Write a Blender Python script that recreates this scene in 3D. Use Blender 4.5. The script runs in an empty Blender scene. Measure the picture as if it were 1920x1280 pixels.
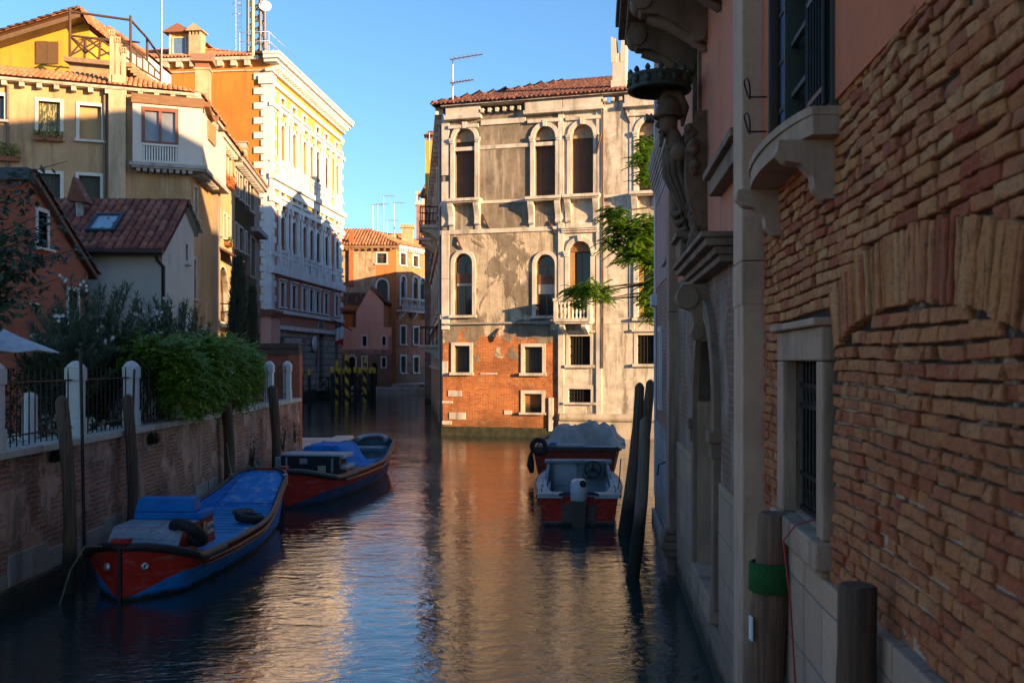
import bpy, math, random
from math import radians, sin, cos, pi
from mathutils import Vector, Matrix, noise
from mathutils.geometry import tessellate_polygon
random.seed(7)
SC = bpy.context.scene
COL = SC.collection
# ---------------------------------------------------------------- camera, sky, sun, exposure
FPX, EYE, HY = 1867.0, 3.5, 677.0          # focal length in photo pixels, eye height over the water, horizon row
cam_d = bpy.data.cameras.new("camera"); cam = bpy.data.objects.new("camera", cam_d); COL.objects.link(cam)
cam.location = (0, 0, EYE); cam.rotation_euler = (radians(90), 0, 0)
cam_d.sensor_width = 36; cam_d.lens = 36 * FPX / 1920; cam_d.shift_y = (HY - 640) / 1920
cam_d.clip_start = 0.05; cam_d.clip_end = 3000
cam_d.dof.use_dof = True; cam_d.dof.focus_distance = 42; cam_d.dof.aperture_fstop = 4.5
SC.camera = cam
SUN_EL, SUN_AZ = 9.0, 324.0                # degrees; azimuth counted from +X towards +Y
sd = Vector((cos(radians(SUN_AZ)) * cos(radians(SUN_EL)), sin(radians(SUN_AZ)) * cos(radians(SUN_EL)), sin(radians(SUN_EL))))
sun_d = bpy.data.lights.new("sun", 'SUN'); sun = bpy.data.objects.new("sun", sun_d); COL.objects.link(sun)
sun_d.energy = 4.0; sun_d.angle = radians(0.5); sun_d.color = (1.0, 0.64, 0.32)
sun.rotation_euler = sd.to_track_quat('Z', 'Y').to_euler(); sun.location = (60, -40, 40)
W = bpy.data.worlds.new("World"); SC.world = W; W.use_nodes = True
wt = W.node_tree; bg = wt.nodes["Background"]
sky = wt.nodes.new("ShaderNodeTexSky"); sky.sky_type = 'NISHITA'; sky.sun_disc = False
sky.sun_elevation = radians(SUN_EL); sky.sun_rotation = math.atan2(sd.x, sd.y)
sky.altitude = 0; sky.air_density = 1.0; sky.dust_density = 0.4; sky.ozone_density = 4.0
wt.links.new(sky.outputs[0], bg.inputs[0]); bg.inputs[1].default_value = 0.088
SC.view_settings.view_transform = 'Standard'; SC.view_settings.look = 'None'
SC.view_settings.exposure = 1.98; SC.view_settings.gamma = 1.0; SC.view_settings.use_curve_mapping = False

# ---------------------------------------------------------------- measuring helpers
def P(x, y, Y): return Vector(((x - 960) / FPX * Y, Y, EYE + (HY - y) / FPX * Y))
def on_water(x, y, z=0.0):
    Y = (EYE - z) * FPX / (y - HY); return Vector(((x - 960) / FPX * Y, Y, z))
class Fac:                                  # a vertical plane: u to the right as seen from outside, d inward, z up
    def __init__(s, p, t):
        s.p = Vector((p[0], p[1])); s.t = Vector((t[0], t[1])).normalized()
        t = s.t
        s.M = Matrix(((t.x, -t.y, 0, s.p.x), (t.y, t.x, 0, s.p.y), (0, 0, 1, 0), (0, 0, 0, 1)))
        s.holes = []
    def u(s, x, off=0.0):
        k = (x - 960) / FPX; q = s.p + Vector((-s.t.y, s.t.x)) * off
        return (k * q.y - q.x) / (s.t.x - k * s.t.y)
    def uv(s, x, y, off=0.0):
        u = s.u(x, off); Y = s.p.y + u * s.t.y + s.t.x * off
        return u, EYE + (HY - y) / FPX * Y
    def v(s, x, y): return s.uv(x, y)[1]

# ---------------------------------------------------------------- mesh builder
class MB:
    def __init__(s): s.V = []; s.Fc = []; s.mi = []; s.sm = []; s.m = 0; s.T = None
    def add(s, vs, fs, smooth=False):
        o = len(s.V)
        s.V += [tuple(s.T @ Vector(p)) for p in vs] if s.T is not None else [tuple(p) for p in vs]
        for f in fs: s.Fc.append([o + i for i in f]); s.mi.append(s.m); s.sm.append(smooth)
        return s
    def box(s, x0, x1, y0, y1, z0, z1):
        if x1 < x0: x0, x1 = x1, x0
        if y1 < y0: y0, y1 = y1, y0
        if z1 < z0: z0, z1 = z1, z0
        return s.add([(x0,y0,z0),(x1,y0,z0),(x1,y1,z0),(x0,y1,z0),(x0,y0,z1),(x1,y0,z1),(x1,y1,z1),(x0,y1,z1)],
              [(0,3,2,1),(4,5,6,7),(0,1,5,4),(1,2,6,5),(2,3,7,6),(3,0,4,7)])
    def frustum(s, c, z0, z1, a0, b0, a1, b1):       # rectangular taper about c
        x, y = c
        return s.add([(x-a0,y-b0,z0),(x+a0,y-b0,z0),(x+a0,y+b0,z0),(x-a0,y+b0,z0),(x-a1,y-b1,z1),(x+a1,y-b1,z1),(x+a1,y+b1,z1),(x-a1,y+b1,z1)],
              [(0,3,2,1),(4,5,6,7),(0,1,5,4),(1,2,6,5),(2,3,7,6),(3,0,4,7)])
    def tube(s, pts, r, n=8, cap=True, smooth=True):
        pts = [Vector(p) for p in pts]; vs = []; fs = []
        rs = r if isinstance(r, (list, tuple)) else [r] * len(pts)
        up = None
        for i, p in enumerate(pts):
            d = (pts[min(i+1, len(pts)-1)] - pts[max(i-1, 0)]).normalized()
            a = d.orthogonal().normalized() if up is None else (up - d * up.dot(d)).normalized()
            if up is None and abs(d.z) < 0.9: a = (Vector((0,0,1)) - d * d.z).normalized()
            up = a; b = d.cross(a)
            for k in range(n):
                t = 2*pi*k/n; vs.append(p + (a*cos(t) + b*sin(t)) * rs[i])
        for i in range(len(pts)-1):
            for k in range(n):
                fs.append((i*n+k, i*n+(k+1)%n, (i+1)*n+(k+1)%n, (i+1)*n+k))
        s.add(vs, fs, smooth)
        if cap:
            o = len(pts)*n
            s.add(vs[:n], [tuple(range(n-1,-1,-1))]); s.add(vs[-n:], [tuple(range(n))])
        return s
    def lathe(s, prof, c=(0,0,0), n=16, smooth=True, arc=2*pi, a0=0):
        vs = []; fs = []; full = abs(arc - 2*pi) < 1e-6; m = n if full else n+1
        for r, z in prof:
            for k in range(m):
                t = a0 + arc*k/n; vs.append((c[0]+r*cos(t), c[1]+r*sin(t), c[2]+z))
        for i in range(len(prof)-1):
            for k in range(n): fs.append((i*m+k, i*m+(k+1)%m, (i+1)*m+(k+1)%m, (i+1)*m+k))
        return s.add(vs, fs, smooth)
    def prism(s, poly, d0, d1, smooth_side=False):    # poly in (u, z), extruded along d
        n = len(poly); a = [(p[0], d0, p[1]) for p in poly]; b = [(p[0], d1, p[1]) for p in poly]
        tri = tessellate_polygon([[Vector((p[0], p[1], 0)) for p in poly]])
        s.add(a, tri); s.add(b, [t[::-1] for t in tri])
        return s.add(a + b, [(i, (i+1)%n, n+(i+1)%n, n+i) for i in range(n)], smooth_side)
    def extr(s, poly, axis, a, b):                    # poly in the plane across axis ('x': (y,z), 'z': (x,y)), extruded a..b
        f = {'x': lambda p, k: (k, p[0], p[1]), 'y': lambda p, k: (p[0], k, p[1]), 'z': lambda p, k: (p[0], p[1], k)}[axis]
        n = len(poly); A = [f(p, a) for p in poly]; B = [f(p, b) for p in poly]
        tri = tessellate_polygon([[Vector((p[0], p[1], 0)) for p in poly]])
        s.add(A, tri); s.add(B, [t[::-1] for t in tri])
        return s.add(A + B, [(i, (i+1)%n, n+(i+1)%n, n+i) for i in range(n)])
    def wall(s, outer, holes, depth=0.3, d=0.0):      # a wall face with real openings and their reveals
        loops = [outer] + [h[0] for h in holes]
        pts = [p for l in loops for p in l]
        tri = tessellate_polygon([[Vector((p[0], p[1], 0)) for p in l] for l in loops])
        s.add([(p[0], d, p[1]) for p in pts], tri)
        for l, dep in holes:
            n = len(l)
            s.add([(p[0], d, p[1]) for p in l] + [(p[0], d + dep, p[1]) for p in l], [(i, (i+1)%n, n+(i+1)%n, n+i) for i in range(n)])
        return s
    def ring(s, o, i, d0, d1, din=None):              # frame between outline o and outline i (same count)
        n = len(o); din = d1 if din is None else din
        vs = [(p[0], d0, p[1]) for p in o] + [(p[0], d0, p[1]) for p in i] + [(p[0], d1, p[1]) for p in o] + [(p[0], din, p[1]) for p in i]
        fs = []
        for k in range(n):
            j = (k+1) % n
            fs += [(k, j, n+j, n+k), (k, 2*n+k, 2*n+j, j), (n+k, n+j, 3*n+j, 3*n+k)]
        return s.add(vs, fs)
    def mesh(s, name, mats):
        me = bpy.data.meshes.new(name); me.from_pydata(s.V, [], s.Fc)
        for m in (mats if isinstance(mats, (list, tuple)) else [mats]): me.materials.append(m)
        me.polygons.foreach_set('material_index', s.mi); me.polygons.foreach_set('use_smooth', s.sm)
        me.update(); return me

def obj(name, mb, mats, parent=None, M=None, bevel=0):
    me = mb if isinstance(mb, bpy.types.Mesh) else mb.mesh(name, mats)
    o = bpy.data.objects.new(name, me); COL.objects.link(o)
    if parent is not None: o.parent = parent
    if M is not None: o.matrix_local = M
    if bevel:
        b = o.modifiers.new('bevel', 'BEVEL'); b.width = bevel; b.segments = 2; b.limit_method = 'ANGLE'
    return o
def tag(o, label=None, cat=None, group=None, kind=None):
    if label: o['label'] = label
    if cat: o['category'] = cat
    if group: o['group'] = group
    if kind: o['kind'] = kind
    return o
def thing(name, M, label, cat, group=None):
    o = bpy.data.objects.new(name, None); o.empty_display_size = 0.3; COL.objects.link(o)
    o.matrix_world = M if isinstance(M, Matrix) else Matrix.Translation(Vector(M))
    return tag(o, label, cat, group)
def kids(o): return [c for c in bpy.data.objects if c.parent == o]
def dup(root, M, label=None, group=None):
    r = root.copy(); COL.objects.link(r); r.matrix_world = M
    if label: r['label'] = label
    if group: r['group'] = group
    for ch in kids(root):
        c = ch.copy(); COL.objects.link(c); c.parent = r
        for g in kids(ch):
            d = g.copy(); COL.objects.link(d); d.parent = c
    return r
def rel(root, M): return root.matrix_world.inverted() @ M
def T(x, y, z): return Matrix.Translation((x, y, z))
def RZ(a): return Matrix.Rotation(a, 4, 'Z')
def rect(u0, u1, v0, v1): return [(u0, v0), (u1, v0), (u1, v1), (u0, v1)]
def archp(u0, u1, v0, v1, n=10, rise=None):           # outline with a round (or segmental) head
    w = (u1-u0)/2; c = (u0+u1)/2; r = w if rise is None else rise; sp = v1 - r
    return [(u0, v0), (u1, v0)] + [(c + w*cos(pi*k/n), sp + r*sin(pi*k/n)) for k in range(n+1)]

# ---------------------------------------------------------------- materials
class NT:
    def __init__(s, name):
        s.mat = bpy.data.materials.new(name); s.mat.use_nodes = True; s.t = s.mat.node_tree
        s.b = s.t.nodes["Principled BSDF"]
    def n(s, typ, ins=None, out=0, **at):
        nd = s.t.nodes.new('ShaderNode' + typ)
        for k, v in at.items(): setattr(nd, k, v)
        for k, v in (ins or {}).items(): s.set(nd.inputs[k], v)
        return nd.outputs[out]
    def set(s, inp, v):
        if isinstance(v, bpy.types.NodeSocket): s.t.links.new(v, inp)
        else:
            if isinstance(v, (tuple, list)) and len(v) == 3 and inp.type == 'RGBA': v = (*v, 1)
            inp.default_value = v
    def set_b(s, **k):
        for a, v in k.items(): s.set(s.b.inputs[a.replace('_', ' ')], v)
    def co(s, scale=(1,1,1), kind='Object'):
        c = s.n('TexCoord', out=kind)
        return c if scale == (1,1,1) else s.n('VectorMath', {0: c, 1: scale}, operation='MULTIPLY')
    def noise(s, vec, scale, detail=4, rough=0.55, dist=0.0, out=0):
        return s.n('TexNoise', {'Vector': vec, 'Scale': scale, 'Detail': detail, 'Roughness': rough, 'Distortion': dist}, out=out)
    def ramp(s, fac, lo, hi): return s.n('MapRange', {0: fac, 1: lo, 2: hi, 3: 0.0, 4: 1.0}, interpolation_type='SMOOTHSTEP')
    def mix(s, f, a, b, mode='MIX'):
        nd = s.t.nodes.new('ShaderNodeMix'); nd.data_type = 'RGBA'; nd.blend_type = mode
        s.set(nd.inputs[0], f); s.set(nd.inputs[6], a); s.set(nd.inputs[7], b); return nd.outputs[2]
    def math(s, op, a, b=0.5, c=0.0): return s.n('Math', {0: a, 1: b, 2: c}, operation=op)
    def bump(s, h, st=0.3, dist=0.02, normal=None):
        i = {'Height': h, 'Strength': st, 'Distance': dist}
        if normal is not None: i['Normal'] = normal
        return s.n('Bump', i)
    def island(s): return s.n('NewGeometry', out='Random Per Island')

def stucco(name, c1, c2, stain=None, sc=0.7, rough=0.92, bump=0.25, amt=0.7):
    m = NT(name); c = m.co()
    big = m.ramp(m.noise(c, sc, 6, 0.62), 0.35, 0.68)
    col = m.mix(big, c1, c2)
    if stain:
        st = m.math('MULTIPLY', m.ramp(m.noise(m.co((2.2, 2.2, 0.28)), 1.0, 6, 0.7), 0.47, 0.72), amt)
        col = m.mix(st, col, stain)
    fine = m.noise(c, 28, 4, 0.6)
    col = m.mix(m.math('MULTIPLY', m.ramp(fine, 0.4, 0.75), 0.22), col, tuple(x*0.55 for x in c1))
    h = m.math('ADD', m.math('MULTIPLY', fine, 0.35), m.noise(c, 5, 4, 0.6))
    m.set_b(Base_Color=col, Roughness=rough, Normal=m.bump(h, bump, 0.02)); return m.mat
def plain(name, c, rough=0.6, metal=0.0, var=0.25, sc=6.0, bump=0.1, c2=None, wear=0.0, wearc=(0.3,0.28,0.25)):
    m = NT(name); co = m.co(); nz = m.noise(co, sc, 5, 0.6)
    col = m.mix(m.ramp(nz, 0.3, 0.7), c, c2 or tuple(x*(1-var) for x in c))
    if wear: col = m.mix(m.math('MULTIPLY', m.ramp(m.noise(co, sc*1.6, 9, 0.78, 0.2), 0.60 - wear*0.1, 0.86 - wear*0.1), 0.75), col, wearc)
    m.set_b(Base_Color=col, Roughness=m.math('ADD', m.math('MULTIPLY', nz, 0.2), rough-0.1), Metallic=metal)
    if bump: m.set_b(Normal=m.bump(m.noise(co, sc*4, 4), bump, 0.01))
    return m.mat
def wood(name, c, c2, grain=(14, 14, 0.8), rough=0.85, bump=0.4, wet=None):
    m = NT(name); g = m.noise(m.co(grain), 2.0, 6, 0.65, 0.3); co = m.co()
    col = m.mix(m.ramp(g, 0.3, 0.7), c, c2)
    col = m.mix(m.math('MULTIPLY', m.ramp(m.noise(co, 2.5, 5), 0.5, 0.75), 0.5), col, tuple(x*0.45 for x in c))
    if wet is not None:     # algae and wet timber near the tide line (world z)
        z = m.n('SeparateXYZ', {0: m.n('NewGeometry', out='Position')}, out='Z')
        z = m.math('ADD', z, m.math('MULTIPLY', m.noise(co, 4, 3), 0.3))
        col = m.mix(m.ramp(z, wet+0.25, wet-0.15), col, (0.012, 0.014, 0.008))
    m.set_b(Base_Color=col, Roughness=rough, Normal=m.bump(g, bump, 0.01)); return m.mat
def bricks(name, c1, c2, mortar, bw=0.26, bh=0.075, plaster=None, pl_lo=0.5, pl_hi=0.56, psc=0.6, zgrad=None, stain=(0.09,0.07,0.055), bump=0.6, plaster2=None, tide=None, ms=0.012, ugrad=None, amp=1.0):
    m = NT(name); c = m.co(); s = m.n('SeparateXYZ', {0: c}); 
    sx = m.n('SeparateXYZ', {0: c}, out='X'); sz = m.n('SeparateXYZ', {0: c}, out='Z')
    wob = m.math('MULTIPLY', m.math('SUBTRACT', m.noise(c, 0.9, 3), 0.5), 0.09)
    v = m.n('CombineXYZ', {'X': sx, 'Y': m.math('ADD', sz, wob)})
    kw = {'Vector': v, 'Scale': 1.0, 'Mortar Size': ms, 'Mortar Smooth': 0.35, 'Bias': 0.0, 'Brick Width': bw, 'Row Height': bh}
    col = m.n('TexBrick', {**kw, 'Color1': c1, 'Color2': c2, 'Mortar': mortar})
    fac = m.n('TexBrick', kw, out='Fac')
    big = m.ramp(m.noise(c, 0.8, 6, 0.65), 0.38, 0.66)
    col = m.mix(m.math('MULTIPLY', big, 0.55), col, stain)
    pale = m.ramp(m.noise(c, 2.2, 7, 0.7, 0.5), 0.54, 0.68)
    col = m.mix(m.math('MULTIPLY', pale, 0.5), col, mortar)
    h = m.math('SUBTRACT', m.noise(c, 14, 4, 0.65), m.math('MULTIPLY', fac, 0.8))
    h = m.math('ADD', h, m.math('MULTIPLY', m.noise(c, 3, 5, 0.7), 0.8))
    if plaster:
        q = m.math('MULTIPLY_ADD', m.noise(c, psc, 9, 0.62, 0.3), amp, 0.5-0.5*amp)
        if zgrad: q = m.math('ADD', q, m.n('MapRange', {0: sz, 1: zgrad[0], 2: zgrad[1], 3: zgrad[2], 4: zgrad[3]}))
        if ugrad: q = m.math('ADD', q, m.n('MapRange', {0: sx, 1: ugrad[0], 2: ugrad[1], 3: ugrad[2], 4: ugrad[3]}))
        msk = m.ramp(q, pl_lo, pl_hi)
        pc = m.mix(m.ramp(m.noise(c, 1.6, 6, 0.65), 0.35, 0.7), plaster, tuple(x*0.62 for x in plaster))
        if plaster2:
            q2 = m.math('ADD', m.noise(m.n('VectorMath', {0: c, 1: (3.7, 9.1, 1.3)}, operation='ADD'), 0.55, 7, 0.55, 0.7),
                        m.n('MapRange', {0: sz, 1: plaster2[1], 2: plaster2[2], 3: -0.02, 4: 0.03}))
            pc = m.mix(m.ramp(q2, 0.48, 0.53), pc, m.mix(m.ramp(m.noise(c, 1.3, 7, 0.7), 0.35, 0.7), plaster2[0], tuple(x*0.6 for x in plaster2[0])))
            h2 = m.ramp(q2, 0.5, 0.53)
            ph = m.math('ADD', m.math('MULTIPLY', m.noise(c, 9, 5), 0.5), m.math('MULTIPLY', h2, -0.7))
        else: ph = m.math('MULTIPLY', m.noise(c, 9, 5), 0.5)
        pst = m.math('MULTIPLY', m.ramp(m.noise(m.co((2.6, 2.6, 0.25)), 1.0, 7, 0.74), 0.47, 0.64), 0.7)
        pc = m.mix(pst, pc, (0.11, 0.085, 0.055))
        pc = m.mix(m.math('MULTIPLY', m.ramp(m.noise(c, 3.3, 8, 0.75, 0.6), 0.55, 0.66), 0.5), pc, tuple(min(0.75, x*1.6) for x in plaster))
        col = m.mix(msk, col, pc); hn = m.t.nodes.new('ShaderNodeMix'); hn.data_type = 'FLOAT'
        m.set(hn.inputs[0], msk); m.set(hn.inputs[2], h); m.set(hn.inputs[3], m.math('ADD', ph, 0.9)); h = hn.outputs[0]
    if tide is not None:
        z = m.math('ADD', sz, m.math('MULTIPLY', m.noise(c, 2.5, 5), 0.5))
        col = m.mix(m.ramp(z, tide+0.55, tide+0.25), col, (0.012, 0.015, 0.006))
        col = m.mix(m.math('MULTIPLY', m.ramp(z, tide+1.5, tide+0.4), 0.4), col, (0.05, 0.05, 0.02))
    m.set_b(Base_Color=col, Roughness=0.92, Normal=m.bump(h, bump, 0.03)); return m.mat
def islandmat(name, cols, rough=0.85, bump=0.4, sc=20, stain=None, trans=0.0, spec=None, bdist=0.01):
    m = NT(name); r = m.island(); col = cols[0]
    k = len(cols)
    for i in range(1, k): col = m.mix(m.n('Math', {0: r, 1: i/k}, operation='GREATER_THAN'), col, cols[i])
    co = m.co(); nz = m.noise(co, sc, 5, 0.65)
    col = m.mix(m.math('MULTIPLY', m.ramp(nz, 0.42, 0.75), 0.45), col, stain or tuple(x*0.45 for x in cols[0]))
    m.set_b(Base_Color=col, Roughness=rough)
    if spec is not None: m.b.inputs['Specular IOR Level'].default_value = spec
    if bump: m.set_b(Normal=m.bump(nz, bump, bdist))
    if trans:
        tr = m.n('BsdfTranslucent', {'Color': col}); mx = m.t.nodes.new('ShaderNodeMixShader')
        mx.inputs[0].default_value = trans; m.t.links.new(m.b.outputs[0], mx.inputs[1]); m.t.links.new(tr, mx.inputs[2])
        m.t.links.new(mx.outputs[0], m.t.nodes['Material Output'].inputs[0])
    return m.mat
def glassy(name, c=(0.012, 0.014, 0.016), rough=0.08):
    m = NT(name); co = m.co()
    m.set_b(Base_Color=m.mix(m.noise(co, 1.5, 2), c, tuple(x*2.2 for x in c)), Roughness=rough, Normal=m.bump(m.noise(co, 1.2, 2), 0.08, 0.03)); return m.mat

STONE = stucco('istrian_stone', (0.54,0.49,0.42), (0.40,0.36,0.30), (0.16,0.135,0.105), 1.3, 0.8, 0.25, 0.75)
STONEW = stucco('white_stone', (0.66,0.65,0.64), (0.56,0.55,0.54), (0.30,0.28,0.26), 1.0, 0.8, 0.15, 0.5)
STONEG = stucco('grey_stone', (0.36,0.34,0.32), (0.26,0.245,0.23), (0.11,0.10,0.09), 1.1, 0.85, 0.35, 0.8)
STONEB = stucco('brown_stone', (0.25,0.16,0.10), (0.17,0.105,0.065), (0.05,0.032,0.022), 1.4, 0.85, 0.4, 0.8)
GLASS = glassy('window_glass')
GLASSB = glassy('painted_sky_glass', (0.07,0.12,0.20), 0.03)  # blue base colour paints the sky's reflection into the panes
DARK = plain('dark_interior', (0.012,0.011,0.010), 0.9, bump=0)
IRON = plain('wrought_iron', (0.018,0.016,0.015), 0.55, 0.6, 0.3, 20)
SHUT = wood('brown_shutter_wood', (0.085,0.045,0.025), (0.05,0.026,0.016), (26,26,0.6), 0.7, 0.3)
SHUTG = wood('green_shutter_wood', (0.03,0.04,0.03), (0.045,0.05,0.035), (26,26,0.6), 0.75, 0.3)
WFRAME = wood('brown_window_wood', (0.16,0.075,0.04), (0.10,0.045,0.025), (20,20,1.0), 0.6, 0.2)
WWOOD = plain('white_paint', (0.66,0.64,0.60), 0.5, 0, 0.15, 5, 0.05)
TILES = islandmat('terracotta_tiles', [(0.40,0.15,0.065),(0.32,0.12,0.055),(0.46,0.21,0.10),(0.24,0.10,0.055),(0.38,0.17,0.09),(0.30,0.16,0.10)], 0.9, 0.4, 9, (0.12,0.085,0.06))
TILESD = islandmat('weathered_tiles', [(0.15,0.055,0.040),(0.10,0.04,0.034),(0.20,0.075,0.048),(0.075,0.038,0.034),(0.13,0.06,0.048)], 0.9, 0.4, 9, (0.07,0.05,0.045))
PIPE = plain('copper_pipe', (0.13,0.055,0.035), 0.5, 0.3, 0.3, 5)
METAL = plain('galvanised_metal', (0.42,0.42,0.42), 0.45, 0.7, 0.3, 8)
ORANGEW = stucco('orange_plaster', (0.50,0.185,0.028), (0.40,0.14,0.02), (0.26,0.10,0.03), 0.35, 0.9, 0.15, 0.75)
# ---------------------------------------------------------------- building kit
CACHE = {}
def cached(key, fn):
    if key not in CACHE: CACHE[key] = fn()
    return CACHE[key]
def window(root, fac, u0, u1, v0, v1, arch=False, fw=0.12, proj=0.05, depth=0.22, kind='glass', fmat=None, pmat=None, sill=0.10, sw=0.12, hole=True, mull=True, wmat=None, key=False, lintel=0.0):
    """stone frame (part 'window') with its pane / shutters / grille / sill as sub-parts, and the opening in the wall"""
    fmat = fmat or STONE; w = u1-u0; h = v1-v0; wmat = wmat or WFRAME
    M = rel(root, fac.M) @ T((u0+u1)/2, 0, v0)
    sh = (archp if arch else rect)
    if hole: fac.holes.append((sh(u0, u1, v0, v1), depth + 0.06))
    k = (round(w, 2), round(h, 2), arch, fw, proj, depth, fmat.name)
    def fr():
        m = MB(); a, b = -w/2, w/2
        m.ring(sh(a-fw, b+fw, 0 if sill else -fw, h+fw), sh(a, b, 0, h), -proj, 0.01, depth)
        if key: m.prism([(-0.07, h-0.02), (0.07, h-0.02), (0.11, h+fw+0.08), (-0.11, h+fw+0.08)], -proj-0.06, 0)
        if lintel: m.box(a-fw-0.08, b+fw+0.08, -proj-lintel, 0, h+fw, h+fw+0.10)
        return m.mesh('window', fmat)
    f = obj('window', cached(('fr', key, lintel) + k, fr), None, root, M)
    def pane():
        m = MB(); a, b = -w/2, w/2
        p = sh(a, b, 0, h); m.prism(p, depth, depth+0.03); return m.mesh('pane', pmat or GLASS)
    def wfr():
        m = MB(); a, b = -w/2, w/2; t = 0.055
        m.ring(sh(a, b, 0, h), sh(a+t, b-t, t, h-t), depth-0.05, depth)
        if mull: m.box(-0.03, 0.03, depth-0.045, depth, t, h-t-(w/2 if arch else 0))
        sp = h - w/2 if arch else h*0.68
        if mull: m.box(a+t, b-t, depth-0.04, depth, sp-0.03, sp+0.03)
        return m.mesh('casement', wmat)
    def shutter():
        m = MB(); a, b = -w/2+0.01, w/2-0.01; n = max(2, int(w/2/0.14))
        hh = h - (w/2 if arch else 0)
        for sgn in (0, 1):
            x0 = a if sgn == 0 else 0.004; x1 = -0.004 if sgn == 0 else b
            m.box(x0, x1, depth-0.04, depth, 0.01, hh-0.01)
            for i in range(1, n): m.box(x0+(x1-x0)*i/n-0.006, x0+(x1-x0)*i/n+0.006, depth-0.046, depth-0.041, 0.03, hh-0.03)
            for zz in (0.12, 0.5, 0.86): m.box(x0+0.02, x1-0.02, depth-0.052, depth-0.047, hh*zz-0.025, hh*zz+0.025)
        return m.mesh('shutter', pmat or SHUT)
    def grille():
        m = MB(); a, b = -w/2, w/2; n = max(3, int(w/0.13))
        for i in range(1, n): m.tube([(a+w*i/n, depth*0.35, 0), (a+w*i/n, depth*0.35, h)], 0.014, 6)
        for i in range(1, max(3, int(h/0.42))):
            z = h*i/max(3, int(h/0.42)); m.box(a, b, depth*0.35-0.018, depth*0.35-0.006, z-0.018, z+0.018)
        return m.mesh('grille', IRON)
    if kind in ('glass', 'bars', 'dark', 'brickfill'):
        obj('pane' if kind != 'brickfill' else 'infill', cached(('pane', w, h, arch, depth, (pmat or GLASS).name), pane), None, f)
    if kind == 'glass': obj('casement', cached(('wfr', round(w,2), round(h,2), arch, depth, mull, wmat.name), wfr), None, f)
    if kind == 'bars': obj('grille', cached(('gr', round(w,2), round(h,2), depth), grille), None, f)
    if kind == 'shutter':
        obj('shutter', cached(('sh', round(w,2), round(h,2), arch, depth, (pmat or SHUT).name), shutter), None, f)
        if arch:
            def lun():
                m = MB(); a, b = -w/2, w/2; sp = h-w/2
                m.prism([(a, sp), (b, sp)] + [(w/2*cos(pi*q/10), sp + w/2*sin(pi*q/10)) for q in range(11)], depth-0.06, depth)
                m.box(a, b, depth-0.12, depth-0.065, sp-0.09, sp+0.05)
                return m.mesh('lunette', LUN)
            obj('lunette', cached(('lun', round(w,2), round(h,2), depth), lun), None, f)
    if sill:
        def sl():
            m = MB(); a, b = -w/2-fw, w/2+fw; m.box(a-0.05, b+0.05, -proj-sw, 0.015, -sill, 0); return m.mesh('sill', fmat)
        obj('sill', cached(('sill', round(w,2), fw, proj, sw, sill, fmat.name), sl), None, f)
    return f
LUN = stucco('lunette_plaster', (0.34,0.26,0.18), (0.20,0.15,0.11), (0.55,0.52,0.47), 1.6, 0.9, 0.2, 0.5)
def wallobj(root, fac, outer, mat, name='wall', d=0.0, extra=None, holes=None):
    m = MB(); m.wall(outer, fac.holes if holes is None else holes, d=d)
    if extra: extra(m)
    return obj(name, m, mat, root, rel(root, fac.M))
def band(m, u0, u1, z0, z1, p0, steps=((0, 1.0),)):     # moulded string course: steps of (height fraction, projection fraction)
    n = len(steps)
    for i, (a, pf) in enumerate(steps):
        b = steps[i+1][0] if i+1 < n else 1.0
        m.box(u0, u1, -p0*pf, 0.02, z0+(z1-z0)*a, z0+(z1-z0)*b)
def tile_roof(E, e, s, L, S, trim=lambda t: (0, 0), p=0.21, c=0.34, r=0.085, jit=0.012, seed=1, under=True, rot=0.0):
    """barrel tiles laid course by course: E eave start, e along the eave, s up the slope; trim(t)-> cut at left, right at slope distance t"""
    rnd = random.Random(seed); m = MB(); e = Vector(e).normalized(); s = Vector(s).normalized(); n = e.cross(s).normalized()
    if n.z < 0: n = -n
    E = Vector(E); vs = []; fs = []
    if under:
        a0, b0 = trim(0); a1, b1 = trim(S); q = n * -0.03
        m.add([E+e*a0+q, E+e*(L-b0)+q, E+e*(L-b1)+s*S+q, E+e*a1+s*S+q], [(0,1,2,3)])
        q2 = n * -0.13
        m.add([E+e*a0+q2, E+e*(L-b0)+q2, E+e*(L-b1)+s*S+q2, E+e*a1+s*S+q2], [(3,2,1,0)])
    j = 0; t = -0.06
    while t < S:
        a, b = trim(max(0, t)); cols = int((L - a - b) / p)
        tt = min(S, t + c * 1.18); i0 = math.ceil(a / p)
        for i in range(i0, int((L-b)/p) + 1):
            x = i * p + rnd.uniform(-jit, jit); dz = rnd.uniform(-jit, jit); tw = rnd.uniform(-0.02, 0.02)
            o = len(vs); t0 = t + rnd.uniform(-0.02, 0.02)
            for (tq, rr, hh) in ((t0, r*1.12, 0.035), (tt, r*0.92, 0.0)):
                for k in range(6):
                    an = pi*k/5; vs.append(E + e*(x + rr*cos(an) + tw*(tq-t)) + s*tq + n*(rr*sin(an) + hh + dz))
            fs += [(o+k, o+k+1, o+7+k, o+6+k) for k in range(5)]
            fs.append((o+5, o+4, o+3, o+2, o+1, o))
        t += c; j += 1
    m.add(vs, fs, True); return m
def ridge_caps(m, A, B, r=0.11, step=0.36):
    A, B = Vector(A), Vector(B); L = (B-A).length; d = (B-A)/L; n = int(L/step)
    for i in range(max(1, n)):
        a = A + d*(L*i/n); b = A + d*(L*(i+1)/n + 0.05) 
        m.tube([a + Vector((0,0,0.02)), b], [r*1.1, r*0.95], 8)
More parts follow.
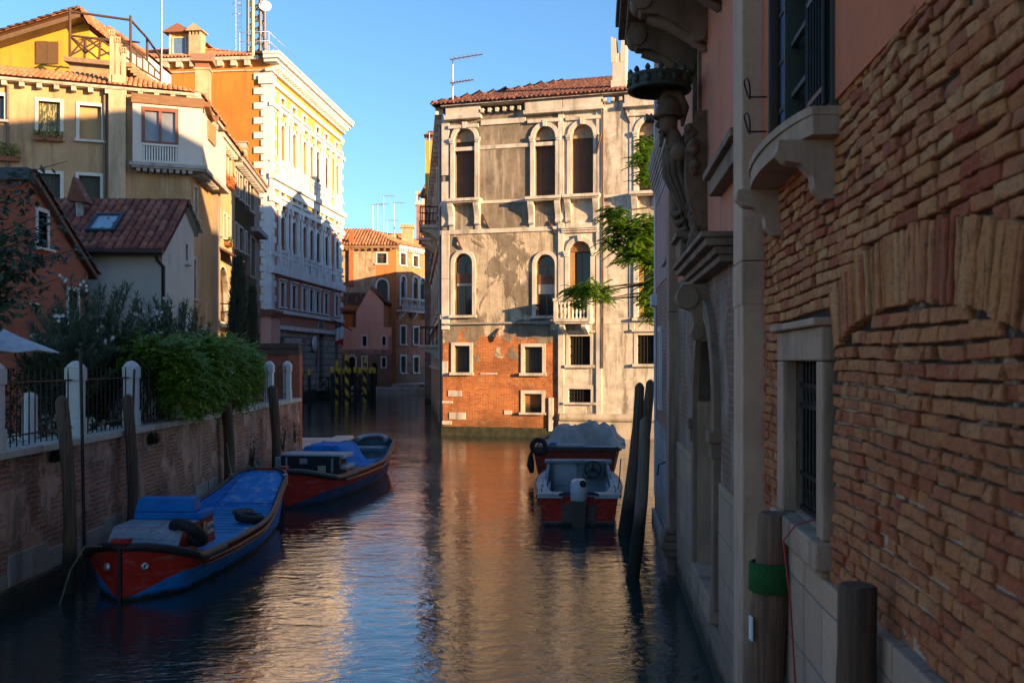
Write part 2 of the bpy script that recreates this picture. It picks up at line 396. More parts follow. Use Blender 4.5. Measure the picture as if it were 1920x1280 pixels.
def chimney_pot(m, x, y, z0, w, h, d=None):             # plain Venetian stack with a pierced head and tiled cap
    d = d or w
    m.box(x-w/2, x+w/2, y-d/2, y+d/2, z0, z0+h)
    m.box(x-w/2-0.06, x+w/2+0.06, y-d/2-0.06, y+d/2+0.06, z0+h, z0+h+0.1)
    for a in (-1, 0, 1):
        for b in (-1, 0, 1):
            if a or b: m.box(x+a*w*0.4-0.05, x+a*w*0.4+0.05, y+b*d*0.4-0.05, y+b*d*0.4+0.05, z0+h+0.1, z0+h+0.32)
    m.box(x-w/2-0.05, x+w/2+0.05, y-d/2-0.05, y+d/2+0.05, z0+h+0.32, z0+h+0.4)
def gable_cap(m, x, y, z, w, d, h, over=0.12):
    a, b = w/2+over, d/2+over
    m.add([(x-a,y-b,z),(x+a,y-b,z),(x+a,y+b,z),(x-a,y+b,z),(x,y-b,z+h),(x,y+b,z+h),
           (x-a,y-b,z+.07),(x+a,y-b,z+.07),(x+a,y+b,z+.07),(x-a,y+b,z+.07),(x,y-b,z+h+.07),(x,y+b,z+h+.07)],
          [(0,3,2,1),(0,1,4),(2,3,5),(6,10,11,9),(7,8,11,10),(0,6,9,3),(1,2,8,7),(0,4,10,6),(4,1,7,10),(2,5,11,8),(5,3,9,11)])
def baluster(m, x, y, z0, h, r=0.06):
    m.lathe([(r*0.8, 0), (r*0.8, h*0.08), (r*0.45, h*0.14), (r, h*0.38), (r*0.4, h*0.72), (r*0.5, h*0.86), (r*0.8, h*0.92), (r*0.8, h)], (x, y, z0), 8)
def rooftrim(c0, c1, S): return lambda t: (c0*t/S, c1*t/S)
# ---------------------------------------------------------------- water and ground
wm = NT('canal_water'); c = wm.co()
n1 = wm.noise(wm.co((1.0, 1.7, 1.0)), 2.1, 3, 0.5, 0.5)
n2 = wm.noise(wm.co((1.0, 1.8, 1.0)), 7.0, 4, 0.55, 0.6)
n3 = wm.noise(wm.co((0.6, 1.0, 1.0)), 0.35, 2, 0.5)
calm = wm.math('ADD', wm.math('MULTIPLY', wm.ramp(wm.noise(c, 0.22, 3), 0.35, 0.65), 0.75), 0.35)
hh = wm.math('ADD', wm.math('MULTIPLY', n1, 0.8), wm.math('MULTIPLY', n2, wm.math('MULTIPLY', calm, 0.36)))
hh = wm.math('ADD', hh, wm.math('MULTIPLY', n3, 1.6))
wm.set_b(Base_Color=(0.010, 0.030, 0.032), Roughness=0.01, IOR=2.05, Normal=wm.bump(hh, 0.5, 0.035))
m = MB(); m.add([(-400,-60,0),(400,-60,0),(400,900,0),(-400,900,0)], [(0,1,2,3)])
tag(obj('canal_water', m, wm.mat), kind='structure')
m = MB(); m.add([(-600,-100,-1.6),(600,-100,-1.6),(600,1200,-1.6),(-600,1200,-1.6)], [(0,1,2,3)])
tag(obj('canal_bed', m, plain('silt', (0.04,0.045,0.035))), kind='structure')

# ================================================================= RIGHT BANK
R = Fac((1.34 + 0.0846*22.3, 22.3), (-0.0846, -1.0))
def RU(Y): return (22.3 - Y) * 1.00357
PINK = stucco('pink_stucco', (0.60,0.20,0.105), (0.50,0.165,0.09), (0.25,0.12,0.095), 0.6, 0.9, 0.2, 0.6)
REDST = stucco('red_orange_stucco', (0.56,0.15,0.05), (0.46,0.115,0.04), (0.28,0.08,0.04), 0.8, 0.9, 0.2, 0.5)
FARP = stucco('faded_pink_stucco', (0.48,0.27,0.24), (0.38,0.20,0.175), (0.25,0.16,0.14), 0.8, 0.9, 0.2, 0.7)
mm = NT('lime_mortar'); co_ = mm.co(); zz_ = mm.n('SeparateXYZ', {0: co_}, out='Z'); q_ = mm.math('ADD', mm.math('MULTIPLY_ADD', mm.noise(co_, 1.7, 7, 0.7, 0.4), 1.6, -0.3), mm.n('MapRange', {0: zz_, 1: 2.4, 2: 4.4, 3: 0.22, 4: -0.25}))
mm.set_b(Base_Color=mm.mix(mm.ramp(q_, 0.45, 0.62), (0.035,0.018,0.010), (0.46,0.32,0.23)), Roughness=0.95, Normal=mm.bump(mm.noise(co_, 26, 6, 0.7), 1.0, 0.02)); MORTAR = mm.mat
RSTONE = stucco('warm_wall_stone', (0.40,0.255,0.165), (0.30,0.185,0.12), (0.11,0.07,0.045), 1.3, 0.85, 0.7, 1.0)
def nearbrick():
    m = NT('old_venetian_bricks'); r = m.island(); co = m.co(); cols = [(0.60,0.215,0.068),(0.54,0.165,0.052),(0.61,0.255,0.09),(0.42,0.085,0.028),(0.60,0.235,0.085),(0.50,0.165,0.06),(0.59,0.225,0.068),(0.47,0.125,0.048),(0.62,0.28,0.105),(0.55,0.19,0.068)]
    col = cols[0]
    for k in range(1, len(cols)): col = m.mix(m.n('Math', {0: r, 1: k/len(cols)}, operation='GREATER_THAN'), col, cols[k])
    zz = m.math('ADD', m.n('SeparateXYZ', {0: co}, out='Z'), m.math('MULTIPLY', m.noise(co, 1.1, 4), 0.9)); col = m.mix(m.math('MULTIPLY', m.ramp(zz, 4.3, 3.7), 0.42), col, (0.44, 0.115, 0.035))
    a = m.noise(co, 38, 6, 0.7); b = m.noise(co, 9, 6, 0.7, 0.4); c = m.noise(co, 1.4, 5, 0.65)
    col = m.mix(m.math('MULTIPLY', m.ramp(b, 0.45, 0.72), 0.55), col, (0.15, 0.06, 0.03))
    col = m.mix(m.math('MULTIPLY', m.ramp(m.noise(m.n('VectorMath', {0: co, 1: (5.2, 1.3, 8.8)}, operation='ADD'), 7, 7, 0.75, 0.5), 0.54, 0.68), 0.32), col, (0.52, 0.31, 0.16))
    col = m.mix(m.math('MULTIPLY', m.ramp(a, 0.50, 0.68), 0.55), col, (0.14, 0.05, 0.022))
    col = m.mix(m.math('MULTIPLY', m.ramp(c, 0.50, 0.70), 0.45), col, (0.28, 0.11, 0.06))
    h = m.math('ADD', m.math('MULTIPLY', a, 0.9), m.math('ADD', m.math('MULTIPLY', b, 0.7), m.math('MULTIPLY', m.noise(co, 95, 4, 0.7), 0.5)))
    m.set_b(Base_Color=col, Roughness=0.95, Normal=m.bump(h, 1.0, 0.02)); return m.mat
NBRICK = nearbrick()
RBR = bricks('portal_brick', (0.27,0.095,0.05), (0.19,0.065,0.035), (0.24,0.17,0.125), plaster=(0.29,0.205,0.145), pl_lo=0.47, pl_hi=0.56)
FBR = bricks('pale_corner_brick', (0.34,0.15,0.10), (0.26,0.10,0.065), (0.38,0.30,0.25), bump=0.4)
BASE_ST = bricks('base_stone_blocks', (0.46,0.285,0.18), (0.36,0.215,0.135), (0.14,0.12,0.10), 0.9, 0.42, bump=0.6, tide=0.12, ms=0.008, stain=(0.2,0.17,0.14))

# ---- near brick house -------------------------------------------------------
brick_house = thing('brick_house', R.M @ T(RU(5), 0, 0), 'brick canal house with eroded orange bricks beside the camera, red plaster above', 'house')
u_a, u_b = RU(8.0), RU(0.6)
def rr(px0, px1, py0, py1):             # photo rectangle -> wall rectangle on R
    a = R.u(px0); b = R.u(px1); return a, b, R.v((px0+px1)/2, py1), R.v((px0+px1)/2, py0)
win_lo = (R.u(1484), R.u(1546), 2.47, 3.50)            # barred window
win_up = (R.u(1450), R.u(1566), 4.92, 7.2)             # upper window
R.holes = [(rect(win_lo[0], win_lo[1], win_lo[2], win_lo[3]), 0.38), (rect(win_up[0], win_up[1], win_up[2], win_up[3]), 0.42)]
ZB, ZS = 2.26, 4.95                                     # brick zone between stone base and stucco
Mb = rel(brick_house, R.M)
def _x(m): m.box(u_a, u_b, 0.06, 12, 7.3, 16.6)
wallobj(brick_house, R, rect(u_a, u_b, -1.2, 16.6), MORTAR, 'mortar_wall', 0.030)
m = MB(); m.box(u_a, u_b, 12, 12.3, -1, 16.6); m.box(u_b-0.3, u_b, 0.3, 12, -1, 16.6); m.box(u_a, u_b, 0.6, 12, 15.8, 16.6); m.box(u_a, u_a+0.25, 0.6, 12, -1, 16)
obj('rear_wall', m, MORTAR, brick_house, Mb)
rnd = random.Random(11)
arch_c = (R.u(1685), 0.0); arch_c = (RU(4.30), 3.5 + 0.25 - 4.6); AR1, AR2 = 4.6, 4.93   # relieving arch circle
AHALF = 1.3
def brick_blob(m, u0, u1, z0, z1, pr, rn, ang=None):
    w, h = u1-u0, z1-z0; cu, cz = (u0+u1)/2, (z0+z1)/2; vs = []; fs = []
    nx = max(2, int(w/0.04)); e = 0.0055
    nx = max(3, int(w/0.03)); xs = [0, e/w] + [e/w + (1-2*e/w)*i/nx for i in range(1, nx)] + [1-e/w, 1]
    zs = [0, e/h, 0.35, 0.65, 1-e/h, 1] if h < 0.1 else [0, e/h] + [e/h + (1-2*e/h)*i/5 for i in range(1, 5)] + [1-e/h, 1]
    ox = [rn.uniform(-0.008, 0.008) for _ in range(4)]; oz = [rn.uniform(-0.004, 0.004) for _ in range(4)]
    tl = rn.uniform(-0.008, 0.008); tl2 = rn.uniform(-0.006, 0.006); sd0 = rn.uniform(0, 100); ero = rn.uniform(0.004, 0.016); A, B = len(xs), len(zs)
    for j, b in enumerate(zs):
        for i, a in enumerate(xs):
            x = (a-0.5)*w; z = (b-0.5)*h; q = [(1-a)*(1-b), a*(1-b), (1-a)*b, a*b]
            x += sum(p*r for p, r in zip(ox, q)); z += sum(p*r for p, r in zip(oz, q))
            edge = i in (0, A-1) or j in (0, B-1); near = i in (1, A-2) or j in (1, B-2)
            nz_ = noise.noise(Vector((x*17+sd0, z*22, sd0))); n2_ = noise.noise(Vector((x*45+sd0, z*45, sd0+9)))
            d = -pr + tl*(a-0.5)*2 + tl2*(b-0.5)*2 - nz_*ero*0.7 - n2_*0.0055
            if edge: d += 0.007 + 0.014*max(0, nz_) + 0.012*max(0, n2_); x *= 0.995 - 0.03*max(0, n2_); z *= 1 - 0.16*max(0, nz_) - 0.14*max(0, n2_)
            elif near: d += 0.0005 + 0.010*max(0, n2_)
            vs.append((x, d, z))
    for j in range(B-1):
        for i in range(A-1): fs.append((j*A+i, j*A+i+1, (j+1)*A+i+1, (j+1)*A+i))
    loop = list(range(A)) + [j*A+A-1 for j in range(1, B)] + [(B-1)*A+i for i in range(A-2, -1, -1)] + [j*A for j in range(B-2, 0, -1)]
    o = len(vs)
    for q in loop: vs.append((vs[q][0], 0.06, vs[q][2]))
    for k in range(len(loop)): fs.append((loop[k], o+k, o+(k+1)%len(loop), loop[(k+1)%len(loop)]))
    if ang is None: vs = [(x+cu, d, z+cz) for x, d, z in vs]
    else:
        ca, sa = cos(ang), sin(ang); vs = [(cu + x*ca + z*sa, d, cz - x*sa + z*ca) for x, d, z in vs]
    m.add(vs, fs, False)
m = MB()
z = ZB; k = 0
fr_lo = (win_lo[0]-0.24, win_lo[1]+0.20, win_lo[2]-0.24, win_lo[3]+0.26)
while z < ZS - 0.02:
    h = rnd.choice((0.056, 0.059, 0.063)); u = u_a - rnd.uniform(0, 0.2); wav = 0.012*sin(k*1.7)
    while u < u_b:
        L = rnd.choice((0.24, 0.23, 0.22, 0.12, 0.115, 0.125, 0.17, 0.19)); a, b = u, u + L - 0.011; u += L
        cu = (a+b)/2; zz = z + 0.010*noise.noise(Vector((cu*1.3, k*0.3, 0))) + 0.01*sin(cu*2.1+k*0.2)
        if b < u_a + 0.02 or a > u_b - 0.02: continue
        a = max(a, u_a); b = min(b, u_b)
        if b > fr_lo[0] and a < fr_lo[1] and z + h > fr_lo[2] and z < fr_lo[3]:
            if a < fr_lo[0] - 0.05: b = fr_lo[0]
            elif b > fr_lo[1] + 0.05: a = fr_lo[1]
            else: continue
        du, dz = cu - arch_c[0], zz + h/2 - arch_c[1]; rr_ = math.hypot(du, dz)
        if abs(du) < AHALF and AR1 - 0.012 < rr_ < AR2 - 0.004: continue
        if abs(cu - (R.u(1500))) < 0.85 and win_up[2]-0.16 < zz < ZS+0.1: continue
        pr = rnd.uniform(0.0, 0.008) - (0.02 if rnd.random() < 0.12 else 0) + 0.02*noise.noise(Vector((cu*1.1, zz*1.1, 4)))
        brick_blob(m, a, b, zz, zz + h, pr, rnd)
    z += h + rnd.uniform(0.008, 0.014); k += 1
aa = -math.asin(AHALF/AR1)
while aa < math.asin(AHALF/AR1):          # voussoirs standing on end
    w = rnd.choice((0.062, 0.066, 0.06, 0.07)); ang = aa + w/2/AR1
    rm = (AR1+AR2)/2 + rnd.uniform(-0.012, 0.012); hl = (AR2-AR1)/2
    cu, cz = arch_c[0] + rm*sin(ang), arch_c[1] + rm*cos(ang)
    brick_blob(m, cu - w/2 + 0.005, cu + w/2 - 0.004, cz-hl, cz+hl, rnd.uniform(0.012, 0.028), rnd, ang)
    aa += w/AR1 + 0.002
obj('brickwork', m, NBRICK, brick_house, Mb)
m = MB(); 
g = [(u_a, ZS), (u_b, ZS), (u_b, 16.6), (u_a, 16.6)]
hz = [(rect(win_up[0], win_up[1], ZS+0.02, win_up[3]), 0.3)]
m.wall(g, hz, d=-0.012); m.add([(u_a,-0.012,ZS),(u_b,-0.012,ZS),(u_b,0.05,ZS),(u_a,0.05,ZS)], [(0,1,2,3)])
obj('plaster', m, REDST, brick_house, Mb)
m = MB()                                   # stone base slabs
u = u_a; 
while u < u_b:
    L = rnd.uniform(0.8, 1.3); b = min(u+L, u_b)
    for z0, z1 in ((-1.2, 0.35), (0.36, 1.32), (1.33, ZB)): m.box(u+0.004, b-0.004, -0.05+rnd.uniform(-0.008,0.006), 0.1, z0+0.004, z1-0.004)
    u = b
obj('stone_base', m, BASE_ST, brick_house, Mb, bevel=0.012)
def lowwin():
    m = MB(); a, b, z0, z1 = win_lo
    m.box(a-0.22, a, -0.06, 0.10, z0, z1); m.box(b, b+0.16, -0.05, 0.10, z0, z1)
    m.box(a-0.22, b+0.18, -0.06, 0.10, z1+0.003, z1+0.2); m.box(a-0.25, b+0.2, -0.11, 0.10, z1+0.203, z1+0.25)
    return m
f = obj('window', lowwin(), RSTONE, brick_house, Mb, bevel=0.012)
m = MB(); a, b, z0, z1 = win_lo
m.box(a-0.26, b+0.2, -0.10, 0.3, z0-0.17, z0-0.003); m.box(a-0.22, b+0.16, -0.06, 0.05, z0-0.22, z0-0.173); obj('sill', m, RSTONE, f, bevel=0.015)
m = MB(); n = 9
for i in range(n): x = a + (b-a)*(i+0.5)/n; m.tube([(x, 0.07, z0+0.02), (x, 0.07, z1)], 0.011, 8)
for zz in (z0+0.04, z0+0.27, z1-0.3, z1-0.16): m.box(a, b, 0.055, 0.085, zz-0.014, zz+0.014)
for i in range(n+1):
    x = a + (b-a)*i/n
    for zc in (z1-0.23, z0+0.12): m.tube([(x+0.04*cos(t*pi/5), 0.07, zc+0.05*sin(t*pi/5)) for t in range(11)], 0.006, 5, cap=False)
obj('grille', m, IRON, f)
m = MB(); m.box(a, b, 0.30, 0.33, z0, z1); obj('pane', m, DARK, f)
cable = thing('red_cable', R.M @ T(R.u(1522), -0.1, 2.5), 'thin red cable hanging from the barred window down the stone base', 'cable')
m = MB(); m.tube([(0, 0.15, 0.03), (0.0, 0.0, -0.02), (-0.02, -0.07, -0.12), (0.0, -0.03, -0.5), (0.03, 0.0, -1.1), (0.02, 0.0, -1.9), (0.05, 0.01, -2.6)], 0.006, 6); obj('cord', m, plain('red_plastic', (0.35,0.015,0.012), 0.5), cable)
# upper window: dark casements, iron box grille, bowed stone sill on brackets
a, b, z0, z1 = win_up
f = obj('window', MB().ring(rect(a-0.05, b+0.05, z0-0.05, z1+0.05), rect(a, b, z0, z1), -0.03, 0.02, 0.3), SHUTG, brick_house, Mb)
m = MB(); m.box(a, b, 0.30, 0.34, z0, z1); obj('pane', m, DARK, f)
m = MB()
for i in range(7):
    zq = z0 + 0.12 + i*0.36; m.box(a+0.03, a+0.42, 0.05, 0.062, zq, zq+0.32)
obj('glazing', m, GLASSB, f)
m = MB()
for i in range(7):
    zq = z0 + 0.12 + i*0.36; m.box(a+0.80, b-0.35, 0.12, 0.132, zq, zq+0.32)
obj('glazing', m, GLASSB, f)
m = MB(); m.box(a+0.42, a+0.47, 0.0, 0.3, z0, z1); m.box(b-0.34, b-0.28, 0.0, 0.3, z0, z1)
for i in range(8): m.box(a, b, 0.04, 0.075, z0+0.08+i*0.36, z0+0.115+i*0.36)
obj('casement', m, SHUTG, f)
m = MB()
for i in range(6):
    x = b-0.42 + i*0.075; m.tube([(x, -0.06, z0+0.02), (x, -0.06, z1)], 0.009, 6)
for x in (b-0.44, b+0.0): m.tube([(x, -0.06, z0+0.02), (x, -0.06, z1)], 0.016, 6)
for zz in (0.1, 0.7, 1.3, 1.9): m.box(b-0.45, b+0.01, -0.07, -0.05, z0+zz, z0+zz+0.03)
obj('grille', m, IRON, f)
for zc in (5.35, 5.62):                     # wrought iron heart hooks beside the window
    m = MB(); q = R.u(1440)
    m.tube([(q+0.09*math.copysign(abs(sin(t))**1.4, sin(t)), -0.16 - 0.02*cos(t), zc + 0.02 + 0.075*cos(t) - 0.02*cos(2*t)) for t in [k*pi/8 for k in range(17)]], 0.007, 5, cap=False)
    m.tube([(q, -0.14, zc-0.06), (q, 0.02, zc-0.06)], 0.007, 5); obj('iron_hook', m, IRON, f)
def bow(x, e=1.0): q = (x-(a+b)/2)/((b-a)/2+0.16); return -0.05 - 0.22*e*math.sqrt(max(0, 1-q*q*0.98))
m = MB(); N = 16; xs = [a-0.10 + (b-a+0.16)*i/N for i in range(N+1)]
for zz0, zz1, e in ((z0-0.05, z0-0.002, 1.0), (z0-0.16, z0-0.053, 0.93)):
    m.extr([(x, bow(x, e)) for x in xs] + [(xs[-1], 0.05), (xs[0], 0.05)], 'z', zz0, zz1)
s_ = obj('sill', m, RSTONE, f, bevel=0.01)
for q in (a+0.2, b-0.12):
    m = MB(); pr = [(0.05, z0-0.163), (-0.30, z0-0.163), (-0.31, z0-0.23), (-0.26, z0-0.28), (-0.17, z0-0.30), (-0.11, z0-0.36), (-0.10, z0-0.44), (-0.04, z0-0.50), (0.05, z0-0.50)]
    m.extr(pr, 'x', q-0.07, q+0.07); obj('bracket', m, RSTONE, s_, bevel=0.01)

# ---- portal palace (between the two stone pilasters) -------------------------
PAL = thing('portal_palace', R.M @ T(RU(12), 0, 0), 'red stucco palace with arched water door, stone pilasters and overhead balcony, on the right', 'palace')
R.holes = []; Mp = rel(PAL, R.M); ua, ub = RU(16.7), RU(8.0)
dr = (RU(13.0), RU(10.95), 0.85, 4.0)
R.holes.append((archp(*dr, n=14), 0.55)); uw = (RU(13.3), RU(12.7), 5.1, 8.2); R.holes.append((rect(*uw), 0.35))
uw2 = (RU(11.5), RU(10.2), 5.6, 8.2)
m = MB(); m.wall(rect(ua, ub, -1.2, 4.75), [h for h in R.holes[:1]]); obj('lower_wall', m, RBR, PAL, Mp)
m = MB(); m.wall(rect(ua, ub, 4.75, 17.6), [R.holes[1]], d=-0.01); obj('upper_wall', m, PINK, PAL, Mp)
m = MB(); m.box(ua, ub, 14, 14.3, -1, 17.6); m.box(ua, ua+0.3, 0.02, 14, -1, 17.6); m.box(ub-0.3, ub, 0.02, 14, -1, 17.6); m.box(ua, ub, 0.6, 14, 17.3, 17.6)
obj('rear_wall', m, PINK, PAL, Mp)
m = MB(); m.prism(archp(dr[0]+0.002, dr[1]-0.002, dr[2], dr[3], 14), 0.5, 0.56); d_ = obj('door', m, STONEB, PAL, Mp)
m = MB(); m.box(dr[0]+0.003, dr[0]+0.05, -0.02, 0.5, dr[2], 2.98); m.box(dr[1]-0.05, dr[1]-0.003, -0.02, 0.5, dr[2], 2.98); obj('door_jamb', m, RSTONE, PAL, Mp)
m = MB(); m.ring(archp(dr[0]-0.24, dr[1]+0.24, dr[2]-0.05, dr[3]+0.24, 14), archp(*dr, n=14), -0.08, 0.02, 0.4); fr_ = obj('door_frame', m, STONEB, PAL, Mp, bevel=0.01)
m = MB()
for q in (dr[0]-0.28, dr[1]+0.02):
    m.box(q, q+0.26, -0.14, 0.05, 2.62, 2.75); m.box(q+0.03, q+0.23, -0.11, 0.05, 2.45, 2.618)
obj('impost', m, STONEB, fr_, bevel=0.012)
m = MB(); m.box(dr[0]+0.004, dr[1]-0.004, -0.10, 0.5, 0.60, 0.885); obj('door_step', m, RSTONE, fr_, bevel=0.015)
m = MB(); m.box(ua+0.0, ub, -0.04, 0.03, -1.2, 0.595); m.box(dr[1]+0.26, ub-0.02, -0.03, 0.03, 0.6, 2.2); m.box(ua+0.4, dr[0]-0.26, -0.03, 0.03, 0.6, 2.2); obj('stone_base', m, BASE_ST, PAL, Mp, bevel=0.01)
# keystone scroll
m = MB(); kc = RU(11.98); pr = [(0.05, 4.42), (-0.30, 4.42), (-0.36, 4.34), (-0.36, 4.22), (-0.28, 4.14), (-0.20, 4.10), (-0.17, 3.95), (-0.20, 3.84), (-0.17, 3.76), (-0.08, 3.74), (0.05, 3.74)]
m.extr(pr, 'x', kc-0.13, kc+0.13)
m.tube([(kc-0.16, -0.25, 4.26), (kc+0.16, -0.25, 4.26)], 0.13, 14); m.tube([(kc-0.15, -0.13, 3.84), (kc+0.15, -0.13, 3.84)], 0.075, 12)
obj('keystone', m, STONEB, PAL, Mp, bevel=0.01)
# hood cornice over the door
m = MB(); ha, hb = RU(13.05), RU(9.75)
for z0, z1, p in ((4.47, 4.54, 0.14), (4.543, 4.62, 0.19), (4.623, 4.70, 0.28), (4.703, 4.76, 0.33)): m.box(ha - p*0.4, hb + p*0.4, -p, 0.03, z0, z1)
obj('door_cornice', m, STONEB, PAL, Mp, bevel=0.012)
m = MB(); m.box(RU(13.0), RU(12.3), -0.30, 0.02, 4.80, 5.02); m.box(RU(13.1), RU(12.2), -0.36, 0.02, 5.023, 5.10)
m.box(RU(10.6), RU(8.5), -0.14, 0.02, 5.25, 5.42); m.box(RU(10.65), RU(8.5), -0.2, 0.02, 5.423, 5.5)
obj('window_ledge', m, STONEB, PAL, Mp, bevel=0.01)
m = MB(); m.box(uw[0], uw[1], 0.30, 0.33, uw[2], uw[3]); w_ = obj('window', m, DARK, PAL, Mp)
m = MB(); m.ring(rect(uw[0]-0.12, uw[1]+0.12, uw[2]-0.1, uw[3]+0.12), rect(*uw), -0.05, 0.02, 0.3); obj('frame', m, STONEB, w_)
# pilasters
def pilaster(uc0, uc1, pr, z0, mat, plinth):
    m = MB(); m.box(uc0, uc1, -pr, 0.03, z0, 4.30); m.box(uc0, uc1, -pr-0.004, 0.03, 4.305, 17.2)
    m.box(uc0-0.006, uc1+0.006, -pr-0.008, 0.03, 3.95, 4.30)
    o = obj('pilaster', m, mat, PAL, Mp, bevel=0.012)
    if plinth:
        m = MB()
        for zz0, zz1, e in ((0.30, 0.42, 0.10), (0.423, 0.55, 0.14), (0.553, 0.66, 0.09), (0.663, 0.74, 0.05)): m.box(uc0-e, uc1+e, -pr-e, 0.03, zz0, zz1)
        m.box(uc0-0.02, uc1+0.02, -pr-0.03, 0.03, -1.2, 0.297); obj('plinth', m, STONEB, o, bevel=0.03)
    return o
PILG = stucco('grey_pilaster_stone', (0.52,0.335,0.22), (0.40,0.255,0.165), (0.14,0.10,0.075), 0.9, 0.85, 0.7, 1.0)
pilaster(RU(8.46), RU(7.96), 0.17, -1.2, PILG, False)
pilaster(RU(16.9), RU(16.3), 0.15, 0.2, RSTONE, True)
# overhead balcony with carved consoles
m = MB(); ba, bb = RU(14.2), RU(8.6)
for z0, z1, p in ((8.02, 8.12, 0.93), (8.123, 8.22, 1.02), (8.223, 8.32, 0.98), (8.323, 8.42, 1.06)): m.box(ba - (p-0.93), bb, -p, 0.02, z0, z1)
bal = obj('balcony', m, STONEB, PAL, Mp, bevel=0.012)
m = MB()
for i in range(24): baluster(m, ba+0.15+i*0.23, -0.85, 8.42, 0.75, 0.07)
m.box(ba-0.02, bb, -0.97, -0.73, 9.17, 9.3); obj('balustrade', m, STONEB, bal)
for Yc in (13.35, 12.0, 10.6, 9.2):
    m = MB(); q = RU(Yc); m.extr([(0.02, 8.017), (-0.88, 8.017), (-0.90, 7.80), (-0.80, 7.68), (-0.60, 7.66), (-0.40, 7.56), (-0.18, 7.40), (0.02, 7.28)], 'x', q-0.13, q+0.13)
    m.tube([(q-0.16, -0.80, 7.84), (q+0.16, -0.80, 7.84)], 0.13, 14); m.tube([(q-0.15, -0.12, 7.40), (q+0.15, -0.12, 7.40)], 0.09, 12)
    m.tube([(q, -0.72, 7.64), (q, -0.45, 7.56), (q, -0.2, 7.40), (q, -0.02, 7.24)], [0.06, 0.08, 0.08, 0.05], 8)
    obj('console', m, STONEB, bal, bevel=0.01)
CARV = stucco('dark_carved_stone', (0.17,0.095,0.052), (0.075,0.042,0.025), (0.03,0.02,0.014), 4.0, 0.9, 0.9, 1.0)
# coat of arms: carved knight's helm, mantling, shield edge and fruit garland under a bronze crown
arms = thing('carved_coat_of_arms', R.M @ T(RU(12.2), 0, 0), 'weathered stone coat of arms with helmeted head and fruit garland, hanging on the red wall', 'carving')
Ma = rel(arms, R.M); q = RU(12.25)
m = MB(); prof = []
for i in range(17):
    t = i/16; z = 4.95 + t*1.55; prof.append((z, 0.06 + 0.30*sin(pi*min(1, t*0.9))**0.8))
m.extr([(0.02, prof[0][0])] + [(-d, z) for z, d in prof] + [(0.02, prof[-1][0])], 'x', q-0.50, q-0.30)
m.extr([(0.02, prof[0][0]+0.05)] + [(-d*0.75, z) for z, d in prof] + [(0.02, prof[-1][0])], 'x', q-0.28, q+0.35)
obj('shield', m, CARV, arms, Ma, bevel=0.03)
m = MB(); hx, hd, hz_ = q-0.12, -0.44, 6.40
m.tube([(q-0.05, -0.14, 5.25), (q-0.10, -0.22, 5.55), (q-0.12, -0.30, 5.85), (q-0.12, -0.33, 6.10), (q-0.12, -0.36, 6.22), (hx, hd+0.04, 6.36)], [0.10, 0.14, 0.19, 0.21, 0.11, 0.085], 12)
for k in range(9):                       # drapery folds and armour ribs
    a = pi*(0.05 + 0.9*k/8); m.tube([(q-0.12+0.21*cos(a), -0.30-0.19*sin(a), 6.12), (q-0.12+0.19*cos(a+.1), -0.28-0.2*sin(a), 5.8), (q-0.08+0.13*cos(a-.1), -0.20-0.15*sin(a), 5.5), (q-0.05+0.08*cos(a), -0.13-0.08*sin(a), 5.2)], [0.03, 0.035, 0.028, 0.012], 6)
for k in range(7): m.tube([(q-0.16+0.02*k, -0.40+0.04*k, 5.35-0.1*k), (q-0.06+0.02*k, -0.36+0.04*k, 5.30-0.1*k), (q+0.02+0.02*k, -0.28+0.03*k, 5.34-0.1*k)], [0.03, 0.055, 0.03], 6)
for sg in (-1, 1): m.lathe([(0.01, -0.13), (0.10, -0.08), (0.13, 0.0), (0.10, 0.08), (0.01, 0.12)], (q-0.12+sg*0.20, -0.31, 6.05), 10)
m.lathe([(0.02, -0.13), (0.075, -0.09), (0.105, 0.0), (0.12, 0.10), (0.115, 0.18)], (hx, hd, hz_), 14)            # face
m.tube([(hx, hd-0.10, hz_+0.10), (hx, hd-0.145, hz_+0.03), (hx, hd-0.11, hz_+0.005)], [0.02, 0.028, 0.02], 6)          # nose
m.tube([(hx-0.09, hd-0.075, hz_+0.115), (hx, hd-0.125, hz_+0.125), (hx+0.09, hd-0.075, hz_+0.115)], 0.02, 6)            # brow
m.tube([(hx-0.05, hd-0.095, hz_-0.04), (hx, hd-0.12, hz_-0.045), (hx+0.05, hd-0.095, hz_-0.04)], 0.014, 6)              # mouth
for k in range(6): m.tube([(hx-0.08+0.03*k, hd-0.07-0.02*sin(pi*k/5), hz_-0.06), (hx-0.06+0.025*k, hd-0.10, hz_-0.22)], [0.025, 0.01], 5)   # beard
m.lathe([(0.135, 0.12), (0.19, 0.13), (0.20, 0.15), (0.15, 0.18), (0.145, 0.26), (0.11, 0.34), (0.05, 0.385), (0.005, 0.39)], (hx, hd, hz_), 18)   # helmet with brim
m.tube([(hx, hd-0.19, hz_+0.13), (hx, hd-0.28, hz_+0.10), (hx, hd-0.24, hz_+0.16)], [0.07, 0.03, 0.05], 7)
m.tube([(hx, hd-0.12, hz_+0.30), (hx, hd-0.02, hz_+0.44), (hx, hd+0.12, hz_+0.42), (hx, hd+0.2, hz_+0.25), (hx, hd+0.17, hz_+0.02)], [0.03, 0.06, 0.07, 0.06, 0.02], 7)
obj('helm', m, CARV, arms, Ma)
m = MB(); rn = random.Random(5)
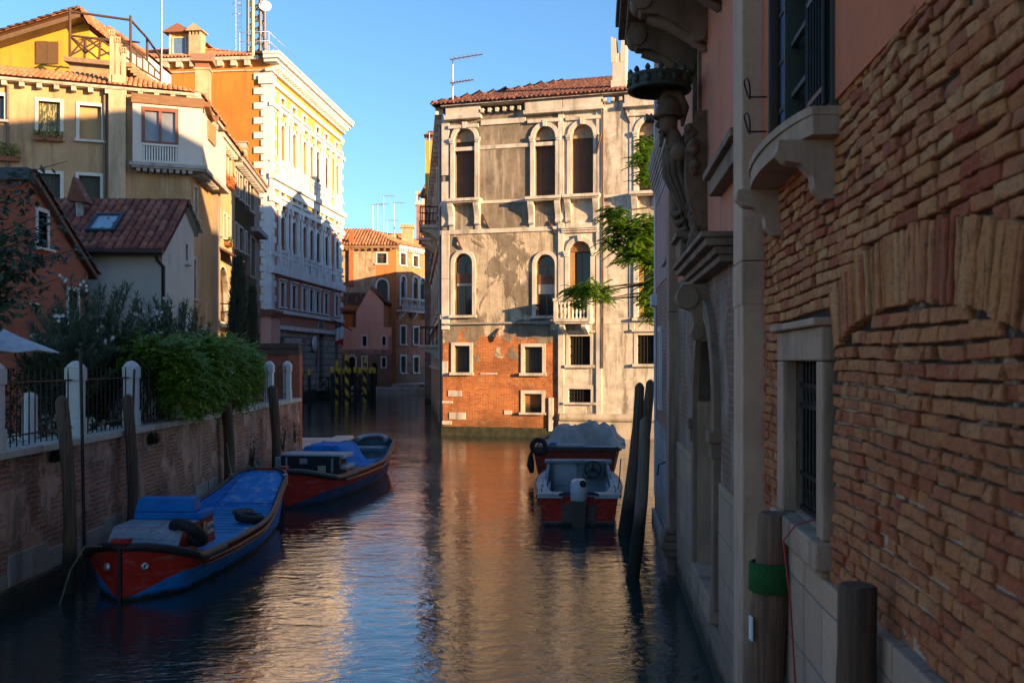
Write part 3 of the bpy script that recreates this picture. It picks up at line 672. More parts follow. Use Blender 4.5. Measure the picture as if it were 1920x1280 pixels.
for i in range(70):
    t = i/70; z = 6.3 - t*1.55; 
    u_ = q + 0.25 + 0.12*sin(t*9) + rn.uniform(-0.09, 0.09); r = rn.uniform(0.035, 0.07); dd = 0.18 - 0.08*t + rn.uniform(0, 0.06)
    m.lathe([(0.005, -r), (r*0.75, -r*0.6), (r, 0), (r*0.75, r*0.65), (0.005, r)], (u_, -dd, z), 7)
for i in range(10): m.lathe([(0.005, -0.1), (0.06, -0.06), (0.075, 0.02), (0.05, 0.09), (0.005, 0.12)], (q+0.22+rn.uniform(-.03,.03), -0.14-rn.uniform(0,0.04), 4.72+0.03*i), 8)
obj('garland', m, CARV, arms, Ma)
m = MB()
for s in (-1, 1):
    m.tube([(q-0.45+0.1*s, -0.30, 6.2), (q-0.5, -0.38, 5.9), (q-0.42+0.05*s, -0.33, 5.6), (q-0.46, -0.30, 5.3), (q-0.40, -0.18, 5.05)], [0.03, 0.06, 0.05, 0.06, 0.02], 7)
obj('mantling', m, CARV, arms, Ma)
BRONZE = plain('verdigris_bronze', (0.05,0.065,0.042), 0.65, 0.1, 0.5, 9, 0.5, (0.025,0.02,0.014), 0.9, (0.12,0.26,0.18))
crown = thing('bronze_crown', R.M @ T(RU(12.4), 0, 0), 'green bronze crown fixed above the stone coat of arms, under the balcony', 'crown')
m = MB(); cc = (RU(12.4), -0.55, 6.86)
m.lathe([(0.35, 0.0), (0.39, 0.0), (0.40, 0.03), (0.37, 0.05), (0.37, 0.14), (0.39, 0.16), (0.39, 0.19), (0.33, 0.19), (0.33, 0.04), (0.35, 0.0)], cc, 32)
cr = obj('band', m, BRONZE, crown, rel(crown, R.M))
m = MB()
for i in range(14):
    t = 2*pi*i/14; x, y = cc[0]+0.37*cos(t), cc[1]+0.37*sin(t)
    m.lathe([(0.004, -0.05), (0.04, -0.02), (0.045, 0.03), (0.004, 0.06)], (x, y, cc[2]+0.10), 7)
    m.lathe([(0.02, 0.0), (0.04, 0.03), (0.025, 0.06), (0.005, 0.08)], (x, y, cc[2]+0.19), 6)
obj('jewels', m, BRONZE, cr)
m = MB(); m.lathe([(0.005, 0.24), (0.2, 0.21), (0.33, 0.15), (0.34, 0.10)], cc, 24); obj('cap', m, BRONZE, cr)

# ---- far pink house at the corner -------------------------------------------
CH = thing('corner_house', R.M, 'narrow faded pink house on the canal corner, brick below and grey stone base', 'house')
R.holes = []; Mc = rel(CH, R.M); ua, ub = 0.0, RU(16.9)
lw = (RU(20.9), RU(20.35), 2.6, 4.1); R.holes = [(rect(*lw), 0.2)]
m = MB(); m.wall(rect(ua, ub, 2.2, 5.1), R.holes); m.box(ua+0.001, 20, 0.3, 20, 0, 0.5) if 0 else None; obj('brick_wall', m, FBR, CH, Mc)
m = MB(); m.wall(rect(ua, ub, 5.1, 18.2), [], d=-0.012); obj('upper_wall', m, FARP, CH, Mc)
m = MB(); m.wall(rect(ua, ub, -1.2, 2.2), [], d=-0.03); m.add([(ua,-.03,2.2),(ub,-.03,2.2),(ub,.02,2.2),(ua,.02,2.2)], [(0,1,2,3)]); obj('stone_wall', m, bricks('grey_base_blocks', (0.34,0.34,0.345), (0.25,0.25,0.26), (0.13,0.13,0.13), 1.0, 0.5, bump=0.4, tide=0.1, ms=0.008, stain=(0.2,0.2,0.2)), CH, Mc)
m = MB(); m.box(ua-0.02, ua+0.3, -0.02, 21.0, -1.2, 18.2); m.box(ua, ub, 20.7, 21.0, -1, 18.2); m.box(ua, ub, 0.6, 20.7, 17.7, 18.2); obj('side_wall', m, FARP, CH, Mc)
m = MB(); m.box(ua+0.01, ub, 20.9, 24, -1, 18.0); m.prism([(ua-.3, 18.003), (ub, 18.003), ((ua+ub)/2, 19.2)], 20.9, 24.2); obj('added_shade_wing', m, FARP, CH, Mc)  # unseen wing added to cast shade on the beige house side
m = MB()
for i, (z0, z1) in enumerate(((0.5, 2.2), (2.2, 5.0), (5.003, 9.0), (9.003, 14), (14.003, 18))): m.box(ua-0.03, ua+0.28, -0.05, 0.02, z0, z1-0.004)
m.box(ua-0.10, ua+0.42, -0.13, 0.02, 4.72, 4.98); obj('quoin', m, STONEW, CH, Mc, bevel=0.01)
m = MB(); m.box(RU(17.9), ub, -0.12, 0.02, 4.95, 5.2); m.box(RU(18.0), ub, -0.17, 0.02, 5.2, 5.28); m.box(ua, ub, -0.10, 0.3, -0.1, 0.22)
for i in range(10): m.box(ua-0.03, ub, -0.03-0.14*sin(i/9*pi/2)**2, 0.02, 6.9+0.1*i, 7.0+0.1*i-0.003)
obj('moulding', m, stucco('pinkish_stone', (0.42,0.33,0.30), (0.34,0.26,0.23), (0.2,0.16,0.14)), CH, Mc, bevel=0.01)
w_ = obj('window', MB().ring(rect(lw[0]-0.12, lw[1]+0.12, lw[2]-0.1, lw[3]+0.12), rect(*lw), -0.05, 0.02, 0.2), STONEW, CH, Mc); obj('pane', MB().box(lw[0], lw[1], 0.17, 0.2, lw[2], lw[3]), DARK, w_)
m = MB(); m.tube([(RU(18.8), -0.03, 1.6), (RU(18.8), -0.16, 1.55), (RU(18.8), -0.18, 1.35)], 0.015, 6); obj('iron_hook', m, IRON, CH, Mc)
m = MB()      # hipped roof above the three right-bank houses, out of frame, casting the evening shadow
E = tile_roof((0, 0, 0), (1,0,0), (0,1,0), 0.4, 0.4)
def roofslab(parent, M, u0, u1, d0, d1, z0, zr, ov=0.4):
    m = MB(); dm = (d0+d1)/2
    a = [(u0-ov, d0-ov, z0), (u1+ov, d0-ov, z0), (u1+ov, d1+ov, z0), (u0-ov, d1+ov, z0), (u0-ov, dm, zr), (u1+ov, dm, zr)]
    m.add(a, [(0,1,5,4), (2,3,4,5), (1,2,5), (3,0,4), (3,2,1,0)]); return obj('roof', m, TILES, parent, M)
roofslab(CH, Mc, 0, RU(16.9), 0, 20.9, 18.2, 20.6); roofslab(PAL, Mp, RU(16.1), RU(8.4), 0, 14, 17.6, 19.5); roofslab(brick_house, Mb, RU(7.6), u_b, 0, 12, 16.6, 18.5)
# ================================================================= CENTRAL PALACE
CF = Fac((-3.29, 47.3), (9.7, -2.85))
central = thing('canal_palace', CF.M, 'weathered corner palace with arched windows and crumbling brick below, in sunlight at the canal fork', 'palace')
def pr(f, a, b, y0, y1):                # photo box -> u0,u1,v0,v1 on a facade
    return f.u(a), f.u(b), f.v((a+b)/2, y1), f.v((a+b)/2, y0)
Mi = Matrix.Identity(4)
uR, uEnd = CF.u(1047), 16.0
z_e = CF.v(1000, 207)                   # eaves
CSTONE = stucco('palace_stone', (0.63,0.58,0.51), (0.47,0.42,0.36), (0.16,0.135,0.105), 1.3, 0.85, 0.35, 0.7)
zs_mid, zs_sill, zs_spr = CF.v(950, 432), CF.v(950, 377), CF.v(950, 275)
OLDW = bricks('crumbling_wall', (0.66,0.175,0.024), (0.42,0.085,0.016), (0.50,0.31,0.15), 0.26, 0.07, plaster=(0.25,0.205,0.15), psc=0.75, pl_lo=0.46, pl_hi=0.52, amp=3.0,
              zgrad=(2.7, 6.3, -0.85, 0.85), plaster2=((0.58,0.48,0.35), 4.0, 11.5), tide=0.15, bump=1.0, stain=(0.15,0.045,0.02), ms=0.016)
OLDG = stucco('grey_brown_plaster', (0.25,0.205,0.15), (0.13,0.105,0.078), (0.44,0.38,0.30), 1.3, 0.95, 0.6, 1.0)
PALEW = stucco('pale_stucco', (0.60,0.54,0.45), (0.52,0.45,0.36), (0.36,0.29,0.21), 0.5, 0.9, 0.25, 0.6)
# windows ---------------------------------------------------------------------
top_w = [(853, 891, 241, 374, 'l'), (1003, 1042, 237, 370, 'l'), (1072, 1113, 233, 366, 'r'), (1197, 1240, 226, 360, 'r')]
mid_w = [(852, 886, 475, 591, 'l'), (1005, 1041, 477, 592, 'l'), (1068, 1108, 452, 598, 'r'), (1197, 1240, 450, 596, 'r')]
low_w = [(852, 881, 648, 698, 'l'), (983, 1017, 650, 699, 'l'), (1068, 1107, 630, 684, 'r'), (1195, 1231, 628, 682, 'r')]
HL, HR = [], []
for a, b, y0, y1, s in top_w:
    u0, u1, v0, v1 = pr(CF, a, b, y0, y1); CF.holes = []
    w = window(central, CF, u0, u1, v0, v1, True, 0.20, 0.10, 0.30, 'shutter', CSTONE, SHUT, sill=0, key=True)
    (HL if s == 'l' else HR).append(CF.holes[0])
    m = MB(); sp = v1-(u1-u0)/2                  # capitals, balconette slab and consoles
    for x in (u0-0.26, u1+0.0): m.box(x, x+0.26, -0.17, 0.02, sp-0.10, sp+0.05); m.box(x+0.03, x+0.23, -0.15, 0.02, sp-0.2, sp-0.103)
    obj('capital', m, CSTONE, central, Mi, bevel=0.02)
    m = MB(); m.box(u0-0.36, u1+0.36, -0.50, 0.02, v0-0.14, v0); m.box(u0-0.32, u1+0.32, -0.42, 0.02, v0-0.2, v0-0.143); bl = obj('window_balcony', m, CSTONE, central, Mi, bevel=0.015)
    for x in (u0-0.22, u1+0.06):
        m = MB(); zz = v0-0.203
        m.extr([(0.0, zz), (-0.38, zz), (-0.36, zz-0.15), (-0.26, zz-0.35), (-0.15, zz-0.6), (-0.13, zz-0.8), (-0.18, zz-0.95), (-0.13, zz-1.02), (0, zz-1.02)], 'x', x-0.05, x+0.21)
        m.box(x-0.05, x+0.21, -0.05, 0.0, zs_mid, zz-1.024); obj('console', m, CSTONE, bl, bevel=0.012)
for i, (a, b, y0, y1, s) in enumerate(mid_w):
    u0, u1, v0, v1 = pr(CF, a, b, y0, y1); CF.holes = []
    w = window(central, CF, u0, u1, v0, v1, True, 0.17 if s == 'l' else 0.20, 0.07 if s == 'l' else 0.12, 0.28, 'glass', CSTONE, sill=0.12 if i != 2 else 0, key=(s == 'r'))
    (HL if s == 'l' else HR).append(CF.holes[0])
    M = T((u0+u1)/2, 0, v0); hw = (u1-u0)/2; h = v1-v0
    if s == 'l':
        m = MB(); m.box(-hw+.05, hw-.05, 0.19, 0.25, h*0.52, h*0.68)
        for k in range(4): m.box(-hw+.05, hw-.05, 0.18, 0.192, h*(0.535+0.035*k), h*(0.55+0.035*k))
        obj('wood_panel', m, WFRAME, w); m = MB(); m.box(-hw+.06, hw-.06, 0.20, 0.215, h*(0.48 if i == 0 else 0.36), h*0.52); obj('blind', m, plain('roller_blind', (0.42,0.40,0.37)), w)
    else:
        m = MB(); sp = h-hw
        for k in range(9): 
            zq = sp + 0.03 + k*hw*0.1; ww = math.sqrt(max(0.01, hw*hw-(zq-sp)**2)); m.box(-ww, ww, 0.10, 0.16, zq, zq+hw*0.085)
        obj('louvre', m, plain('orange_louvre_wood', (0.34,0.17,0.06), 0.7, c2=(0.22,0.10,0.04)), w)
        m = MB(); m.box(-hw, -hw+0.22, 0.08, 0.13, 0.0, sp); obj('shutter', m, plain('tan_wood', (0.36,0.20,0.08), 0.7), w)
        m = MB()
        for x in (u0-0.27, u1+0.01): m.box(x, x+0.26, -0.19, 0.02, v0+sp-0.1, v0+sp+0.05); m.box(x+0.03, x+0.23, -0.17, 0.02, v0+sp-0.2, v0+sp-0.103)
        obj('capital', m, CSTONE, central, Mi, bevel=0.02)
        m = MB()
        for zq, p in ((0.38, 0.14), (0.48, 0.19), (0.56, 0.24)): m.box(u0-0.35, u1+0.35, -p, 0.02, v1+zq, v1+zq+0.08)
        obj('window_cornice', m, CSTONE, central, Mi, bevel=0.012)
for i, (a, b, y0, y1, s) in enumerate(low_w):
    u0, u1, v0, v1 = pr(CF, a, b, y0, y1); CF.holes = []
    window(central, CF, u0, u1, v0, v1, False, 0.15, 0.05, 0.24, 'shutter' if s == 'l' else 'bars', CSTONE, SHUTG if s == 'l' else DARK, sill=0.13, lintel=0.0 if s == 'l' else 0.12)
    (HL if s == 'l' else HR).append(CF.holes[0])
u0, u1, v0, v1 = pr(CF, 983, 1016, 738, 773); CF.holes = []
window(central, CF, u0, u1, v0, v1, False, 0.16, 0.04, 0.18, 'brickfill', CSTONE, OLDW, sill=0.1); HL.append(CF.holes[0])
u0, u1, v0, v1 = pr(CF, 1066, 1108, 729, 754); CF.holes = []
window(central, CF, u0, u1, v0, v1, False, 0.18, 0.05, 0.22, 'bars', CSTONE, DARK, sill=0.1); HR.append(CF.holes[0])
# wall skins ------------------------------------------------------------------
def spl(holes, z): return [h for h in holes if max(p[1] for p in h[0]) > z], [h for h in holes if max(p[1] for p in h[0]) <= z]
up, lo = spl(HL, zs_mid)
m = MB(); m.wall(rect(0, uR, -1.3, zs_mid), lo); m.box(0.0, uR, 0.7, 0.75, -1, 14) if 0 else None
obj('lower_wall', m, OLDW, central, Mi)
m = MB(); m.wall(rect(0, uR, zs_mid, z_e), up); obj('upper_wall', m, OLDG, central, Mi)
m = MB(); m.wall(rect(uR, uEnd, -1.3, z_e+0.1), HR, d=-0.03); m.add([(uR,-.03,-1.3),(uR,.05,-1.3),(uR,.05,z_e),(uR,-.03,z_e)], [(0,1,2,3)])
obj('pale_wall', m, bricks('pale_wall_skin', (0.45,0.2,0.08), (0.32,0.12,0.05), (0.4,0.3,0.2), plaster=(0.64,0.57,0.48), pl_lo=0.16, pl_hi=0.25, tide=0.1, psc=0.5, bump=0.35), central, Mi)
# stone dressings -------------------------------------------------------------
m = MB()
m.box(-0.04, uR, -0.07, 0.02, zs_mid-0.10, zs_mid+0.10); m.box(-0.04, uR, -0.05, 0.02, zs_sill-0.08, zs_sill+0.06); m.box(-0.02, uR, -0.05, 0.02, zs_spr-0.08, zs_spr+0.1)
m.box(uR, uEnd, -0.05, 0.02, zs_sill-0.06, zs_sill+0.06); m.box(uR, uEnd, -0.05, 0.02, CF.v(1150, 607), CF.v(1150, 596)); m.box(uR, uEnd, -0.04, 0.02, zs_mid-0.05, zs_mid+0.05)
obj('string_course', m, CSTONE, central, Mi, bevel=0.01)
m = MB()
for z0, z1 in ((5.0, 7.4), (7.41, 9.6), (9.9, 12.0), (12.3, z_e)): m.box(-0.05, 0.34, -0.06, 0.3, z0, z1)
for z0, z1, w in ((0.5, 0.68, 0.45), (1.5, 1.62, 0.5), (2.8, 3.5, 0.25)): m.box(-0.03, w, -0.03, 0.3, z0, z1)
obj('corner_stone', m, CSTONE, central, Mi, bevel=0.015)
m = MB()
for a, b, y0, y1 in ((842, 873, 773, 786), (840, 866, 732, 743), (945, 960, 769, 777), (900, 932, 699, 702)):
    q = pr(CF, a, b, y0, y1); m.box(q[0], q[1], -0.03, 0.05, q[2], q[3])
q = pr(CF, 1029, 1038, 745, 800); m.box(q[0], q[1], -0.10, 0.05, q[2]-0.2, q[3])
obj('stone_block', m, CSTONE, central, Mi, bevel=0.015)
m = MB()                                   # pilaster strips of the pale bay and torus base
for a, b in ((1047, 1058), (1118, 1129)): q = pr(CF, a, b, 200, 780); m.box(q[0], q[1], -0.10, 0.0, q[2], q[3])
q = pr(CF, 1180, 1190, 200, 780); m.box(q[0], q[1], -0.06, 0.0, 4.9, q[3])
obj('pilaster', m, CSTONE, central, Mi, bevel=0.015)
m = MB(); zt = CF.v(1120, 783); m.tube([(uR+0.1, -0.05, zt), (uEnd, -0.05, zt)], 0.19, 12); m.box(uR+0.05, uEnd, -0.2, 0, -1.2, zt-0.18); obj('base_moulding', m, stucco('torus_stone', (0.52,0.45,0.36), (0.40,0.34,0.26), (0.16,0.15,0.08), 1.2), central, Mi)
m = MB(); m.box(-0.06, uEnd, -0.06, 0.05, -1.3, 0.42); obj('algae_band', m, plain('wet_algae', (0.018,0.020,0.008), 0.7, 0, 0.5, 4, 0.6, (0.05,0.05,0.02)), central, Mi)
# cornice ---------------------------------------------------------------------
m = MB()
for a, b in ((838, 902), (986, 1056), (1057, 1131), (1172, 1262)):
    q0, q1 = CF.u(a), CF.u(b); m.box(q0, q1, -0.22, 0.02, z_e-0.05, z_e+0.42); m.box(q0-0.06, q1+0.06, -0.30, 0.02, z_e-0.22, z_e-0.053); m.box(q0+0.1, q1-0.1, -0.14, 0.02, z_e-0.62, z_e-0.45)
m.box(CF.u(902), CF.u(986), -0.08, 0.02, z_e-0.55, z_e-0.3); m.box(0, uEnd, -0.32, 0.3, z_e+0.42, z_e+0.50)
obj('cornice', m, CSTONE, central, Mi, bevel=0.015)
m = MB(); u = CF.u(904)
while u < CF.u(984): m.box(u, u+0.13, -0.26, 0.02, z_e+0.02, z_e+0.2); u += 0.36
u = CF.u(1133)
while u < CF.u(1170): m.box(u, u+0.13, -0.26, 0.02, z_e+0.1, z_e+0.26); u += 0.36
obj('modillion', m, CSTONE, central, Mi)
# balcony of the piano nobile -------------------------------------------------
u0, u1 = CF.u(1047), CF.u(1115); zb = CF.v(1080, 598)
m = MB(); m.box(u0, u1, -0.95, 0.0, zb-0.16, zb); m.box(u0+0.05, u1-0.05, -0.88, 0.0, zb-0.24, zb-0.163); bal = obj('balcony', m, CSTONE, central, Mi, bevel=0.015)
m = MB(); hgt = 0.78
for i in range(9): baluster(m, u0+0.14+i*(u1-u0-0.28)/8, -0.82, zb, hgt, 0.075)
m.box(u0, u0+0.16, -0.92, -0.74, zb, zb+hgt); m.box(u1-0.16, u1, -0.92, -0.74, zb, zb+hgt); m.box(u0-0.03, u1+0.03, -0.95, -0.70, zb+hgt, zb+hgt+0.12)
for s in (u0+0.02, u1-0.14):
    m.box(s, s+0.12, -0.74, 0.0, zb+hgt, zb+hgt+0.12)
    for i in range(2): baluster(m, s+0.07, -0.5+i*0.28, zb, hgt, 0.07)
obj('balustrade', m, CSTONE, bal)
for x in (u0+0.25, u1-0.45):
    m = MB(); zz = zb-0.243; m.extr([(0, zz), (-0.80, zz), (-0.82, zz-0.14), (-0.70, zz-0.24), (-0.45, zz-0.28), (-0.2, zz-0.42), (0, zz-0.5)], 'x', x, x+0.2); obj('bracket', m, CSTONE, bal, bevel=0.015)
# pipes, spouts ---------------------------------------------------------------
m = MB(); x = CF.u(1131.5); m.tube([(x, -0.20, z_e-0.1), (x, -0.12, z_e-0.5), (x, -0.11, CF.v(1131, 690))], 0.045, 8)
m.tube([(CF.u(1135), -0.16, z_e+0.1), (x, -0.2, z_e-0.25)], 0.05, 8); m.tube([(CF.u(1129), -0.2, CF.v(1129, 252)), (CF.u(1120), -0.12, CF.v(1120, 288))], 0.045, 8)
obj('drainpipe', m, PIPE, central, Mi)
m = MB(); zz = CF.v(900, 607); m.tube([(0.1, -0.10, zz), (CF.u(1032), -0.10, zz+0.03)], 0.05, 8); m.box(CF.u(1003), CF.u(1032), -0.16, 0, zz-0.06, zz+0.1); obj('conduit', m, STONEG, central, Mi)
for (xa, ya, xb, yb) in ((905, 402, 919, 430), (856, 444, 868, 470), (1029, 415, 1042, 438), (1170, 204, 1182, 232), (936, 616, 924, 640)):
    m = MB(); a = CF.uv(xa, ya); b = CF.uv(xb, yb); m.tube([(a[0], -0.02, a[1]), ((a[0]+b[0])/2, -0.10, (a[1]+b[1])/2), (b[0], -0.02, b[1])], 0.05, 6); obj('iron_cramp', m, PIPE, central, Mi)
# side wall along the far canal (left) ----------------------------------------
CS = Fac((-3.29-0.1*30, 47.3+30), (0.1, -1.0)); Ls = 30.15
CSIDE = bricks('side_wall_skin', (0.30,0.12,0.07), (0.22,0.09,0.055), (0.25,0.2,0.15), plaster=(0.26,0.205,0.17), pl_lo=0.46, pl_hi=0.54, tide=0.2)
CS.holes = []
for i in range(5):
    uu = Ls - 4.2 - i*5.2
    for v0, h, ar in ((9.9+1.0, 3.4, True), (6.0, 2.8, True), (3.2, 1.5, False)):
        window(central, CS, uu, uu+1.15, v0, v0+h, ar, 0.18, 0.10, 0.25, 'shutter', CSTONE, SHUTG, sill=0.12)
Mcs = rel(central, CS.M)
m = MB(); m.wall(rect(0, Ls, -1.3, z_e+0.3), CS.holes); obj('side_wall', m, CSIDE, central, Mcs)
m = MB()
for zz in (zs_mid, zs_sill, 5.6): m.box(0, Ls, -0.12, 0.02, zz-0.1, zz+0.1)
m.box(0, Ls, -0.35, 0.02, z_e+0.1, z_e+0.45)
for i in range(24): m.box(0.4+i*1.25, 0.65+i*1.25, -0.3, 0.02, z_e-0.2, z_e+0.1)
obj('side_moulding', m, CSTONE, central, Mcs)
m = MB(); x = Ls-0.9; m.tube([(x, -0.12, 0.6), (x, -0.12, z_e+0.1)], 0.06, 8); obj('drainpipe', m, STONEG, central, Mcs)
for uu, zz, w in ((Ls-8.9, zs_sill-0.1, 2.4), (Ls-9.3, 4.4, 2.2), (Ls-14.5, zs_sill-0.1, 2.4)):
    m = MB(); m.box(uu, uu+w, -1.05, 0, zz-0.15, zz); b_ = obj('side_balcony', m, CSTONE, central, Mcs)
    m = MB()
    for k in range(12): m.tube([(uu+0.06+k*(w-0.12)/11, -1.0, zz), (uu+0.06+k*(w-0.12)/11, -1.0, zz+0.95)], 0.016, 5)
    for k in range(5): m.tube([(uu+0.06, -0.2*k-0.1, zz), (uu+0.06, -0.2*k-0.1, zz+0.95)], 0.016, 5); m.tube([(uu+w-0.06, -0.2*k-0.1, zz), (uu+w-0.06, -0.2*k-0.1, zz+0.95)], 0.016, 5)
    m.box(uu, uu+w, -1.03, -0.97, zz+0.95, zz+1.0); m.box(uu+.03, uu+.09, -1, 0, zz+0.95, zz+1.0); m.box(uu+w-.09, uu+w-.03, -1, 0, zz+0.95, zz+1.0); obj('railing', m, IRON, b_)
    m = MB()
    for q in (uu+0.2, uu+w-0.4): m.extr([(0, zz-.153), (-0.9, zz-.153), (-0.9, zz-0.3), (-0.5, zz-0.42), (0, zz-0.8)], 'x', q, q+0.2)
    obj('bracket', m, CSTONE, b_)
m = MB(); m.add([(uEnd, 0, -1), (uEnd, 26, -1), (uEnd, 26, z_e), (uEnd, 0, z_e)], [(0,1,2,3)]); obj('end_wall', m, PALEW, central, Mi)
# roof ------------------------------------------------------------------------
zr0 = z_e + 0.5; D = 9.0; rise = 3.2; ov = 0.38
sl = Vector((0, D, rise)); S = sl.length; LL = uEnd + 2*ov
hipx = 5.4
m = tile_roof((-ov, -ov, zr0), (1,0,0), sl, LL, S*0.86, rooftrim(hipx*0.86, 0.0, S*0.86), seed=3)
obj('roof', m, TILESD, central, Mi)
m = tile_roof((-ov, 26, zr0), (0.0,-1,0), (hipx*0.86, 0, rise*0.86), 26+ov, Vector((hipx*.86, 0, rise*.86)).length, rooftrim(5, D*0.86, Vector((hipx*.86,0,rise*.86)).length), seed=4, p=0.3, c=0.5, r=0.12)
obj('side_roof', m, TILESD, central, Mi)
m = MB(); zt = zr0 + rise*0.86; ridge_caps(m, (-ov, -ov, zr0+0.06), (hipx*0.86-ov, D*0.86-ov, zt+0.08)); ridge_caps(m, (hipx*0.86-ov, D*0.86-ov, zt+0.06), (uEnd, D*0.86-ov, zt+0.06)); obj('ridge', m, TILESD, central, Mi)
m = MB(); a, b = CF.u(1000), CF.u(1230); m.box(a, uEnd, -0.36, 0.1, zr0-0.02, zr0+0.10); obj('eave_board', m, plain('rusty_gutter', (0.34,0.13,0.04), 0.6), central, Mi)
# tall notched chimney
q = pr(CF, 1142, 1169, 60, 186); m = MB(); yc = 0.6; sc_ = 1.0
w = (q[1]-q[0]); x0, x1 = q[0], q[1]; zt = q[3]; zb_ = zr0 - 0.3
m.box(x0-0.02, x1+0.05, yc-0.1, yc+w*0.9, zb_, zr0+0.75); m.box(x0+0.04, x1-0.02, yc-0.05, yc+w*0.8, zr0+0.75, zt-1.2)
zz = zt-1.2
for sgn in (0, 1):
    xa, xb = (x0, x0+w*0.36) if sgn == 0 else (x1-w*0.36, x1)
    m.prism([(xa, zz), (xb, zz), (xb, zz+0.35), (xb-0.05, zt-0.12), (xa-0.02, zt)] if sgn == 0 else [(xa, zz), (xb, zz), (xb+0.02, zt), (xa+0.05, zt-0.12), (xa, zz+0.35)], yc-0.06, yc+w*0.82)
m.box(x0+w*0.3, x1-w*0.3, yc-0.04, yc+w*0.8, zz-0.2, zz+0.4)
obj('chimney', m, PALEW, central, Mi, bevel=0.01)
# unseen houses added behind the palace to shade the white palace across the canal
for (xa, xb, ya, yb, ze_, zr_, lb) in ((-0.8, 14, 62.0, 69.5, 18.6, 20.2, 'unseen house added for shade directly behind the corner palace'), (-1.0, 14, 70.0, 80.0, 19.6, 21.9, 'taller unseen house added for shade, second along the far canal'), (-4.0, 12, 80.3, 84.0, 15.6, 17.4, 'low unseen house added for shade between the tall house and the yellow chimneys')):
    rear = thing('unseen_shade_house', T(xa, ya, 0), lb, 'house'); w_, d_ = xb-xa, yb-ya
    m = MB(); m.box(0, w_, 0, d_, 0, ze_); obj('wall', m, PALEW, rear)
    m = MB(); m.add([(-.3,-.3,ze_),(w_,-.3,ze_),(w_,d_+.3,ze_),(-.3,d_+.3,ze_),(-.3,d_/2,zr_),(w_,d_/2,zr_)], [(0,1,5,4),(2,3,4,5),(1,2,5),(3,0,4),(3,2,1,0)]); obj('roof', m, TILES, rear)
YEL = stucco('yellow_plaster', (0.56,0.33,0.035), (0.46,0.26,0.03), (0.28,0.17,0.05), 0.6)
# yellow house with twin chimney beyond the palace
yh = thing('yellow_chimney_house', T(-7.0, 84, 0), 'narrow house with twin yellow chimneys peeping past the palace corner', 'house')
m = MB(); m.box(-0.4, 8, 0.4, 10, -1, 17.2); m.box(-1.0, 8, 10, 20, -1, 13.6); m.box(-1.8, 8, 20.003, 31, -1, 14.6); obj('wall', m, CSIDE, yh)  # the two farther blocks are unseen, added to shade the orange house
q0 = P(803, 300, 84); q1 = P(828, 262, 84)
m = MB(); m.box(-0.35, 0.75, 0.3, 1.3, 17, q1.z); m.box(1.0, 1.6, 0.3, 1.3, 17, q1.z+0.5); c_ = obj('chimney', m, YEL, yh)
m = MB(); gable_cap(m, 0.2, 0.8, q1.z+0.4, 1.1, 1.0, 0.35); gable_cap(m, 1.3, 0.8, q1.z+0.9, 0.6, 1.0, 0.3)
for a in (-0.25, 0.2, 0.65): m.box(a-0.07, a+0.07, 0.35, 1.25, q1.z, q1.z+0.4)
m.box(1.05, 1.15, .35, 1.25, q1.z+.5, q1.z+.9); m.box(1.45, 1.55, .35, 1.25, q1.z+.5, q1.z+.9); obj('chimney_cap', m, TILES, c_)
m = tile_roof((-0.7, -0.3, 17.3), (1,0,0), (0, 1, 0.35), 8.5, 5.5, seed=8, p=0.3, c=0.5, r=0.12); obj('roof', m, TILES, yh)
# ================================================================= WHITE PALACE (far left)
WY = 81.0
wp0 = P(507, HY, WY)
WF = Fac((wp0.x, wp0.y), (172/FPX, 1.0)); WS0 = Fac((wp0.x, wp0.y), (1.0, -172/FPX))
WS = Fac((wp0.x - 22*WS0.t.x, wp0.y - 22*WS0.t.y), (1.0, -172/FPX)); LWS = 22.0
wpal = thing('white_palace', WF.M, 'tall ornate white stone palace with arched windows and plain orange side wall', 'palace')
uE = WF.u(641); zc = WF.v(508, 113); 
PINKW = stucco('pink_plaster_bays', (0.42,0.165,0.115), (0.34,0.13,0.09), (0.25,0.12,0.09), 0.4)
YBAY = stucco('ochre_plaster_bays', (0.58,0.33,0.08), (0.50,0.27,0.06), (0.45,0.25,0.08), 0.4)
def wz(y, x=508): return WF.v(x, y)
cx = [528, 549.5, 569, 582, 594, 610, 630]          # bay axes in the photo
cu = [WF.u(x) for x in cx]
z_base, z_p1, z_m1, z_pn, z_mz, z_an, z_at = wz(608), wz(575), wz(508), wz(497), wz(372), wz(330), wz(192)
WF.holes = []
def row(v0, v1, w, arch, kind='dark', pm=None, fw=0.22, proj=0.16, lintel=0.0, skip=(), depth=0.35, sill=0.14):
    for i, u in enumerate(cu):
        if i in skip: continue
        window(wpal, WF, u-w/2, u+w/2, v0, v1, arch, fw, proj, depth, kind, STONEW, pm or GLASS, sill=sill, lintel=lintel, key=arch, mull=False)
row(wz(572)+0.0, wz(526), 1.15, False, pm=glassy('grey_panes', (0.05,0.052,0.055), 0.25), lintel=0.15)          # mezzanine
row(wz(474), wz(398), 1.3, True, skip=(), depth=0.5)                                 # piano nobile
row(wz(362), wz(343), 1.15, False, skip=(3,), pm=glassy('bronze_panes', (0.10,0.06,0.03), 0.2))
row(wz(300), wz(222), 1.3, True, depth=0.5, pm=plain('shaded_loggia', (0.30,0.22,0.14)))
row(wz(193), wz(170), 1.1, False, skip=(3,), pm=plain('pale_shutters', (0.42,0.34,0.26)))
for i, u in enumerate(cu):
    if i in (0, 2, 4, 6): window(wpal, WF, u-0.55, u+0.55, 0.9 + (2.6 if i == 6 else 1.5), wz(625)-0.2, True, 0.1, 0.05, 0.35, 'dark', STONEG, DARK, sill=0.0, key=False)
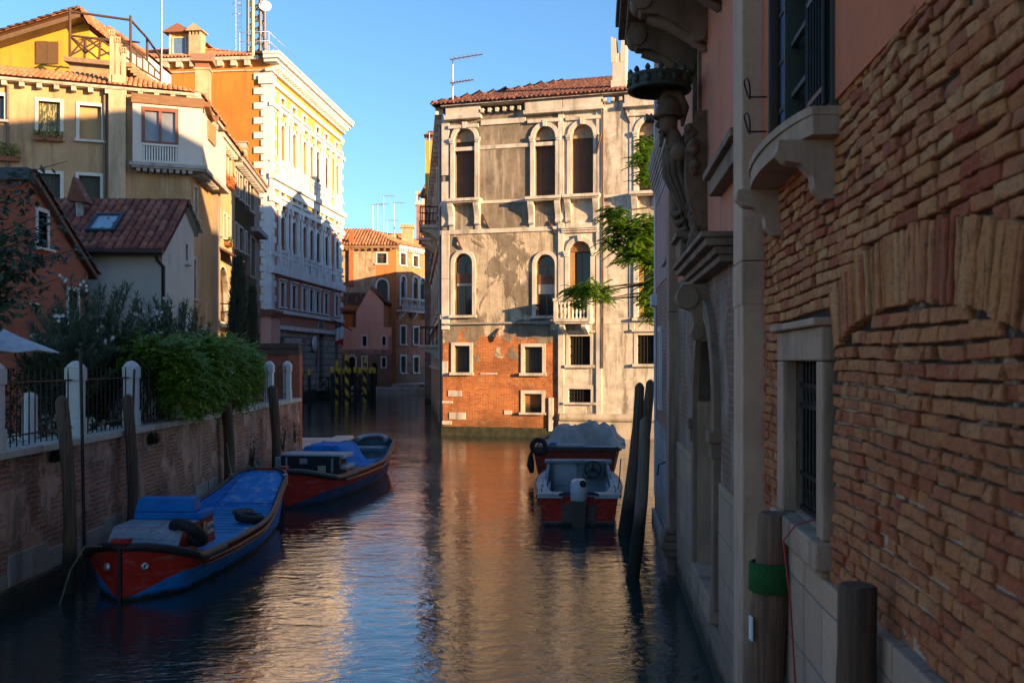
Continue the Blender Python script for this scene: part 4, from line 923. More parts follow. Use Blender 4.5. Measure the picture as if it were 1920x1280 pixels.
window(wpal, WF, WF.u(601)-0.9, WF.u(601)+0.9, 0.9, wz(640, 601)+2.0, True, 0.2, 0.1, 0.5, 'dark', STONEG, SHUT, sill=0)
def hz(a, b): return [h for h in WF.holes if a < sum(p[1] for p in h[0])/len(h[0]) < b]
ztop = zc + 0.4
m = MB(); m.wall(rect(0, uE, -1.2, z_base), hz(-2, z_base)); 
obj('base_wall', m, bricks('rusticated_stone', (0.48,0.46,0.44), (0.38,0.365,0.35), (0.06,0.058,0.055), 1.5, 0.62, bump=1.0, ms=0.05, stain=(0.16,0.15,0.145), tide=0.7), wpal)
m = MB(); m.wall(rect(0, uE, z_base, z_mz+0.3), hz(z_base, z_mz+0.3)); obj('pink_wall', m, PINKW, wpal)
m = MB(); m.wall(rect(0, uE, z_mz+0.3, ztop), hz(z_mz+0.3, ztop)); obj('ochre_wall', m, YBAY, wpal)
m = MB(); u_l, u_r = -0.12, uE+0.12
for z0, z1, p in ((z_base-0.35, z_base, 0.3), (wz(575)-0.45, wz(575)-0.14, 0.25), (wz(507)-0.2, wz(497), 0.35), (wz(476)-0.1, wz(473), 0.2),
                  (wz(395)+0.75, wz(395)+1.2, 0.30), (wz(331)-0.2, wz(331)+0.25, 0.45), (wz(331)-0.9, wz(331)-0.203, 0.2), (wz(300)-0.15, wz(300)-0.0, 0.2), (wz(222)+0.95, wz(222)+1.3, 0.3), (wz(160)+0.1, wz(160)+0.5, 0.2)):
    m.box(u_l - p*0.4, u_r + p*0.3, -p, 0.02, z0, z1)
obj('string_course', m, STONEW, wpal)
m = MB()                                    # crowning cornice
for z0, z1, p in ((zc-1.0, zc-0.75, 0.3), (zc-0.35, zc-0.1, 0.75), (zc-0.097, zc+0.2, 1.0), (zc+0.203, zc+0.4, 1.1)): m.box(u_l-p*0.8, u_r+p*0.8, -p, 0.3, z0, z1)
obj('cornice', m, STONEW, wpal)
m = MB(); u = 0.2
while u < uE: m.box(u, u+0.3, -0.7, 0.02, zc-0.747, zc-0.353); u += 0.62
obj('modillion', m, STONEW, wpal)
for lv0, lv1, kind in ((wz(497), wz(395)+0.75, 'p'), (wz(331)+0.25, wz(222)+0.95, 'p')):      # engaged columns and window balustrades
    cm = MB(); cm.box(-0.2, 0.2, -0.30, 0.02, 0, 1.75); cm.tube([(0, -0.15, 1.75), (0, -0.15, lv1-lv0-0.5)], [0.17, 0.145], 8); cm.box(-0.22, 0.22, -0.34, 0.02, lv1-lv0-0.5, lv1-lv0); cm = cm.mesh('column', STONEW)
    for u in sorted([c+s for c in cu for s in (-1.02, 1.02)]): obj('column', cm, None, wpal, T(u, 0, lv0))
    for c in cu:
        m = MB()
        for k in range(6): baluster(m, c-0.6+k*0.24, -0.2, lv0+0.02, 1.25, 0.1)
        m.box(c-0.85, c+0.85, -0.3, 0.02, lv0+1.27, lv0+1.45); obj('balustrade', m, STONEW, wpal)
for c in (cu[0], cu[1], cu[2], cu[4], cu[5], cu[6]):
    m = MB()
    for zz in (wz(395)+1.2, wz(222)+1.3): m.box(c-1.2, c+1.2, -0.45, 0.02, zz, zz+0.22)
    obj('window_hood', m, STONEW, wpal)
m = MB(); zb_ = z_base-0.35                 # attached quoins at the corner, both faces
Mws = rel(wpal, WS.M)
zq = z_base + 0.1; k = 0
while zq < zc-1.6:
    L = 1.5 if k % 2 else 0.9; m.box(-0.1, L*0.75, -0.13, 0.02, zq, zq+0.52); zq += 0.6; k += 1
m.box(-0.11, 0.62, -0.10, 0.02, z_base, zc-1)
zq = z_base + 0.1
while zq < zc-1.6: m.box(uE-0.7, uE+0.08, -0.13, 0.02, zq, zq+0.52); zq += 1.2
obj('quoin', m, STONEW, wpal)
m = MB(); zq = z_base + 0.1; k = 0
while zq < zc-1.6:
    L = 1.35 if k % 2 else 0.75; m.box(LWS-L, LWS+0.12, -0.12, 0.02, zq, zq+0.52); zq += 0.6; k += 1
m.box(LWS-0.55, LWS+0.12, -0.10, 0.02, z_base, zc-1); m.box(LWS-0.9, LWS+0.3, -0.3, 0.02, zc-2.0, zc-1.3)
obj('side_quoin', m, STONEW, wpal, Mws)
WS.holes = []
m = MB(); m.wall(rect(0, LWS, -1, zc+0.2), []); obj('side_wall', m, ORANGEW, wpal, Mws)
m = MB(); m.box(0, LWS-0.9, -0.45, 0.02, zc-0.05, zc+0.25); m.box(0, LWS, -0.12, 0.02, zc-0.9, zc-0.8)
u = 0.4
while u < LWS-1: m.box(u, u+0.45, -0.4, 0.02, zc-0.5, zc-0.05); u += 1.15
obj('side_cornice', m, STONE, wpal, Mws)
m = MB(); m.tube([(7.6, -0.1, zc), (7.6, -0.1, zc-6)], 0.3, 6) ; obj('flue', m, plain('dark_flue', (0.10,0.06,0.03)), wpal, Mws)
m = MB(); m.box(0, 22.0, 0.05, 22.0, -1, zc-0.1)
m = MB(); m.add([(LWS,22.2,-1),(0,22.2,-1),(0,22.2,zc),(LWS,22.2,zc)], [(0,1,2,3)]); m.add([(0,0,-1),(0,22.2,-1),(0,22.2,zc),(0,0,zc)], [(0,1,2,3)])
obj('rear_wall', m, ORANGEW, wpal, Mws)
zr = zc + 0.25; s1 = Vector((0, 6.0, 2.55)); 
m = tile_roof((-0.5, -0.5, zr), (1,0,0), s1, LWS-0.8, s1.length, rooftrim(0, 6.5, s1.length), p=0.30, c=0.5, r=0.125, seed=21); obj('roof', m, TILES, wpal, Mws)
m = tile_roof((-0.5, 7.0, zr+2.0), (1,0,0), (0, 4.0, 1.7), LWS-5.0, 4.3, rooftrim(0, 3.5, 4.3), p=0.30, c=0.5, r=0.125, seed=22); obj('upper_roof', m, TILES, wpal, Mws)
m = MB(); m.add([(-0.5, 7.0, zr-0.1), (LWS-5.6, 7.0, zr-0.1), (LWS-5.6, 7.0, zr+2.0), (-0.5, 7.0, zr+2.0)], [(0,1,2,3)])
m.add([(LWS-0.9, 0.2, zr+0.05), (LWS-0.9, 22, zr+0.05), (LWS-7.0, 22, zr+2.6), (LWS-7.0, 6.0, zr+2.6)], [(0,1,2,3)])
m.add([(0, 0, zr), (LWS, 0, zr), (LWS, 22, zr), (0, 22, zr)], [(0,1,2,3)])
obj('roof_edge', m, STONE, wpal, Mws)
# dormer with window, on the side roof
du = WS.u(331); dz = zr
dm = MB(); dm.box(du-0.85, du+0.85, 0.6, 5.0, zr, zr+2.3); dorm = obj('dormer', dm, YBAY, wpal, Mws)
m = MB(); gable_cap(m, du, 2.6, zr+2.3, 1.9, 4.4, 0.65, 0.3); obj('dormer_roof', m, TILES, dorm)
m = MB(); m.ring(rect(du-0.62, du+0.62, zr+0.5, zr+2.0), rect(du-0.5, du+0.5, zr+0.62, zr+1.88), 0.5, 0.62); m.box(du-0.85, du-0.7, 0.45, 0.6, zr+0.1, zr+2.3); m.box(du+0.7, du+0.85, 0.45, 0.6, zr+0.1, zr+2.3); obj('dormer_frame', m, STONE, dorm)
m = MB(); m.box(du-0.5, du+0.5, 0.55, 0.59, zr+0.62, zr+1.88); obj('pane', m, GLASSB, dorm)
m = MB(); cu2 = WS.u(364); m.box(cu2-0.5, cu2+0.5, 0.1, 1.1, zr-0.2, zr+2.0); ch = obj('chimney', m, STONEB if 0 else stucco('sandy_render', (0.46,0.35,0.22), (0.36,0.26,0.16), (0.2,0.14,0.09), 1.2), wpal, Mws)
SANDR = ch.data.materials[0]
m = MB()
for a in (-0.42, -0.14, 0.14, 0.42): m.box(cu2+a-0.06, cu2+a+0.06, 0.1, 1.1, zr+2.0, zr+2.3)
gable_cap(m, cu2, 0.6, zr+2.3, 1.1, 1.1, 0.55, 0.15); obj('chimney_cap', m, SANDR, ch)
# rooftop railing along the canal cornice
rail = thing('roof_railing', WF.M @ T(0, 0.3, zc+0.4), 'thin grey metal railing along the roof edge of the white palace', 'railing')
m = MB(); n = 14
for i in range(n+1): m.tube([(uE*i/n, 0, 0), (uE*i/n, 0, 1.0)], 0.035, 5)
for zz in (0.5, 1.0): m.tube([(0, 0, zz), (uE, 0, zz)], 0.03, 5)
obj('rail', m, METAL, rail)
tw = thing('antenna_tower', WS.M @ T(WS.u(433), 6.0, zr+2.2), 'steel lattice telecom tower with ladder and white dishes on the white palace roof', 'tower')
m = MB(); a = 0.55
for sx in (-1, 1):
    for sy in (-1, 1): m.tube([(sx*a, sy*a, 0), (sx*a, sy*a, 9)], 0.16, 6)
for i in range(9):
    z0 = i*1.0
    for sx in (-1, 1): m.tube([(sx*a, -a, z0), (sx*a, a, z0+1)], 0.07, 4); m.tube([(-a, sx*a, z0), (a, sx*a, z0+1)], 0.07, 4); m.tube([(-a, sx*a, z0), (a, sx*a, z0)], 0.07, 4)
obj('mast', m, plain('dark_lattice_steel', (0.16,0.15,0.14), 0.5, 0.5), tw)
m = MB()
for s in (-1.75, -1.25): m.tube([(s, -0.3, -1.2), (s, -0.3, 9)], 0.03, 5)
for i in range(26): m.tube([(-1.75, -0.3, -1+i*0.4), (-1.25, -0.3, -1+i*0.4)], 0.02, 4)
for i in range(6): m.tube([(-1.5+0.42*cos(t*pi/4), -0.65+0.42*sin(t*pi/4), 3.2+i*0.9) for t in range(9)], 0.02, 4, cap=False)
obj('ladder', m, METAL, tw)
m = MB(); m.box(-1.3, 1.6, -1.2, 1.2, -0.35, -0.2); m.box(-0.6, 0.9, -0.7, 0.7, -1.6, -0.35); obj('platform', m, plain('dark_steel', (0.06,0.045,0.035), 0.6, 0.5), tw)
m = MB()
for s in (-1.1, 1.5):
    m.tube([(s, -1.1, -0.2), (s, -1.1, 1.5)], 0.03, 5)
for zz in (0.7, 1.5): m.tube([(-1.1, -1.1, zz), (1.5, -1.1, zz), (1.5, 1.1, zz), (3.2, 1.1, zz-1.6)], 0.03, 5)
obj('handrail', m, METAL, tw)
WHITEM = plain('white_metal', (0.70,0.70,0.70), 0.4)
for (x, z, r) in ((0.95, 3.9, 0.55), (0.6, 5.8, 0.4)):
    m = MB(); m.T = T(x, -0.5, z) @ Matrix.Rotation(radians(70), 4, 'X') @ Matrix.Rotation(radians(20), 4, 'Y'); m.lathe([(0.01, -0.12), (r*0.6, -0.08), (r, 0.08), (r*0.96, 0.10), (0.01, -0.04)], n=16); obj('dish', m, WHITEM, tw)
for (x, z) in ((-0.55, 6.2), (0.0, 7.4), (0.6, 7.2)):
    m = MB(); m.box(x-0.16, x+0.16, -0.75, -0.55, z, z+1.9); obj('panel_antenna', m, WHITEM, tw)
rm = thing('radio_mast', WF.M @ T(0.4, 1.6, zc+0.4), 'tall thin cream radio mast with rungs on the white palace roof corner', 'mast')
m = MB(); m.tube([(0, 0, 0), (0, 0, 9.0)], 0.14, 8)
obj('pole', m, plain('cream_mast', (0.62,0.48,0.34), 0.5), rm)
m = MB()
for i in range(36): m.tube([(-0.32, 0, 0.3+i*0.24), (0.32, 0, 0.3+i*0.24)], 0.02, 4)
obj('rungs', m, METAL, rm)

# ---- far orange corner house, pink gabled house, landing ------------------------
OH = thing('orange_corner_house', P(743, HY, 114), 'distant orange house with tiled roof and arched windows, closing the canal behind the striped poles', 'house')
po = P(743, HY, 114); OL = Fac((po.x-16, po.y), (1.0, 0.0)); OR = Fac((po.x, po.y), (0.45, 0.90))
def oz(y, Y=114): return EYE + (HY-y)/FPX*Y
ze = oz(465); TERR = stucco('terracotta_plaster', (0.50,0.17,0.05), (0.43,0.14,0.045), (0.28,0.12,0.06), 0.5); TPINK = stucco('rose_plaster', (0.46,0.17,0.11), (0.40,0.15,0.10), (0.28,0.14,0.10), 0.5)
OL.holes = []
window(OH, OL, OL.u(707), OL.u(725), oz(494), oz(475), False, 0.15, 0.06, 0.2, 'glass', STONEW, sill=0.15)
window(OH, OL, OL.u(707), OL.u(727), oz(580), oz(524), True, 0.2, 0.06, 0.3, 'dark', STONEW, plain('grey_green_panes', (0.055,0.065,0.05), 0.4), sill=0.15)
ud = OL.u(704); um = OL.u(659)
m = MB(); m.wall(rect(ud, 16, -1, ze), OL.holes); obj('wall', m, TERR, OH, rel(OH, OL.M))
m = MB(); m.wall(rect(0, ud, -1, ze-0.1), []); obj('bare_wall', m, bricks('bare_plaster_brick', (0.38,0.2,0.12), (0.3,0.15,0.09), (0.4,0.32,0.24), plaster=(0.45,0.33,0.22), pl_lo=0.40, pl_hi=0.5), OH, rel(OH, OL.M))
OR.holes = []
for xa, xb, y0, y1, ar, k in ((750, 760, 475, 497, 0, 'glass'), (774, 783, 480, 500, 0, 'glass'), (751, 760, 518, 572, 1, 'shutter'), (774, 783, 520, 575, 1, 'shutter'), (787, 796, 522, 575, 1, 'shutter'),
                              (751, 760, 612, 645, 0, 'shutter'), (775, 784, 614, 645, 0, 'shutter'), (751, 760, 668, 698, 0, 'shutter'), (775, 784, 669, 698, 0, 'shutter')):
    u0, u1 = OR.u(xa), OR.u(xb); xm = (xa+xb)/2; window(OH, OR, u0, u1, OR.v(xm, y1), OR.v(xm, y0), bool(ar), 0.2, 0.1, 0.25, k, STONEW, SHUTG if k == 'shutter' else None, sill=0.14)
zs = OR.v(760, 605); LO = 9.5
m = MB(); m.wall(rect(0, LO, zs, ze+0.3), [h for h in OR.holes if h[0][0][1] > zs]); obj('front_wall', m, bricks('rose_orange_wall', (0.3,0.12,0.07), (0.25,0.1,0.06), (0.3,0.2,0.15), plaster=(0.55,0.22,0.10), pl_lo=0.05, pl_hi=0.1, bump=0.15), OH, rel(OH, OR.M))
m = MB(); m.wall(rect(0, LO, -1, zs), [h for h in OR.holes if h[0][0][1] <= zs]); obj('lower_front_wall', m, bricks('rose_brick_wall', (0.30,0.12,0.08), (0.22,0.09,0.06), (0.3,0.22,0.17), plaster=(0.45,0.18,0.12), pl_lo=0.45, pl_hi=0.5, zgrad=(2.0, 4.5, -0.4, 0.4), tide=0.3), OH, rel(OH, OR.M))
m = MB(); zz = OR.v(770, 583); m.box(0.1, 6.8, -0.9, 0, zz-0.2, zz); b_ = obj('balcony', m, STONEW, OH, rel(OH, OR.M))
m = MB()
for i in range(16): baluster(m, 0.3+i*0.42, -0.75, zz, 1.2, 0.12)
m.box(0.1, 6.8, -0.9, -0.6, zz+1.2, zz+1.4); obj('balustrade', m, STONEW, b_)
m = MB()
for q in (0.6, 3.2, 5.8): m.extr([(0, zz-.2), (-0.8, zz-.2), (-0.5, zz-0.7), (0, zz-1.1)], 'x', q, q+0.35)
obj('bracket', m, STONEW, b_)
m = MB(); m.box(-0.2, LO, -0.5, 0.0, ze+0.0, ze+0.35)
for i in range(18): m.box(0.1+i*0.5, 0.3+i*0.5, -0.4, 0, ze-0.25, ze)
m.box(0, LO, -0.12, 0, OR.v(770, 722), OR.v(770, 718)); obj('cornice', m, STONEW, OH, rel(OH, OR.M))
m = MB(); m.box(0, 16.2, -0.5, 0.02, ze-0.05, ze+0.3); 
for i in range(22): m.box(0.2+i*0.72, 0.4+i*0.72, -0.4, 0.02, ze-0.3, ze-0.05)
obj('side_cornice', m, STONEB, OH, rel(OH, OL.M))
m = tile_roof((-0.4, -0.6, ze+0.3), (1,0,0), (0, 5.6, 2.5), 16.9, 6.1, rooftrim(0, 4.2, 6.1), p=0.36, c=0.6, r=0.15, seed=31); obj('roof', m, TILES, OH, rel(OH, OL.M))
m = tile_roof((-0.5, -0.6, ze+0.4), (1,0,0), (0, 5.2, 2.0), 12.5, 5.6, rooftrim(3.2, 0, 5.6), p=0.36, c=0.6, r=0.15, seed=32); obj('front_roof', m, TILES, OH, rel(OH, OR.M))
m = MB(); m.box(um-0.25, um+0.25, -0.35, 0.0, oz(535), oz(432)); obj('flue', m, plain('copper_flue', (0.40,0.13,0.05), 0.5), OH, rel(OH, OL.M))
pc = P(764, 440, 118); m = MB(); m.box(pc.x-0.65, pc.x+0.65, 117.5, 118.8, ze, oz(428, 118)); m.box(pc.x-0.8, pc.x+0.8, 117.3, 119, oz(428,118), oz(422,118)); m.box(pc.x-2.6, pc.x-1.2, 118, 119.2, ze+1, oz(440, 118)); obj('chimney', m, SANDR, OH, rel(OH, Mi))
m = MB(); m.box(-16, 0, 14, 14.2, -1, ze); m.box(-16, -15.8, 0, 14, -1, ze); m.box(3.9, 4.1, 9, 14, -1, ze); obj('rear_wall', m, TERR, OH)
# pink gabled house
GY = 109.0
PH = thing('pink_gabled_house', P(690, HY, GY), 'small plain pink house with gable and brick ground floor, behind the striped poles', 'house')
pg = P(690, HY, GY); PF = Fac((pg.x-3.6, GY), (1.0, 0.0)); gz = lambda y: EYE + (HY-y)/FPX*GY
PF.holes = []
for xa, xb, y0, y1 in ((680, 687, 630, 648), (717, 723, 631, 647), (716, 723, 670, 688), (680, 687, 669, 690)):
    window(PH, PF, PF.u(xa), PF.u(xb), gz(y1), gz(y0), False, 0.14, 0.05, 0.2, 'dark', STONEW, DARK, sill=0)
window(PH, PF, PF.u(654), PF.u(666), 0.8, gz(668), True, 0.2, 0.08, 0.4, 'dark', STONEW, DARK, sill=0)
window(PH, PF, PF.u(697), PF.u(707), 0.8, gz(680), True, 0.1, 0.03, 0.5, 'dark', STONEB, DARK, sill=0)
uL, uA, uP, uB, uM = PF.u(636), PF.u(668), PF.u(694), PF.u(719), PF.u(734)
PKW = stucco('rose_pink_plaster', (0.74,0.38,0.29), (0.68,0.34,0.26), (0.33,0.20,0.16), 0.35, 0.9, 0.1, 0.4)
zl = gz(655)
m = MB(); m.wall([(uL, zl), (uM, zl), (uM, gz(613)), (uB, gz(613)), (uB, gz(567)), (uP, gz(538)), (uA, gz(585)), (uA, gz(614)), (uL, gz(613))], [h for h in PF.holes if h[0][0][1] > zl]); obj('wall', m, PKW, PH, rel(PH, PF.M))
m = MB(); m.wall(rect(uL, uM, -1, zl), [h for h in PF.holes if h[0][0][1] <= zl]); m.box(uM-0.3, uM+0.05, -0.06, 0.0, 0.8, zl+1.5); obj('brick_wall', m, bricks('old_wharf_brick', (0.28,0.11,0.075), (0.20,0.08,0.055), (0.3,0.22,0.17), plaster=(0.40,0.23,0.19), pl_lo=0.5, pl_hi=0.56, zgrad=(4.0, 5.5, -0.1, 0.25), tide=0.5), PH, rel(PH, PF.M))
m = MB(); m.box(uL, uA, 2.4, 2.5, -1, gz(570)); m.box(uL, uM, 5.8, 6, -1, gz(600)); m.box(uB-0.2, uB, 0.01, 6, gz(613)-1, gz(567)-0.2); m.box(uA, uA+0.2, 0.01, 6, gz(614)-1, gz(585)-0.1); obj('rear_wall', m, TERR, PH, rel(PH, PF.M))
m = MB(); m.box(uM-0.05, uM+3.2, -0.3, 6, -1, 0.95); m.box(uL, uM, -0.4, 0.0, -1, 0.7); obj('quay_edge', m, STONEG, PH, rel(PH, PF.M))
m = tile_roof((uL-0.2, 2.2, gz(584)), (1,0,0), (0, 3, 2.4), uA-uL+1.7, 3.9, rooftrim(0, -0.3, 3.9), p=0.36, c=0.6, r=0.15, seed=33); obj('roof', m, TILESD, PH, rel(PH, PF.M))
m = tile_roof((uB+0.2, 6, gz(567)), (0,-1,0), (uP-uB-.2, 0, gz(538)-gz(567)), 6.1, Vector((uP-uB-.2, 0, gz(538)-gz(567))).length, p=0.36, c=0.6, r=0.15, seed=34); obj('gable_roof', m, TILESD, PH, rel(PH, PF.M))
m = MB(); m.tube([(PF.u(661), 2.1, gz(584)), (PF.u(657), 2.2, gz(590)), (PF.u(657), 2.2, gz(616))], 0.09, 6); obj('drainpipe', m, PIPE, PH, rel(PH, PF.M))
bt = thing('bell_tower', P(791, HY, 160), 'slender far brick bell tower with open belfry, beside the palace corner', 'bell tower'); tz = lambda y: EYE+(HY-y)/FPX*160
m = MB(); m.box(-0.9, 2.0, 0, 2.9, 0, tz(425)); obj('shaft', m, bricks('tower_brick', (0.36,0.17,0.11), (0.3,0.14,0.09), (0.3,0.22,0.17)), bt)
m = MB(); m.box(-1.1, 2.2, -0.2, 3.1, tz(425), tz(420))
for a in (-0.9, 0.1, 1.1, 1.75): m.box(a, a+0.25, 0, 0.3, tz(420), tz(405)); m.box(a, a+0.25, 2.5, 2.8, tz(420), tz(405))
m.box(-1.0, 2.1, -0.1, 3.0, tz(405), tz(400)); obj('belfry', m, STONE, bt)
# television aerials on the far roofs
def aerial(name, base, h, label, n=7, wdt=1.1, dirv=(1,0,0), two=False, r=0.035):
    t = thing(name, base, label, 'antenna'); m = MB(); m.tube([(0,0,0),(0,0,h)], r, 6); obj('pole', m, METAL, t)
    for zz, k in (((h, 1.0),) if not two else ((h, 1.0), (h*0.55, 0.7))):
        m = MB(); d = Vector(dirv).normalized(); e = Vector((-d.y, d.x, 0))
        m.tube([d*(-0.15), d*wdt*k*1.5], r*0.8, 5)
        for i in range(n): p = d*(wdt*k*1.5*i/n); m.tube([p - e*0.35*k, p + e*0.35*k], r*0.5, 4)
        obj('aerial', m, METAL, t, T(0, 0, zz))
    return t
aerial('roof_antenna', CF.M @ T(CF.u(845), 0.3, z_e+0.3), 2.5, 'tall double television aerial on the left eave of the sunlit corner palace', dirv=(1, -0.2, 0), two=True)
for k, (x, y0, y1, lab) in enumerate(((699, 434, 384, 'leftmost thin aerial on the far orange house roof'), (708, 440, 382, 'short thin aerial second from left on the far orange roof'), (719, 440, 367, 'tallest thin aerial on the far orange house roof'), (726, 436, 413, 'lowest thin aerial on the far orange house roof'), (739, 438, 380, 'rightmost thin aerial on the far orange house roof'))):
    b_ = P(x, 447, 118); b_.z = ze + 1.2; tg = oz(y1, 118); t = aerial('roof_antenna', b_, tg-b_.z, lab, 5, 0.9, (1, 0.2, 0), r=0.045); t['group'] = 'thin aerials on the far orange roof'
aerial('roof_antenna', P(805, 300, 83.5), oz(247, 83.5)-oz(300, 83.5), 'horizontal comb aerial behind the palace corner above the yellow chimneys', 9, 1.1, (1, 0, 0), r=0.05)
# ================================================================= BEIGE CORNER HOUSE AND THE ROW BEHIND THE GARDEN
KP = P(358, HY, 45.2)
RF = Fac((KP.x, KP.y), (-0.115, 1.0))                       # canal-facing row
BF0 = Fac((KP.x, KP.y), (1.0, 0.36)); BL = 9.5
BF = Fac((KP.x - BL*BF0.t.x, KP.y - BL*BF0.t.y), (1.0, 0.36))
BEIGE = stucco('beige_render', (0.47,0.305,0.165), (0.36,0.23,0.12), (0.20,0.12,0.065), 0.6, 0.9, 0.3, 0.8)
OCHRE = stucco('stained_ochre_render', (0.36,0.23,0.10), (0.27,0.165,0.075), (0.46,0.38,0.28), 0.5, 0.9, 0.25, 0.7)
CREAM = stucco('cream_render', (0.46,0.32,0.16), (0.38,0.26,0.13), (0.24,0.16,0.09), 0.6, 0.9, 0.3, 0.85)
GREYR = stucco('grey_brown_render', (0.30,0.24,0.18), (0.24,0.19,0.14), (0.16,0.12,0.09), 0.5, 0.9, 0.2, 0.6)
beige = thing('beige_corner_house', BF.M, 'beige rendered house with white bay window, chimney stack and roof terrace above the garden', 'house')
zeB = BF.v(300, 178)
BF.holes = []
FW_ = stucco('white_frame', (0.62,0.58,0.52), (0.54,0.5,0.45), (0.34,0.30,0.26), 1.5)
def bw(a, b, y0, y1, kind='glass', pm=None, fm=FW_, **k):
    q = pr(BF, a, b, y0, y1); return window(beige, BF, q[0], q[1], q[2], q[3], False, 0.14, 0.05, 0.2, kind, fm, pm, **k)
LACE = NT('lace_curtain_glass'); _n = LACE.ramp(LACE.noise(LACE.co((9, 9, 2.2)), 2.0, 4, 0.7), 0.48, 0.60)
LACE.set_b(Base_Color=LACE.mix(_n, (0.05,0.05,0.012), (0.36,0.30,0.13)), Roughness=0.4); LACE = LACE.mat
bw(72, 113, 191, 259, 'dark', LACE)
bw(149, 190, 199, 263, 'dark', stucco('walled_up_panel', (0.40,0.27,0.13), (0.33,0.22,0.11), (0.24,0.16,0.09), 0.9))
bw(72, 113, 326, 372, 'shutter', SHUTG); bw(148, 188, 330, 374, 'shutter', SHUTG); bw(-8, 8, 180, 225, 'dark', GLASS)
m = MB(); m.wall(rect(-8, BL, 0, zeB), BF.holes); obj('wall', m, BEIGE, beige)
m = MB()
x0, x1 = BF.u(204), BF.u(236); m.box(x0, x1, -0.35, 0.0, 0, BF.v(220, 145)); m.box(BF.u(211), BF.u(236), -0.42, 0.0, BF.v(220,160), BF.v(220, 145))
for i, yy in enumerate((72, 84, 102)):
    a = x0 + 0.04 + i*(x1-x0)/3; b = a + (x1-x0)/3 - 0.03; zt = BF.v(220, yy); m.box(a, b, -0.30, 0.1, BF.v(220, 146), zt)
ch = obj('chimney', m, stucco('chimney_render', (0.46,0.36,0.24), (0.38,0.29,0.19), (0.22,0.16,0.11), 0.9), beige, bevel=0.01)
m = MB()
for i, yy in enumerate((72, 84, 102)):
    a = x0 + 0.01 + i*(x1-x0)/3; b = a + (x1-x0)/3 + 0.02; zt = BF.v(220, yy)
    m.box(a, b, -0.34, 0.14, zt+0.06, zt+0.10); m.box(a, b, -0.34, 0.14, zt+0.2, zt+0.25)
    for q in (a, (a+b)/2-0.03, b-0.06): m.box(q, q+0.06, -0.34, -0.24, zt+0.0, zt+0.2); m.box(q, q+0.06, 0.04, 0.14, zt, zt+0.2)
obj('chimney_cap', m, SANDR, ch)
m = MB(); m.box(-8, BL+0.3, -0.42, 0.02, zeB-0.02, zeB+0.13)
for i in range(26): m.box(-7.7+i*0.68, -7.5+i*0.68, -0.36, 0.02, zeB-0.22, zeB-0.02)
obj('cornice', m, STONE, beige)
sl = Vector((0, 3.2, 1.15)); m = tile_roof((-8, -0.5, zeB+0.14), (1,0,0), sl, BL+8.2, sl.length, rooftrim(0, 2.2, sl.length), seed=41); rf = obj('roof', m, TILES, beige)
m = MB(); m.tube([(BF.u(196), -0.12, zeB), (BF.u(198), -0.12, 0)], 0.06, 6); m.tube([(BF.u(15), -0.1, zeB-0.2), (BF.u(14), -0.1, 3)], 0.06, 6); obj('drainpipe', m, plain('dark_drain', (0.16,0.11,0.08)), beige)
# bay window, wrapping the corner
q = pr(BF, 249, 358, 203, 311); bx0, bx1, bz0, bz1 = q; bp = 0.55
RFx = lambda y: y
m = MB()
wq = pr(BF, 268, 332, 211, 273)
hw = (rect(wq[0], wq[1], wq[2]-0.0, wq[3]), 0.15); hb = (rect(wq[0], wq[1], bz0+0.12, wq[2]-0.12), 0.2)
m.T = T(0, -bp, 0); m.wall(rect(bx0, BL+bp*0.9, bz0, bz1), [hw, hb]); m.T = None
m.add([(bx0,-bp,bz0),(bx0,0,bz0),(bx0,0,bz1),(bx0,-bp,bz1)], [(0,1,2,3)]); m.add([(bx0,-bp,bz0),(BL+bp*.9,-bp,bz0),(BL+bp*.9,0,bz0),(bx0,0,bz0)], [(0,1,2,3)])
bay = obj('bay', m, stucco('white_bay_paint', (0.56,0.52,0.46), (0.50,0.46,0.40), (0.34,0.30,0.25), 0.6, 0.8, 0.05, 0.4), beige)
m = MB(); m.box(wq[0]+0.02, wq[1]-0.02, -bp+0.12, -bp+0.14, wq[2], wq[3]); obj('pane', m, glassy('reflecting_pane', (0.10,0.11,0.13), 0.05), bay)
m = MB(); m.ring(rect(wq[0]-0.05, wq[1]+0.05, wq[2]-0.05, wq[3]+0.08), rect(wq[0]+0.09, wq[1]-0.09, wq[2]+0.06, wq[3]-0.09), -bp-0.03, -bp+0.1); xm = (wq[0]+wq[1])/2; m.box(xm-0.06, xm+0.06, -bp-0.02, -bp+0.1, wq[2], wq[3]); obj('window_frame', m, plain('red_brown_frame', (0.20,0.055,0.025), 0.5), bay)
m = MB()
for i in range(13): x = wq[0]+0.05+i*(wq[1]-wq[0]-0.1)/12; m.box(x-0.03, x+0.03, -bp+0.02, -bp+0.09, bz0+0.1, wq[2]-0.1)
m.box(wq[0]-0.05, wq[1]+0.05, -bp-0.03, -bp+0.12, wq[2]-0.13, wq[2]-0.02); obj('balustrade', m, WWOOD, bay)
m = MB(); m.box(wq[0], wq[1], -bp+0.13, -bp+0.15, bz0+0.05, wq[2]-0.1); obj('back_panel', m, plain('grey_board', (0.14,0.13,0.12)), bay)
m = MB(); m.box(bx0-0.12, BL+bp+0.1, -bp-0.16, 0.02, bz0-0.16, bz0-0.002); m.box(bx0-0.06, BL+bp, -bp-0.08, 0.02, bz0-0.24, bz0-0.163)
for i in range(9): x = bx0+0.15+i*(BL-bx0)/9; m.box(x, x+0.17, -bp-0.02, 0.0, bz0-0.38, bz0-0.243)
obj('bay_cornice', m, STONEG, bay)
m = MB(); m.box(bx0-0.05, BL+bp, -bp-0.1, 0.02, bz1+0.003, bz1+0.42); obj('beam', m, wood('old_beam', (0.22,0.12,0.06), (0.13,0.07,0.035), (0.8,14,14)), bay)
